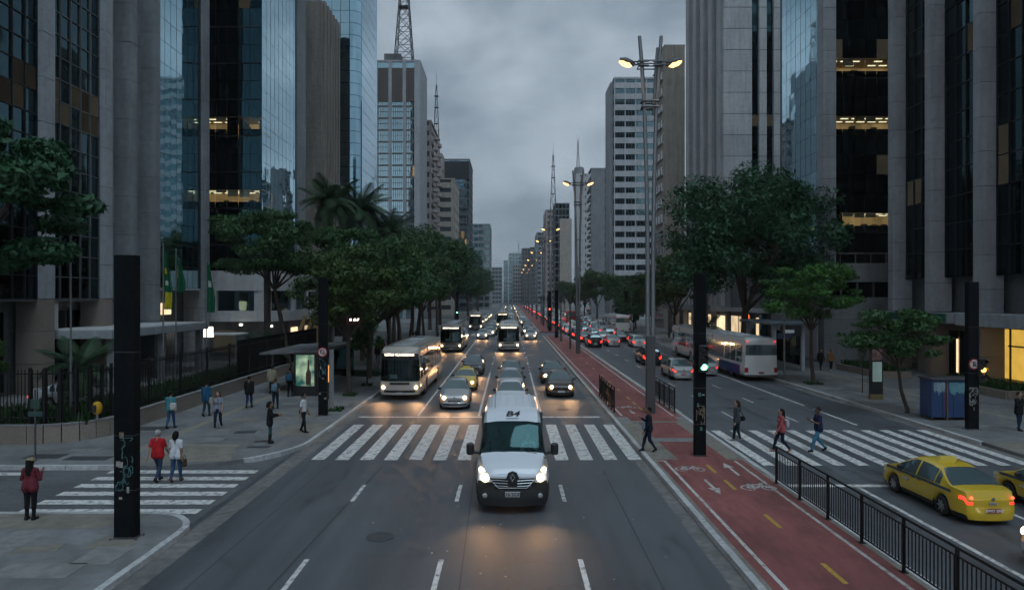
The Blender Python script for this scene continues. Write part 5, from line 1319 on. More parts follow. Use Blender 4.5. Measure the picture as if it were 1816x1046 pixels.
def person(label, x, y, rz, h=1.7, top=(.1,.1,.1), bottom=(.02,.03,.06), shoe=(.02,.02,.02), hair=(.012,.010,.009), skin='m', sleeve='long', hairlen=0, stride=.0, lead=1,
           fem=False, coat=False, armL=None, armR=None, z=KT, vox=.0125, hood=None, look=0.0, boots=False, group='pedestrians', cap=None, hem=.0):
    """facing +Y in its own frame; arms are (elbow, wrist) offsets from the shoulder"""
    k = h/1.72; pr = []
    V3 = lambda *a: np.array(a, float)
    def cone(a, b, ra, rb, tg): pr.append((V3(*a), V3(*b), ra, rb, tg))
    hipw = .095 if fem else .088
    sw, bk = .19 if not fem else .165, (.118 if not fem else .105)
    top_z = 1.40
    # torso
    for sx in (-1, 1):
        cone((sx*.055,0,.98),(sx*(.075 if not fem else .065),0,1.14), .118 if fem else .115, .112 if not fem else .092, 'top' if hem or coat else 'top')
        cone((sx*(.075 if not fem else .06),0,1.14),(sx*.09,.005,1.33), .108 if not fem else .092, .105 if not fem else .09, 'top')
        cone((sx*.06,0,1.40),(sx*sw,0,1.385), .075, .062, 'top')
        cone((sx*.06,0,.90),(sx*hipw,0,.84), .125 if fem else .112, .098 if fem else .092, 'bottom')
    if fem: [cone((sx*.07,.085,1.26),(sx*.07,.09,1.25), .062, .06, 'top') for sx in (-1,1)]
    if coat or hem:
        zb = .84 if coat else .90
        for sx in (-1, 1): cone((sx*.07,-.005,1.05),(sx*.095,-.01,zb), .125, .132, 'top')
    cone((0,-.005,1.40),(0,.012,1.50), .062, .053, 'skin')
    # head
    hc = V3(0,.02,1.615)
    pr.append(('ell', hc, (.076,.094,.112), look, 'skin')); cone((0,.055,1.555),(0,.07,1.535), .048, .035, 'skin')
    cone((0,.112,1.605),(0,.122,1.592), .012, .015, 'skin')
    for sx in (-1,1): cone((sx*.078,.01,1.605),(sx*.08,.005,1.625), .014, .015, 'skin'); cone((sx*.031,.098,1.628),(sx*.033,.099,1.628), .012, .012, 'hair')
    cone((-.02,.110,1.556),(.02,.110,1.556), .009, .009, 'lip')
    pr.append(('ell', V3(0,-.008,1.645), (.087,.101,.098), look, 'hair'))
    if cap: pr.append(('ell', V3(0,.0,1.668), (.092,.108,.075), look, 'cap')); cone((-.05,.11,1.665),(.05,.11,1.665), .02, .02, 'cap')
    if hairlen:
        cone((0,-.06,1.62),(0,-.095,1.62-hairlen), .082, .062, 'hair')
        for sx in (-1,1): cone((sx*.065,-.03,1.62),(sx*.075,-.05,1.62-hairlen*.85), .042, .034, 'hair')
    # legs
    for sx in (-1, 1):
        fr = (sx == lead); s_ = stride
        hip = (sx*hipw,0,.86)
        if s_ > 0:
            if fr: kn, an, toe = (sx*hipw, s_*.62, .49), (sx*hipw*.95, s_*.95, .085), (0, .12, -.0)
            else: kn, an, toe = (sx*hipw, -s_*.05, .47), (sx*hipw*.95, -s_*1.0, .15), (0, .10, -.075)
        else: kn, an, toe = (sx*hipw*1.02, .015, .48), (sx*hipw*1.0, -.01, .085), (sx*.03, .13, 0)
        cone(hip, kn, .092 if fem else .087, .062, 'bottom'); cone(kn, an, .060, .044, 'bottom')
        ct = tuple(kn[i]+(an[i]-kn[i])*.3 - (0,.02,0)[i] for i in range(3)); cone(kn, ct, .05, .058, 'bottom')
        if boots: cone(tuple(kn[i]+(an[i]-kn[i])*.25 for i in range(3)), an, .066, .056, 'shoe')
        heel = (an[0], an[1]-.02, max(.045, an[2]-.035)); tp = (an[0]+toe[0], an[1]+toe[1], max(.035, an[2]-.05+toe[2]))
        cone(heel, tp, .045, .038, 'shoe'); cone(an, heel, .046, .045, 'shoe')
    # arms and hands
    for sx, arm in ((-1, armL), (1, armR)):
        sh = V3(sx*sw, 0, 1.385)
        if arm is None:
            f = -1 if (sx == lead) else 1; s_ = stride*.5
            arm = ((sx*.055, f*s_*.7 - .01, -.28), (sx*.075, f*s_*1.5 + .05, -.52))
        el = sh + V3(*arm[0]); wr_ = sh + V3(*arm[1])
        ut = 'top' ; ft = 'top' if sleeve == 'long' else 'skin'
        if sleeve == 'short':
            mid = sh + (el-sh)*.62; cone(sh, mid, .060, .062, 'top'); cone(mid, el, .046, .041, 'skin')
        else: cone(sh, el, .060 if not coat else .066, .050 if not coat else .056, 'top')
        cone(el, wr_, .046 if ft == 'top' else .039, .038 if ft == 'top' else .029, ft)
        d = (wr_-el)/max(1e-6, np.linalg.norm(wr_-el)); side_ = np.cross(d, V3(1,0,0)); n_ = np.linalg.norm(side_); side_ = side_/n_ if n_ > .2 else V3(0,1,0)
        palm = wr_ + d*.075; cone(wr_, palm, .026, .034, 'skin')
        curl = np.cross(d, side_)*(-sx)
        for q in range(4):
            b0 = palm + side_*(.030-.020*q) + d*.01; l_ = (.058,.068,.064,.050)[q]; m_ = b0 + d*l_*.6 + curl*.008; cone(b0, m_, .0115, .0105, 'skin'); cone(m_, m_ + d*l_*.45 + curl*.022, .0105, .009, 'skin')
        tb = wr_ + d*.03 + side_*.03; cone(tb, tb + d*.04 + side_*.026, .0125, .0105, 'skin')
    # sample
    lo = np.full(3, 9.0); hi = np.full(3, -9.0); kk = .028
    def bb(p):
        if isinstance(p[0], str): r = max(p[2]); return p[1]-r, p[1]+r
        return np.minimum(p[0]-p[2], p[1]-p[3]), np.maximum(p[0]+p[2], p[1]+p[3])
    for p in pr: a, b = bb(p); lo = np.minimum(lo, a); hi = np.maximum(hi, b)
    lo -= .05; hi += .05; n = np.ceil((hi-lo)/vox).astype(int)+1
    D = np.full(n, .3); Bst = np.full(n, .3); T = np.zeros(n, np.int8)
    tags = ['skin','hair','top','bottom','shoe','lip','cap']
    ax = [lo[i] + vox*np.arange(n[i]) for i in range(3)]
    for p in pr:
        a, b = bb(p); mg = .075
        i0 = np.maximum(0, ((a-mg-lo)/vox).astype(int)); i1 = np.minimum(n, ((b+mg-lo)/vox).astype(int)+2)
        sl = tuple(slice(i0[q], i1[q]) for q in range(3))
        X, Y_, Z_ = np.meshgrid(*[ax[q][sl[q]] for q in range(3)], indexing='ij')
        if isinstance(p[0], str):
            r = p[2]; ex, ey, ez = X-p[1][0], Y_-p[1][1], Z_-p[1][2]
            q0 = np.sqrt((ex/r[0])**2+(ey/r[1])**2+(ez/r[2])**2); d = (q0-1)*min(r); tg = p[4]
        else:
            A, B, ra, rb, tg = p; ab = B-A; L2 = max(1e-9, ab@ab)
            t = np.clip(((X-A[0])*ab[0]+(Y_-A[1])*ab[1]+(Z_-A[2])*ab[2])/L2, 0, 1)
            d = np.sqrt((X-A[0]-ab[0]*t)**2+(Y_-A[1]-ab[1]*t)**2+(Z_-A[2]-ab[2]*t)**2) - (ra+(rb-ra)*t)
        k_ = kk if ('%s' % tg) not in ('skin',) or (not isinstance(p[0], str) and p[2] > .03) else .008
        cur = D[sl]; hmix = np.clip(.5+.5*(cur-d)/k_, 0, 1); D[sl] = cur*(1-hmix)+d*hmix - k_*hmix*(1-hmix)
        bs = Bst[sl]; m = d < bs - (.006 if tg in ('hair','lip','cap') else 0)*0 ; bs[m] = d[m]; tt = T[sl]; tt[m] = tags.index(tg)
        if tg in ('lip',) : tt[d < .006] = tags.index(tg)
    V, Fq = surf_nets(D, lo, vox)
    ci = np.clip(np.round((V[Fq].mean(1)-lo)/vox).astype(int), 0, n-1); ft = T[ci[:,0],ci[:,1],ci[:,2]]
    V *= k
    me = bpy.data.meshes.new('person'); me.from_pydata(V.tolist(), [], Fq.tolist())
    for m in (SKIN[skin], fabric(hair), fabric(top), fabric(bottom), fabric(shoe), fabric((.16,.05,.045)), fabric(cap or (.3,.28,.22))): me.materials.append(m)
    me.polygons.foreach_set('material_index', ft.astype(np.int32)); me.polygons.foreach_set('use_smooth', [True]*len(me.polygons)); me.update()
    o = ob('person', me, loc=(x, y, z-.004), rot=(0,0,rz)); tag(o, label, 'person', group)
    return o
def at_local(o, p):                                        # a point in a person's frame -> world
    c, s_ = math.cos(o.rotation_euler.z), math.sin(o.rotation_euler.z)
    return (o.location.x + p[0]*c - p[1]*s_, o.location.y + p[0]*s_ + p[1]*c, o.location.z + p[2])
def carried(name, label, cat, o, p, size, col, strap=None, round_=.03, group='bags'):
    """bag carried by a person: body, flap or straps"""
    t = thing(name, label, cat, at_local(o, p), o.rotation_euler.z, group); w, d, h = size
    MB().bbox(-w/2,w/2,-d/2,d/2,-h/2,h/2,min(w,d,h)*.3).build('body', fabric(col), t, True)
    MB().bbox(-w*.40,w*.40,-d/2-.03,-d/2+.02,-h*.35,h*.12,.02).build('pocket', fabric(col), t, True)
    if strap: MB().tube(strap, .012, 6).build('strap', fabric(tuple(c*.7 for c in col)), t)
    return t
N_, S_, E_, W_ = 0, math.pi, -math.pi/2, math.pi/2         # facing away, towards the camera, +X, -X
NAVY, DENIM, BLACK, JEANS = (.012,.02,.045), (.025,.055,.12), (.010,.010,.012), (.06,.14,.24)
# corner and side-street crossing
p = person('person in maroon jacket and cap standing at the near kerb, seen from behind', -12.85, 18.3, N_, 1.66, (.14,.025,.035), BLACK, hairlen=.30, fem=True, cap=(.25,.22,.14), hem=1,
   armL=((-.09,.02,-.25),(-.02,.20,-.12)), armR=((.09,.02,-.25),(.02,.20,-.10)), vox=.011)
person('person in red polo shirt and jeans walking away on the side crossing', -11.65, 22.6, N_-.1, 1.70, (.40,.015,.02), (.03,.05,.09), hair=(.35,.35,.35), skin='l', sleeve='short', stride=.26, lead=-1, z=.004, hem=1, vox=.0115)
p = person('person in white tee and blue jeans walking beside the red shirt', -11.05, 22.6, N_-.05, 1.66, (.55,.56,.60), (.03,.07,.15), hair=(.008,.007,.007), sleeve='short', hairlen=.12, stride=.16, fem=True, shoe=(.12,.06,.04), z=.004, hem=1, vox=.0115)
carried('handbag', 'brown handbag held by the person in white tee', 'bag', p, (.26,.05,.62), (.16,.12,.26), (.07,.045,.03), [(-.06,0,.12),(0,0,.26),(.06,0,.12)])
# far pavement on the corner
p = person('person in teal shirt and jeans walking away beside the planter wall', -15.4, 31.0, N_-.1, 1.7, (.05,.20,.24), (.03,.08,.17), sleeve='short', stride=.18, skin='m', hem=1)
carried('shoulder_bag', 'white shoulder bag on the teal shirt', 'bag', p, (.20,-.12,1.02), (.30,.12,.34), (.48,.47,.46), [(-.08,0,.15),(-.2,.06,.40),(-.25,.14,.5)])
p = person('person in blue jacket walking away up the pavement', -15.2, 34.2, N_-.15, 1.76, (.02,.085,.17), (.03,.06,.09), stride=.14, coat=True)
carried('shoulder_bag', 'cream bag hanging beside the blue jacket', 'bag', p, (.27,-.02,.80), (.12,.22,.36), (.45,.40,.33), [(0,-.06,.16),(0,0,.32),(0,.06,.16)])
person('person in patterned blouse walking towards the zebra crossing', -13.2, 30.9, S_+.1, 1.68, (.20,.22,.27), NAVY, sleeve='short', hair=(.03,.017,.01), hairlen=.24, skin='l', stride=.2, fem=True, hem=1, shoe=(.25,.25,.25))
person('person in black hooded jacket walking away along the tactile strip', -14.05, 36.8, N_, 1.72, (.014,.014,.016), (.02,.04,.09), stride=.16, coat=True, hair=(.05,.03,.02))
p = person('person in denim-blue top walking away near the bus shelter', -12.5, 36.4, N_+.05, 1.64, (.025,.03,.035), (.014,.03,.06), sleeve='short', hair=(.10,.05,.02), stride=.14, fem=True, skin='l')
carried('backpack', 'pale blue backpack on the person near the shelter', 'backpack', p, (0,-.20,1.16), (.32,.17,.40), (.11,.19,.24), group='backpacks')
person('person in beige jacket standing beside the black gate', -14.7, 42.2, N_+.3, 1.74, (.30,.26,.19), BLACK, coat=True, skin='m')
p = person('person in dark clothes walking away past the bus stop advert', -13.15, 40.9, N_, 1.74, (.02,.02,.025), BLACK, stride=.14)
carried('backpack', 'blue backpack on the dark-dressed walker', 'backpack', p, (0,-.20,1.18), (.32,.18,.42), (.03,.10,.18), group='backpacks')
person('person in black jacket and teal trousers holding a phone by the corner', -9.8, 27.9, E_+.35, 1.70, (.010,.010,.012), (.03,.09,.09), hairlen=.08, stride=0, coat=True, boots=True, armL=((-.05,.10,-.25),(.05,.30,-.22)), armR=((.05,.08,-.26),(-.02,.32,-.22)), z=KT, vox=.0115)
p = person('person in white shirt and dark trousers waiting at the zebra kerb', -9.1, 30.1, E_, 1.72, (.52,.54,.58), (.014,.015,.018), sleeve='short', skin='m', stride=.12, hem=0, vox=.0115)
carried('jacket', 'dark folded jacket over the arm of the white shirt', 'jacket', p, (-.24,-.10,.92), (.12,.26,.34), (.012,.013,.018), group=None)
# median and right crossing
p = person('person in navy jacket walking off the median towards the zebra', 5.38, 26.4, W_, 1.70, (.013,.017,.03), NAVY, stride=.24, skin='m', hem=1, hair=(.008,.007,.007), armR=((.03,.06,-.26),(-.06,.26,-.10)), vox=.0115)
carried('shoulder_bag', 'pale bag held by the person on the median', 'bag', p, (.22,.12,.98), (.12,.22,.36), (.30,.38,.46), [(0,-.06,.16),(0,-.05,.36),(0,.06,.16)])
p = person('person in grey vest and black cardigan stepping along the zebra beside the signal column', 9.62, 28.9, W_, 1.72, (.06,.065,.075), (.012,.02,.03), hair=(.03,.018,.012), hairlen=.34, stride=.12, fem=True, skin='l', hem=1, z=.004, shoe=(.22,.22,.22), vox=.0115)
carried('shoulder_bag', 'small black bag behind the person in black cardigan', 'bag', p, (-.16,-.18,1.0), (.10,.18,.20), (.010,.010,.011), [(0,-.05,.1),(.1,.1,.4)])
p = person('person in pink cardigan striding over the zebra stripes', 10.7, 26.9, W_, 1.70, (.33,.08,.09), (.010,.014,.03), hair=(.010,.008,.007), hairlen=.22, stride=.30, fem=True, skin='l', hem=1, z=.004, shoe=(.32,.18,.14), vox=.0115)
carried('backpack', 'pale grey backpack on the pink cardigan', 'backpack', p, (0,-.20,1.14), (.26,.14,.32), (.40,.40,.42), group='backpacks')
p = person('person in navy top and light jeans striding over the zebra stripes', 12.2, 27.0, W_, 1.74, (.016,.022,.06), (.05,.17,.26), hair=(.02,.014,.012), skin='d', sleeve='short', stride=.31, lead=-1, hem=1, z=.004, armR=((.05,.06,-.26),(-.02,.26,-.16)), armL=((-.05,.08,-.26),(.06,.28,-.18)), vox=.0115)
carried('parcel', 'white paper parcel held by the person in light jeans', 'parcel', p, (0,.27,1.20), (.28,.12,.10), (.50,.50,.50), group=None)
p = person('person in black jacket and jeans reading at the frame edge', 22.75, 30.5, S_+.4, 1.72, (.012,.013,.016), (.015,.035,.07), skin='l', hair=(.02,.015,.012), coat=True, armL=((-.06,.10,-.25),(.06,.28,-.20)), armR=((.06,.10,-.25),(-.06,.28,-.20)), stride=.06)
person('person in tan coat walking past the low hedge planter', 26.15, 55.6, S_, 1.72, (.25,.13,.06), BLACK, stride=.18, coat=True, vox=.014, shoe=(.5,.5,.5))
person('person in black walking beside the tan coat', 25.5, 56.0, S_+.1, 1.70, (.012,.012,.014), BLACK, stride=.15, coat=True, vox=.014)
# waiting along the pavements further off
for (x, y, c, lab) in ((22.1,59.5,(.5,.5,.5),'person in white shirt waiting under the bus shelter canopy'),(21.2,58.0,(.30,.12,.11),'person in rust top waiting at the kerb beside the bus'),(23.0,61,(.03,.05,.12),'person in navy waiting deep under the shelter'),
    (-12.0,62,(.02,.02,.025),'person in black walking under the street trees'),(-13.0,70,(.3,.06,.05),'person in red top far along the tree-lined pavement'),(-10.4,66,(.05,.10,.2),'person in blue top beside the kerb trees'),
    (-11.6,82,(.35,.33,.3),'person in pale coat behind the second bus'),(-12.6,92,(.04,.04,.05),'person in charcoal further along the pavement'),(21.5,78,(.02,.02,.03),'person in dark coat near the neon shop'),(23.5,84,(.3,.3,.33),'person in grey near the shop windows')):
    person(lab, x, y, rnd.choice((N_,S_)), rnd.uniform(1.62,1.78), c, rnd.choice((BLACK,NAVY,DENIM)), stride=rnd.uniform(.08,.2), vox=.018, fem=rnd.random() < .5, hairlen=rnd.choice((0,.2)), coat=rnd.random() < .4)
person('driver in pale shirt behind the van windscreen', .58, 21.15, S_, 1.62, (.30,.32,.34), BLACK, skin='m', sleeve='long', armL=((-.03,.10,-.24),(.02,.36,-.12)), armR=((.03,.10,-.24),(-.02,.36,-.12)), z=.28, vox=.016, group=None)
# ---------------------------------------------------------------- trees and plants
nrng = np.random.default_rng(5)
def leaf_cloud(centers, radii, n, size, m, name='crown', flat=.55, droop=.0, aspect=2.1):
    """leaf-sized faces in clumps; each leaf a bent pair of faces"""
    centers = np.array(centers, float); radii = np.array(radii, float); wts = radii**2; wts /= wts.sum()
    ci = nrng.choice(len(centers), n, p=wts)
    d = nrng.normal(size=(n,3)); d /= np.linalg.norm(d, axis=1)[:,None]
    r = nrng.random(n)**.30
    pos = centers[ci] + d*(radii[ci]*r)[:,None]*np.array([1,1,flat])
    nm = d*np.array([.7,.7,1.2]) + np.array([0,0,1.0]) + nrng.normal(size=(n,3))*.42; nm /= np.linalg.norm(nm, axis=1)[:,None]
    t = nrng.normal(size=(n,3)); t -= (t*nm).sum(1)[:,None]*nm; t[:,2] -= droop; t /= np.linalg.norm(t, axis=1)[:,None]; b = np.cross(nm, t)
    s = (size*np.clip(nrng.lognormal(-.05,.38,n),.35,2.0))[:,None]
    a0 = pos - t*s*.5; a1 = pos + b*s*.5/aspect; a2 = pos + t*s*.5 - nm*s*.10; a3 = pos - b*s*.5/aspect
    V = np.stack([a0,a1,a2,a3],1).reshape(-1,3); Fi = np.arange(4*n).reshape(-1,4)
    me = bpy.data.meshes.new(name); me.vertices.add(4*n); me.vertices.foreach_set('co', V.ravel())
    me.loops.add(4*n); me.loops.foreach_set('vertex_index', Fi.ravel()); me.polygons.add(n)
    me.polygons.foreach_set('loop_start', np.arange(0,4*n,4)); me.materials.append(m); me.update(calc_edges=True); me.validate()
    return me
def limbs(base, h_trunk, r, tips, seed, lean=(0,0)):
    """tapered trunk, forked limbs reaching the clumps"""
    rr = random.Random(seed); mb = MB(); b = Vector(base); top = b + Vector((lean[0], lean[1], h_trunk))
    mid = b.lerp(top, .5) + Vector((rr.uniform(-.1,.1), rr.uniform(-.1,.1), 0))
    mb.tube([b - Vector((0,0,.1)), b + Vector((0,0,.15)), mid, top], [r*1.35, r*1.05, r*.88, r*.72], 9)
    for tp in tips:
        tp = Vector(tp); m1 = top.lerp(tp, .45) + Vector((rr.uniform(-.3,.3), rr.uniform(-.3,.3), rr.uniform(-.1,.35)))
        mb.tube([top - Vector((0,0,.1)), m1, tp], [r*.55, r*.32, r*.12], 6)
        for q in range(2):
            e_ = m1.lerp(tp, .5) + Vector((rr.uniform(-.9,.9), rr.uniform(-.9,.9), rr.uniform(.1,.7))); mb.tube([m1, e_], [r*.22, r*.07], 5)
    return mb
def tree(label, x, y, h, cr, trunk, n, m='leaf', leaf=.22, flat=.6, z0=KT, group='street trees', lean=(0,0), clumps=16, top=.5, squash=1.0, seed=1, bark='bark', tr=.16, name='tree', spread=.8):
    rr = random.Random(seed); t = thing(name, label, 'tree', (x, y, z0), group=group)
    cz = (h + trunk)/2; hz = (h - trunk)/2; C_, Rr = [], []
    clumps = int(clumps*2.3)
    for i in range(clumps):
        a = rr.uniform(0, 6.283); q = rr.random()**.40*spread*1.08; zz = rr.uniform(-.8, .95)
        lim = math.sqrt(max(.12, 1 - (zz*.9)**2))*rr.uniform(.85,1.16)
        C_.append((lean[0] + math.cos(a)*q*cr*lim, lean[1] + math.sin(a)*q*cr*lim*squash, cz + zz*hz*.8)); Rr.append(cr*rr.choice((.10,.14,.18,.24,.30)))
    me = leaf_cloud(C_, Rr, n, leaf, M[m], flat=flat, droop=.4)
    tips = sorted(C_, key=lambda c: -Rr[C_.index(c)])[:min(9, clumps)]
    limbs((0,0,0), trunk*.95, tr, tips, seed, lean=(lean[0]*.6, lean[1]*.6)).build('trunk', M[bark], t, True)
    ob('crown', me, t)
    return t
def again(src, label, x, y, s, rz, sz=None):
    c = copy_tree(src); c.location = (x, y, KT); c.scale = (s, s, sz or s); c.rotation_euler = (0,0,rz); tag(c, label, 'tree'); return c
# right pavement
big = tree('large round dark tree behind the white bus', 21.9, 63.5, 18.4, 7.8, 5.0, 46000, 'leaf_dark', .34, .75, clumps=64, tr=.42, seed=3, spread=.86)
br_ = tree('bright green spreading tree with forked trunk beside the bus rear', 20.9, 47.0, 8.5, 3.8, 3.9, 11000, 'leaf_bright', .22, .42, clumps=22, tr=.13, lean=(-.1,.3), seed=8)
sm_ = tree('small spreading tree with leaning trunk beside the blue kiosk', 20.5, 35.2, 5.5, 2.75, 2.5, 9000, 'leaf', .17, .42, clumps=20, tr=.10, lean=(-.6,.3), seed=14)
sap = tree('thin sapling between the two spreading trees', 22.0, 42.6, 3.6, .55, 2.2, 500, 'leaf', .15, .8, clumps=5, tr=.035, seed=5)
mid = tree('tall dark street tree beyond the round tree', 22.2, 92, 12.5, 4.6, 3.6, 12000, 'leaf_olive', .34, .8, clumps=26, tr=.24, seed=21)
again(mid, 'street tree near the far crossing on the shop side', 22.8, 112, .82, 1.3)
rd = tree('round green street tree past the far crossing', 23.6, 128, 8.6, 4.2, 2.6, 8000, 'leaf', .34, .8, clumps=22, tr=.18, seed=33)
again(rd, 'second round tree past the far crossing', 24.2, 140, .9, 2.1); again(rd, 'broad tree before the banded white block', 26, 156, 1.35, .7); again(mid, 'tree before the windowless slab', 22, 172, 1.05, 2.7)
again(mid, 'distant tree under the antenna block', 21.5, 196, 1.0, .4); again(rd, 'distant tree by the pinkish slab', 21.5, 222, 1.3, 1.4); again(mid, 'farthest tree on the shop side', 21, 262, 1.0, 3.4)
again(rd, 'low tree beside the kerb before the far bus', 21.6, 119, .62, 4.1)
# left pavement
t1 = tree('leafy kerb tree with thin trunk beside the cream bus', -9.75, 41.5, 9.4, 3.6, 3.7, 13000, 'leaf_olive', .23, .55, clumps=26, tr=.15, lean=(-.2,.4), seed=41)
t2_ = tree('dark kerb tree overhanging the cream bus roof', -10.4, 50.5, 10.6, 4.6, 4.0, 14000, 'leaf', .26, .6, clumps=30, tr=.2, lean=(.3,.5), seed=43)
again(t1, 'olive kerb tree third along the bus lane', -10.3, 58.5, 1.15, 2.2); again(t2_, 'broad dark tree fourth along the bus lane', -11.2, 67, 1.1, 1.1)
again(t2_, 'broad dark tree fifth along the bus lane', -12.4, 77, 1.25, 3.0); again(t1, 'olive tree sixth along the bus lane', -10.5, 84, 1.2, .6); again(t2_, 'tall dark tree seventh along the bus lane', -13.5, 93, 1.5, 4.4)
again(t2_, 'tall dark tree before the far side street', -14, 104, 1.6, 5.3); again(mid, 'dark tree just past the far side street', -14.5, 124, 1.45, 1.9); again(big, 'huge dark tree leaning over the oncoming queue', -15, 146, 1.05, 2.6)
again(mid, 'distant tree beside the teal glass block', -13, 165, 1.3, .9); again(big, 'distant dark tree under the teal glass block', -15, 190, 1.1, 4.0); again(mid, 'distant tree past the huge dark tree', -13, 212, 1.35, 3.1)
again(big, 'far tree low above the queue', -15, 245, 1.0, .3); again(mid, 'farther tree above the queue', -13, 280, 1.4, 2.3); again(big, 'farthest tree on the oncoming side', -16, 330, 1.1, 5.0)
sp_ = tree('flat-topped acacia with crooked limbs over the white podium', -17.2, 53.5, 13.2, 5.2, 7.0, 18000, 'leaf', .24, .36, clumps=24, tr=.2, lean=(-2.2,.5), seed=52)
again(sp_, 'second flat-topped tree towards the palms', -14.8, 61, .95, 2.0)
yt = tree('young tree between the shelter and the cream bus', -9.6, 46.0, 4.6, 1.5, 1.9, 3200, 'leaf', .2, .7, clumps=10, tr=.06, seed=61)
# tree whose boughs reach in from the frame edge
edge = tree('glossy-leaved tree whose boughs reach in at the frame edge', -22.9, 26.8, 13.6, 4.6, 5.6, 19000, 'leaf_dark', .30, .42, clumps=20, tr=.3, seed=77, lean=(.6,0), spread=.9)
bush = tree('pale green bush cut by the frame edge', -25.6, 33, 4.2, 1.3, .8, 2600, 'leaf_bright', .18, .8, z0=.8, clumps=10, tr=.05, seed=79, group='garden bushes', name='bush')
# palms
def frond_mesh(L_, m, droop, n=15, w=.42):
    mb = MB(); pts = []
    for i in range(n+1):
        f = i/n; pts.append(Vector((0, L_*f*(1-.25*f*droop), L_*(.42*f - droop*.85*f*f))))
    mb.tube(pts, .022, 4, .006)
    for i in range(1, n):
        p = pts[i]; d = (pts[i+1]-pts[i-1]).normalized(); l_ = w*math.sin(math.pi*(i/n)**.75)+.12
        for sx in (-1, 1):
            for q in (0, .5):
                a = p + d*(q*L_/n); e_ = a + Vector((sx*l_, l_*.45, -.35*l_*(.6+droop))); s_ = d*.035
                mb.quad(a-s_, a+s_, e_+s_*.3, e_-s_*.3)
    return mb.mesh('frond', m)
FR = [frond_mesh(2.6, M['palm_leaf'], d_) for d_ in (.35,.75,1.1)]
def palm(label, x, y, h, s, nfr=22, tr=.16, z0=KT, group='palms', rise=0):
    t = thing('palm', label, 'palm', (x, y, z0), group=group); rr = random.Random(int(x*31+y)); bx, by_ = rr.uniform(-.3,.3), rr.uniform(-.3,.3)
    MB().tube([(0,0,-.1),(bx*.3,by_*.3,h*.4),(bx,by_,h)], [tr*1.3,tr,tr*.85], 10).build('trunk', M['palm_bark'], t, True)
    for i in range(nfr):
        k = i % 3; el = (.4,-.05,-.5)[k]; ob('frond', FR[k], t, loc=(bx,by_,h+rr.uniform(-.15,.1)), rot=(el+rr.uniform(-.2,.25),0,i*2.399+rr.uniform(-.2,.2)), scale=(s,s,s))
    return t
palm('tall palm with drooping crown behind the flat-topped trees', -16.4, 62, 14.6, 1.35, 46, .2); palm('second tall palm, slightly shorter, nearer the avenue', -13.9, 64.5, 14.3, 1.35, 44, .2)
palm('third palm with tattered crown nearest the brown block', -11.8, 67, 12.4, 1.3, 40, .2); palm('palm above the tree row near the far side street', -10.4, 98, 11.0, 1.3, 28, .18)
palm('low bushy palm by the white podium awning', -18.9, 52.5, 1.9, 1.0, 26, .14); palm('low palm in the planted bed behind the fence', -23.2, 37.0, 1.6, 1.0, 24, .14, z0=.8)
palm('low palm beside the shops past the buses', 24.0, 83, 2.4, 1.1, 22, .14)
cut = thing('cut_trunk', 'bare lopped palm trunk standing before the white podium', 'trunk', (-19.4, 54.5, KT)); MB().tube([(0,0,0),(.05,0,4),(.02,.05,8.6)], [.30,.26,.27], 12).build('trunk', M['palm_bark'], cut, True)
cut2 = thing('cut_trunk', 'thick bare trunk with white collar beside the shopfront', 'trunk', (25.2, 88, KT)); MB().tube([(0,0,0),(.05,0,2),(.02,.05,7)], [.42,.34,.3], 12).build('trunk', M['bark'], cut2, True)
# low planting
def tufts(name, label, boxes, n, h, m, kind='stuff', cat='plants'):
    P0 = []; tot = sum((b[1]-b[0])*(b[3]-b[2]) for b in boxes)
    for (x0,x1,y0,y1,z) in boxes:
        k = int(n*(x1-x0)*(y1-y0)/tot); P0.append(np.stack([nrng.uniform(x0,x1,k), nrng.uniform(y0,y1,k), np.full(k,z)],1))
    P0 = np.concatenate(P0); n = len(P0); a = nrng.uniform(0,6.283,n); hh = h*nrng.uniform(.5,1.25,n); w = .035+.03*nrng.random(n)
    d = np.stack([np.cos(a),np.sin(a),np.zeros(n)],1); t = np.stack([-np.sin(a),np.cos(a),np.zeros(n)],1)
    up = np.array([0,0,1.]); bend = nrng.uniform(.1,.6,n)[:,None]
    v0 = P0 - t*w[:,None]; v1 = P0 + t*w[:,None]; v2 = P0 + up*hh[:,None] + d*hh[:,None]*bend + t*w[:,None]*.3; v3 = P0 + up*hh[:,None] + d*hh[:,None]*bend - t*w[:,None]*.3
    V = np.stack([v0,v1,v2,v3],1).reshape(-1,3); me = bpy.data.meshes.new(name); me.from_pydata(V.tolist(), [], np.arange(4*n).reshape(-1,4).tolist()); me.materials.append(m)
    return tag(ob(name, me), label, cat, kind=kind)
tufts('planting', 'dense low planting inside the fenced bed', [(-40,-17.7,28.4,31.5,.78),(-20.5,-17.7,31.5,60,.78)], 9000, .45, M['grass'])
tufts('hedge_planting', 'clipped low planting in the granite planters', [(29.2,31.2,40,46,.55),(27.4,29.4,50.6,56.5,.55),(29.2,31.5,30,38.6,.55)], 5200, .38, M['grass'])
tufts('weeds', 'tufts of grass round the foot of the lamp and kerb trees', [(-9.5,-8.8,35.5,36.6,KT),(-10.1,-9.3,41,42,KT),(20.4,21.4,46.5,47.5,KT),(-10,-9.3,45.6,46.5,KT)], 420, .16, M['grass'], cat='grass')
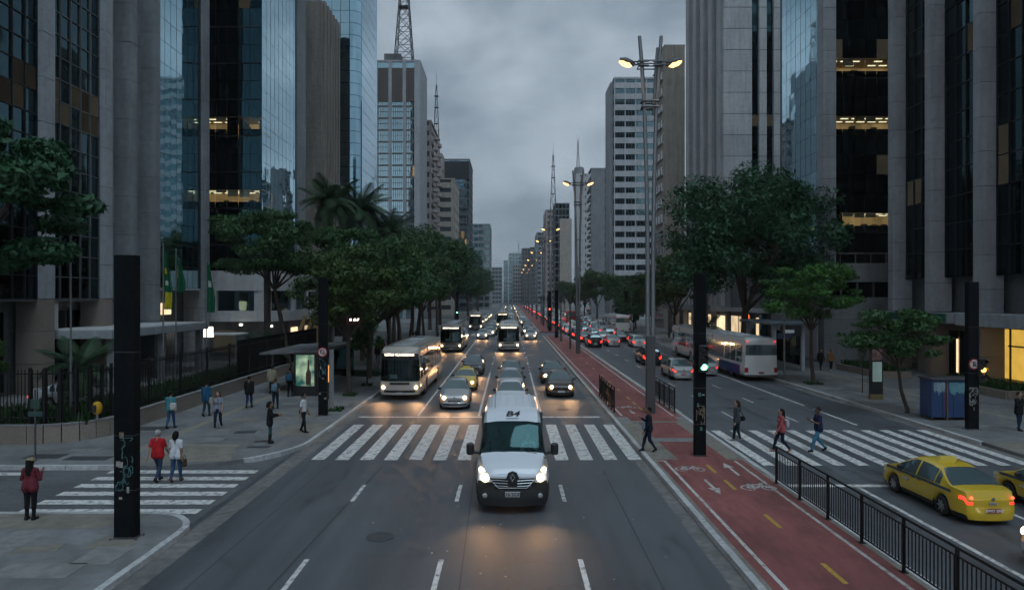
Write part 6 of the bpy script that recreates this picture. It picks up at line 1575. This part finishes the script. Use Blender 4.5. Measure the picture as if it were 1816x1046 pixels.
# ---------------------------------------------------------------- street furniture
def squiggle(t, x0, x1, z0, z1, y, n, m, seed, name='graffiti'):
    rr = random.Random(seed); mb = MB()
    for _ in range(n):
        cx_, cz = rr.uniform(x0,x1), rr.uniform(z0,z1); p = [(cx_, cz)]; a = rr.uniform(0,6.3)
        for k in range(rr.randint(4,9)):
            a += rr.uniform(-1.5,1.5); q = p[-1]; p.append((min(x1,max(x0,q[0]+.06*math.cos(a))), min(z1,max(z0,q[1]+.09*math.sin(a)))))
        w = rr.uniform(.006,.014)
        for (a0, b0) in zip(p, p[1:]):
            d = Vector((b0[0]-a0[0], b0[1]-a0[1])); 
            if d.length < .005: continue
            n_ = Vector((-d.y, d.x)).normalized()*w
            mb.quad((a0[0]-n_.x,y,a0[1]-n_.y),(a0[0]+n_.x,y,a0[1]+n_.y),(b0[0]+n_.x,y,b0[1]+n_.y),(b0[0]-n_.x,y,b0[1]-n_.y))
    return mb.build(name, m, t)
M['graf_g'] = mat('graffiti_teal', (.06,.16,.16), .6); M['graf_w'] = mat('graffiti_white', (.34,.33,.31), .7, var=.4, vscale=20); M['graf_p'] = mat('torn_paper', (.22,.17,.12), .8, var=.5, vscale=14)
def column(label, x, y, w, h, z0=KT, sign=None, signal=None, seed=1, graf='graf_g', gz0=(.9,2.3)):
    w *= .84; d_ = .26
    t = thing('signal_column', label, 'column', (x, y, z0), group='black signal columns')
    MB().bbox(-w/2,w/2,-d_/2,d_/2,0,h,.012).build('shaft', M['black_post'], t)
    MB().bbox(-w/2-.012,w/2+.012,-d_/2-.012,d_/2+.012,-.01,.05,.008).build('base_plate', M['walk_dark'], t)
    for z in (1.2, 2.55, 4.6): MB().box(-w/2-.003,w/2+.003,-d_/2-.003,d_/2+.003,z,z+.012).build('seam', M['steel_d'], t)
    squiggle(t, -w/2+.05, w/2-.05, gz0[0], gz0[1], -d_/2-.004, 15, M[graf], seed)
    rr = random.Random(seed)
    for q in range(5):
        u, z = rr.uniform(-w*.4,w*.25), rr.uniform(.8,2.6); piece('sticker', t, M[rr.choice(('graf_p','graf_w','graf_g'))], u, u+rr.uniform(.04,.12), -d_/2-.003, -d_/2-.001, z, z+rr.uniform(.05,.16))
    for sx in (-1,1):
        for sy in (-1,1): MB().lathe([(.03,0),(.03,.03),(.015,.04)], (sx*(w/2+.05),sy*(d_/2+.05),.0), n=6).build('anchor_bolt', M['steel_d'], t)
    if sign:
        zs = sign[0] - z0; rg = mat('sign_red_%d' % seed, (.35,.02,.03), .5)
        s_ = MB().disc((0,-d_/2-.03,zs), .24, .025, 'y', 28).build('round_sign', rg, t); MB().disc((0,-d_/2-.034,zs), .19, .004, 'y', 28).build('sign_face', M['paint'], s_)
        ob('lettering', text_mesh(sign[1], .30, M['ink'], .002, bold=.008), s_, loc=(0,-d_/2-.038,zs), rot=(R(90),0,0))
        b = MB().box(-.18,.18,-d_/2-.037,-d_/2-.034,zs-.018,zs+.018); bar = b.build('sign_bar', rg, s_)
        bar.rotation_euler = (0, R(45), 0); bar.location = (zs*-.0, 0, 0)
        bar.location = (0 - zs*math.sin(R(45)), 0, zs - zs*math.cos(R(45)))
    if signal:
        zs = signal[0]-z0; hd = MB().bbox(-.17+signal[2],.17+signal[2],-d_/2-.2,-d_/2-.002,zs-.2,zs+.82,.03).build('signal_head', M['black_plastic'], t)
        for k, c in enumerate(('green','amber','red')):
            lit_ = signal[1] == c
            MB().lathe([(.115,0),(.11,-.02),(.06,-.035)], (signal[2],-d_/2-.2,zs+.31*k), 'y', 20).build('lamp', M[c+'_lamp'] if lit_ else M['dead_lamp'], hd, True)
            v = MB()
            for q in range(9):
                a0, a1 = math.pi*q/9, math.pi*(q+1)/9
                v.quad(*[(signal[2]+.13*math.cos(a), -d_/2-.2-dy, zs+.31*k+.13*math.sin(a)) for a, dy in ((a0,0),(a1,0),(a1,.17),(a0,.17))])
            v.build('visor', M['black_plastic'], hd)
    return t
column('tall black column on the near corner covered in teal graffiti', -9.5, 16.95, .62, 7.0, seed=4, gz0=(1.2,2.5))
column('black column beside the lit advert with a round prohibition sign', -9.4, 34.4, .52, 6.95, seed=5, sign=(3.35,'O'), gz0=(1.9,3.0))
column('black column on the red median showing a green light', 7.15, 25.7, .50, 6.85, seed=6, signal=(3.5,'green',.07), graf='graf_p', gz0=(1.2,1.9))
column('black column beside the blue kiosk with a round no-parking sign', 20.85, 30.8, .58, 6.65, seed=7, sign=(3.1,'E'), signal=(2.55,'amber',.30), graf='graf_w', gz0=(1.1,1.9))
column('distant black column on the median past the far crossing', 6.9, 100.5, .6, 7, seed=8)
column('distant black column on the oncoming pavement', -9.3, 121, .6, 7, seed=9, signal=(3.4,'green',0)); column('distant black column by the shops', 20.6, 121, .6, 7, seed=10, signal=(3.4,'red',0))
column('distant black column on the median beyond the crossing', 7.0, 120, .6, 7, seed=11, signal=(3.4,'red',0))

# --- double-arm street lamps on the median
def make_lamp():
    t = thing('street_lamp')
    for sx in (-1, 1):
        MB().tube([(sx*.13,0,0),(sx*.14,0,8.5),(sx*.20,0,12.2),(sx*.31,0,15.8),(sx*.45,0,18.0),(sx*.56,0,19.4)], [.125,.115,.105,.10,.095,.09], 10).build('pole_tube', M['steel'], t, True)
        MB().tube([(sx*.22,.28,15.4),(sx*.36,.28,18.0),(sx*.44,.28,18.9)], .085, 8).build('rear_rod', M['steel'], t, True)
        for dz in (0, .22): MB().tube([(-.62*sx*0 + sx*.1,-.14,17.85+dz),(sx*.95,-.14,17.9+dz*.6)], .04, 6).build('arm', M['steel_d'], t)
        hb = MB(); hb.tube([(sx*.80,0,17.92),(sx*.95,0,17.99),(sx*1.3,0,18.12),(sx*1.58,0,18.20)], [.07,.16,.20,.10], 12); hd = hb.build('lamp_head', M['steel_d'], t, True)
        lb = MB(); lb.tube([(sx*.95,0,17.89),(sx*1.12,0,17.94),(sx*1.40,0,18.05),(sx*1.60,0,18.13)], [.08,.17,.17,.07], 12); lb.build('lamp_lens', M['street_lamp'], hd, True)
    for z in (15.75, 16.05): MB().tube([(-.42,-.1,z),(.42,-.1,z),(.42,.35,z),(-.42,.35,z),(-.42,-.1,z)], .06, 6).build('collar_ring', M['steel_d'], t)
    for z in (17.82, 18.12): MB().tube([(-.62,-.12,z),(.62,-.12,z),(.62,.36,z),(-.62,.36,z),(-.62,-.12,z)], .035, 6).build('collar_ring', M['steel_d'], t)
    MB().bbox(-.24,.24,-.14,.14,.0,4.0,.03).build('base_sleeve', M['steel_d'], t)
    for z in (5.1, 9.0, 12.0): MB().bbox(-.25,.25,-.05,.05,z,z+.10,.01).build('tie_plate', M['steel_d'], t)
    return t
LAMP = make_lamp()
for i in range(9):
    y = 35.2 + i*37.2; t = LAMP if i == 0 else copy_tree(LAMP)
    if 105 < y < 119: y = 121
    t.location = (7.25, y, KT); tag(t, '%s double-arm street lamp along the median, counted from the zebra crossing' % ordn(i+1), 'street lamp', 'median street lamps')
    if i < 4:
        for sx in (-1, 1):
            d = bpy.data.lights.new('lamp_light', 'SPOT'); d.energy = 70; d.color = (1.0,.66,.34); d.spot_size = R(125); d.spot_blend = .6; d.shadow_soft_size = .25
            o = bpy.data.objects.new('lamp_light', d); COL.objects.link(o); o.parent = t; o.location = (sx*1.25, 0, 17.72)
for i, (x, y) in enumerate(((7.0,79),(6.9,92),(7.1,128),(7.0,140),(7.0,152))):
    t = thing('lamp_post', '%s slim dark post on the median among the brake lights' % ordn(i+1), 'post', (x, y, KT), group='slim median posts')
    MB().tube([(0,0,0),(0,0,6.5)], .12, 8, .09).build('shaft', M['steel_d'], t); MB().bbox(-.2,.2,-.08,.08,5.2,6.1,.03).build('signal_box', M['black_plastic'], t)

# --- railings with separate bars
def railing(label, x, y0, y1, h, step, posts, lab_group='median railings', x1=None):
    t = thing('railing', label, 'railing', (x, y0, KT), group=lab_group); L_ = y1-y0; xx = 0 if x1 is None else (x1-x)
    def X(f): return xx*f
    MB().tube([(0,0,h),(xx,L_,h)], .028, 6).build('top_rail', M['black_iron'], t); MB().tube([(0,0,.16),(xx,L_,.16)], .02, 6).build('bottom_rail', M['black_iron'], t)
    MB().tube([(0,0,h-.16),(xx,L_,h-.16)], .018, 6).build('mid_rail', M['black_iron'], t)
    for i in range(posts+1):
        f = i/posts; q = MB().bbox(X(f)-.03,X(f)+.03,L_*f-.03,L_*f+.03,0,h+.02,.006).build('post', M['black_iron'], t)
        MB().box(X(f)-.07,X(f)+.07,L_*f-.07,L_*f+.07,0,.015).build('foot_plate', M['black_iron'], q)
    n = int(L_/step)
    for i in range(1, n):
        f = i/n; piece('bar', t, M['black_iron'], X(f)-.009, X(f)+.009, L_*f-.009, L_*f+.009, .17, h-.17)
    return t
railing('long black railing beside the cycle path with the taxi behind it', 8.55, 9.5, 21.9, 1.18, .125, 7)
railing('short black railing on the oncoming side of the cycle path', 5.42, 35.4, 41.2, 1.28, .13, 6)
railing('short black railing behind the tall lamp post', 8.5, 35.2, 42.4, 1.28, .13, 6)

# --- fenced planter on the corner
pl = thing('planter_wall', 'low granite planter wall under the black fence', 'wall', (-17.3, 30, KT), world=True)
corner = arc(-19.6, 30.1, 2.3, -90, 0, 6)
path = [(-42, 27.8)] + corner + [(-17.3, 62)]
def along(path, step):
    out = []
    for a, b in zip(path, path[1:]):
        a, b = Vector(a), Vector(b); d = (b-a).length; n = max(1, round(d/step))
        for i in range(n): out.append((a.lerp(b, i/n), a.lerp(b, (i+1)/n)))
    return out
for i, (a, b) in enumerate(along(path, 1.5)):
    c = (a+b)/2; d = b-a; ang = math.atan2(d.y, d.x); mm = M['granite'] 
    ob('stone_block', unit_mesh(M['granite']), pl, loc=(c.x, c.y, .14+.36), scale=(d.length-.012, .26, .74), rot=(0,0,ang))
    ob('coping', unit_mesh(M['walk_light']), pl, loc=(c.x, c.y, .14+.745), scale=(d.length-.006, .30, .05), rot=(0,0,ang))
MB().prism([(-42,27.9)] + arc(-19.6,30.1,2.2,-90,0,6) + [(-17.4,31.6),(-42,31.6)], .2, .79).build('planting_soil', M['soil'], pl); box(pl, 'planting_soil', M['soil'], -20.6, -17.45, 31.6, 61.8, .2, .787)
fe = thing('fence', 'tall black bar fence on the corner planter wall', 'fence', (-17.5, 30, .9), world=True)
fpath = [(-36, 28.05)] + arc(-19.7, 30.15, 2.1, -90, 0, 6) + [(-17.6, 62)]
nbar = 0; restb = MB()
for (a, b) in zip(fpath, fpath[1:]):
    a, b = Vector(a), Vector(b); d = (b-a).length; ang = math.atan2(b.y-a.y, b.x-a.x); c = (a+b)/2
    for z in (1.15, 2.95): ob('rail', unit_mesh(M['black_iron']), fe, loc=(c.x,c.y,z), scale=(d,.04,.05), rot=(0,0,ang))
    n = max(1, int(d/.145))
    for i in range(n):
        p = a.lerp(b, (i+.5)/n)
        if nbar < 298: piece('bar', fe, M['black_iron'], p.x-.013, p.x+.013, p.y-.013, p.y+.013, .88, 3.12); nbar += 1
        else: restb.box(p.x-.013, p.x+.013, p.y-.013, p.y+.013, .88, 3.12)
for (a, b) in along(fpath, 3.2): piece('post', fe, M['black_iron'], a.x-.05, a.x+.05, a.y-.05, a.y+.05, .86, 3.2)
if restb.v: tag(restb.build('far_bars', M['black_iron'], fe), kind='stuff')
gt = thing('gate', 'solid black sheet gate at the end of the fence', 'gate', (-17.6, 62, KT), world=True)
for k in range(10): piece('gate_panel', gt, M['black_post'], -17.66, -17.6, 44.2+k*1.8, 45.97+k*1.8, .9, 3.3)
# flagpoles and limp flags
def flagpole(label, x, y, top, flag=None):
    t = thing('flagpole', label, 'flagpole', (x, y, .79), group='flagpoles')
    MB().tube([(0,0,-.1),(0,0,top-.79)], .055, 10, .03).build('pole', M['steel'], t, True); MB().lathe([(.0,0),(.06,.03),(.06,.08),(0,.12)], (0,0,top-.79), n=10).build('finial', M['steel'], t)
    MB().lathe([(.08,0),(.08,.15),(.06,.2)], (0,0,2.4), n=10).build('sleeve', M['steel'], t)
    if flag:
        f = thing('flag', flag[0], 'flag', (x, y, top-.3), group='flags'); rr = random.Random(int(y*10)); H_ = flag[2]; W_ = .62
        def cloth(u0, u1, v0, v1, m, off, nm, par):
            mb = MB(); nu, nv = 14, 18; g_ = []
            for j in range(nv+1):
                for i in range(nu+1):
                    u, v = u0+(u1-u0)*i/nu, v0+(v1-v0)*j/nv
                    wv = W_*(.35+.65*min(1,v*1.4))*(1-.25*v*v)
                    g_.append((.04+wv*u, .13*math.sin(u*11+v*2.4)*(.3+u)*.8 + off, -H_*v - .25*u*(1-v)))
            for j in range(nv):
                for i in range(nu): a = j*(nu+1)+i; mb.add([g_[a],g_[a+1],g_[a+nu+2],g_[a+nu+1]], [(0,1,2,3)])
            return weld(mb).build(nm, m, par, 'all')
        cloth(0,1,0,1, fabric((.012,.10,.05)), 0, 'cloth', f)
        for (a, b, c, d, col) in flag[1]: cloth(a,b,c,d, fabric(col), -.02, 'emblem', f)
YEL, BLU, WHT = (.52,.40,.02), (.02,.05,.15), (.5,.5,.5)
flagpole('bare flagpole nearest the frame edge', -20.0, 31.1, 8.8)
flagpole('flagpole carrying the flag with the large yellow patch', -20.0, 39.4, 9.1, ('limp green flag with a large yellow patch', [(.15,.95,.70,.98,YEL),(.1,.5,.28,.38,YEL),(.2,.5,.5,.58,WHT)], 3.4))
flagpole('flagpole with the dark green narrow flag', -20.0, 40.9, 8.9, ('narrow dark green furled flag', [(.1,.25,.3,.6,YEL)], 2.2))
flagpole('flagpole with the plain green flag near the podium', -20.0, 45.0, 8.7, ('plain green limp flag near the white podium', [(.2,.6,.35,.48,WHT)], 3.3))
# yellow phone hood and bins on the corner
ph = thing('phone_hood', 'yellow public phone hood on a post by the planter wall', 'phone', (gx(197,30), 29.0, KT))
MB().tube([(0,0,0),(0,0,1.2)], .05, 8).build('post', M['concrete'], ph); MB().lathe([(.02,.0),(.13,.02),(.19,.15),(.20,.34),(.15,.48),(.04,.54)], (0,0,1.0), n=16).build('hood', mat('phone_yellow', (.55,.30,.01), .4), ph, True)
MB().bbox(-.09,.09,-.28,-.20,1.12,1.42,.02).build('handset_panel', M['black_plastic'], ph)
sg = thing('street_sign', 'thin green-headed sign post behind the person in maroon', 'sign', (gx(63,24.9), 24.9, KT))
MB().tube([(0,0,0),(0,0,2.6)], .035, 8).build('post', M['steel_d'], sg); MB().bbox(-.16,.16,-.03,.03,1.9,2.25,.01).build('plate', mat('sign_green', (.02,.06,.05), .5), sg); MB().bbox(-.26,.26,-.03,.03,1.62,1.8,.01).build('plate', mat('sign_green2', (.02,.06,.06), .5), sg)
# --- bus shelter with lit advert
sh = thing('bus_shelter', 'grey-roofed bus shelter with a glowing advert panel', 'bus shelter', (-12.3, 42, KT), world=True)
MB().prism([(-15.4,2.55),(-11.3,2.75),(-11.3,2.9),(-15.4,2.68)], 42.0, 50.0, 'y').build('roof', M['concrete_d'], sh)
for (x, y) in ((-14.8,42.6),(-14.8,49.2)): MB().tube([(x,y,KT),(x,y,2.6)], .07, 8).build('pillar', M['steel_d'], sh)
MB().bbox(-13.05,-11.65,41.2,41.5,KT,2.75,.03).build('advert_frame', M['black_plastic'], sh)
adv = bpy.data.materials.new('advert_poster'); adv.use_nodes = True; an = adv.node_tree.nodes; al = adv.node_tree.links; an.clear()
ao = an.new('ShaderNodeOutputMaterial'); ae = an.new('ShaderNodeEmission'); ag = an.new('ShaderNodeNewGeometry'); at_ = an.new('ShaderNodeTexNoise'); at_.inputs['Scale'].default_value = 1.6; at_.inputs['Detail'].default_value = 3
ar = an.new('ShaderNodeValToRGB'); ar.color_ramp.elements[0].color = (.02,.10,.09,1); ar.color_ramp.elements[0].position = .34; ar.color_ramp.elements[1].color = (.46,.62,.42,1); ar.color_ramp.elements[1].position = .66
al.new(ag.outputs['Position'], at_.inputs[0]); al.new(at_.outputs[0], ar.inputs[0]); al.new(ar.outputs[0], ae.inputs[0]); ae.inputs[1].default_value = .55; al.new(ae.outputs[0], ao.inputs[0])
po = MB().box(-12.9,-11.8,41.17,41.195,.75,2.62).build('poster', adv, sh)
MB().prism([(-12.28,.8),(-12.0,.8),(-11.98,1.5),(-12.08,1.75),(-12.08,2.35),(-12.18,2.35),(-12.2,1.75),(-12.3,1.5)], 41.155, 41.168, 'y').build('poster_print', mat('poster_silhouette', (.10,.05,.03), .6), po)
MB().bbox(-14.6,-12.4,47.0,47.4,.5,.58,.02).build('bench_seat', M['steel_d'], sh)
for x in (-14.3,-12.7): MB().box(x-.03,x+.03,47.15,47.25,KT,.5).build('bench_leg', M['steel_d'], sh)
MB().box(-15.3,-11.4,49.9,49.95,.4,2.5).build('back_pane', M['dark_glass'], sh)
lp = thing('lamp_pole', 'grey round pole beside the prohibition-sign column', 'pole', (gx(588,36), 36, KT)); MB().tube([(0,0,0),(0,0,3.2)], .13, 14, .12).build('shaft', M['concrete'], lp, True); MB().lathe([(.2,0),(.2,.06),(.14,.1)], n=14).build('foot', M['concrete_d'], lp)
od = thing('info_totem', 'slim orange-lit totem behind the sign column', 'totem', (gx(583,40), 40, KT)); MB().bbox(-.12,.12,-.1,.1,0,2.4,.02).build('case', M['black_plastic'], od); MB().box(-.08,.08,-.112,-.1,1.0,2.0).build('screen', M.setdefault('orange_screen', emat('orange_screen', (1,.45,.15), .8)), od)
rs = thing('shop_sign', 'red storefront board under the kerb trees', 'sign', (gx(636,84), 84, 3.0)); MB().bbox(-1.6,1.6,-.1,.1,-.2,1.4,.03).build('board', mat('red_board', (.16,.012,.018), .5), rs)
for i in range(5): MB().box(-1.2+i*.5,-.85+i*.5,-.12,-.1,.2,.5).build('letter', M['white_lamp'], rs)
bn = thing('green_bed', 'low green-railed bed by the kerb beside the cream bus', 'planter', (-11.2, 52, KT)); MB().bbox(-1.6,1.3,-.5,.5,0,.42,.04).build('box', mat('green_bed', (.015,.06,.03), .7), bn); MB().bbox(-1.5,1.2,-.4,.4,.42,.44,.01).build('soil', M['soil'], bn)
for i, y in enumerate((47.5, 49.4, 51.3, 53.2, 55.1)):
    p_ = thing('bollard', '%s black bollard along the kerb by the cream bus' % ordn(i+1), 'bollard', (-8.75, y+3, KT), group='kerb bollards'); MB().lathe([(.07,0),(.06,.8),(.075,.82),(.075,.9),(.02,.95)], n=12).build('shaft', M['black_iron'], p_, True)
# --- right pavement: totem, kiosk, planters, shelter
tt = thing('clock_totem', 'tall black totem with stacked screens beside the leaning tree', 'totem', (21.4, 39.9, KT))
MB().bbox(-.36,.36,-.14,.14,0,4.1,.03).build('case', M['black_plastic'], tt); MB().bbox(-.37,.37,-.15,.15,.0,.32,.02).build('plinth', mat('ochre_plinth', (.20,.15,.07), .7), tt)
MB().box(-.27,.27,-.152,-.142,1.05,2.2).build('lower_screen', emat('pale_screen', (.20,.30,.30), .35, .5), tt); MB().box(-.28,.28,-.152,-.142,2.3,3.9).build('upper_poster', mat('pink_poster', (.22,.11,.10), .7, var=.7, vscale=5), tt)
kk_ = thing('kiosk', 'blue street kiosk plastered with torn posters', 'kiosk', (21.45, 33.9, KT)); kb = mat('kiosk_blue', (.025,.06,.16), .5, var=.25, vscale=3)
for i in range(4): MB().bbox(-1.05+i*.53,-.535+i*.53,-.9,-.84,.16,1.95,.008).build('front_panel', kb, kk_)
MB().bbox(-1.06,-1.0,-.84,.0,.16,1.95,.01).build('side_panel', kb, kk_); MB().bbox(1.02,1.08,-.84,.0,.16,1.95,.01).build('side_panel', kb, kk_); MB().bbox(-1.06,1.08,.0,.06,.16,1.95,.01).build('back_panel', kb, kk_)
MB().bbox(-1.12,1.14,-.97,.12,1.95,2.05,.02).build('roof', M['steel_d'], kk_)
for (x, y) in ((-1.0,-.85),(1.0,-.85),(-1.0,.0),(1.0,.0),(-.32,-.93)): MB().tube([(x,y,0),(x,y,1.9 if x == -.32 else .2)], .035, 8).build('leg', mat('rusty_leg', (.18,.12,.07), .8, var=.3) if x == -.32 else M['steel_d'], kk_)
def rag(x0, z0, w, h, seed, m):
    rr = random.Random(seed); n = 9; poly = [(x0+w*i/n, z0+h+rr.uniform(-.03,.03)) for i in range(n+1)] + [(x0+w*(n-i)/n, z0+rr.uniform(0,h*.55)) for i in range(n+1)]
    MB().prism(poly, -.908, -.902, 'y').build('torn_poster', m, kk_)
rag(-.95,1.15,.55,.7,3,mat('poster_pale', (.22,.32,.36), .8, var=.3, vscale=6)); rag(-.2,1.2,.75,.62,5,mat('poster_cyan', (.13,.27,.32), .8, var=.3, vscale=6)); rag(.75,.9,.25,.8,7,M['graf_w'])
MB().box(-.42,-.36,-.907,-.902,.5,1.9).build('red_strip', mat('kiosk_red', (.18,.025,.04), .6), kk_)
def planter(label, x0, x1, y0, y1):
    t = thing('planter', label, 'planter', ((x0+x1)/2, (y0+y1)/2, KT), world=True, group='granite planters')
    for (a, b) in along([(x0,y0),(x0,y1)], 1.5) + along([(x0,y0),(x1,y0)], 1.5) + along([(x0,y1),(x1,y1)], 1.5):
        c = (a+b)/2; d = b-a; ob('stone_block', unit_mesh(M['granite']), t, loc=(c.x,c.y,.14+.24), scale=(d.length-.012,.2,.5), rot=(0,0,math.atan2(d.y,d.x)))
    box(t, 'soil', M['soil'], x0+.08, x1, y0+.08, y1-.08, .15, .56)
planter('granite planter with hedge in front of the yellow lobby', 29.0, 31.4, 39.8, 46.2); planter('granite planter with hedge near the tan-coated walker', 27.2, 29.6, 50.4, 56.7); planter('granite planter cut by the frame edge', 29.0, 31.6, 29.8, 38.8)
s2 = thing('bus_shelter', 'blue-grey steel bus shelter behind the parked white bus', 'bus shelter', (22.5, 58, KT), world=True)
for (x, y) in ((21.3,55),(21.3,61),(23.6,55),(23.6,61)): MB().bbox(x-.14,x+.14,y-.14,y+.14,KT,3.9,.03).build('pillar', M['concrete_l'], s2)
MB().bbox(20.7,24.2,54.4,61.6,3.9,4.15,.05).build('roof', mat('shelter_roof', (.12,.16,.19), .4, metal=.3), s2); MB().bbox(23.55,23.62,55.2,60.8,.6,3.2,.01).build('back_pane', M['dark_glass'], s2)
MB().bbox(21.6,23.3,54.5,54.62,3.0,3.8,.02).build('route_board', M['black_plastic'], s2); MB().box(22.0,22.7,54.47,54.5,3.25,3.5).build('route_lettering', M['white_ink'], s2)
st2 = thing('speed_sign', 'road-sign pole beside the bright green tree', 'sign', (20.35, 50.6, KT)); MB().tube([(0,0,0),(0,0,4.6)], .07, 10).build('pole', M['steel'], st2); MB().bbox(-.5,.5,-.03,.03,2.9,3.3,.01).build('plate', mat('sign_blue', (.05,.09,.16), .5), st2)
# --- haze
hz = MB().box(-1650,1650,-80,2350,-1.2,125).mesh('haze')
hm = bpy.data.materials.new('haze_air'); hm.use_nodes = True; hn = hm.node_tree.nodes; hn.clear(); ho = hn.new('ShaderNodeOutputMaterial'); hv = hn.new('ShaderNodeVolumePrincipled')
hv.inputs['Color'].default_value = (.80,.88,.95,1); hv.inputs['Density'].default_value = .00028; hv.inputs['Anisotropy'].default_value = .1
hm.node_tree.links.new(hv.outputs[0], ho.inputs['Volume']); hz.materials.append(hm); tag(ob('haze', hz), kind='stuff')
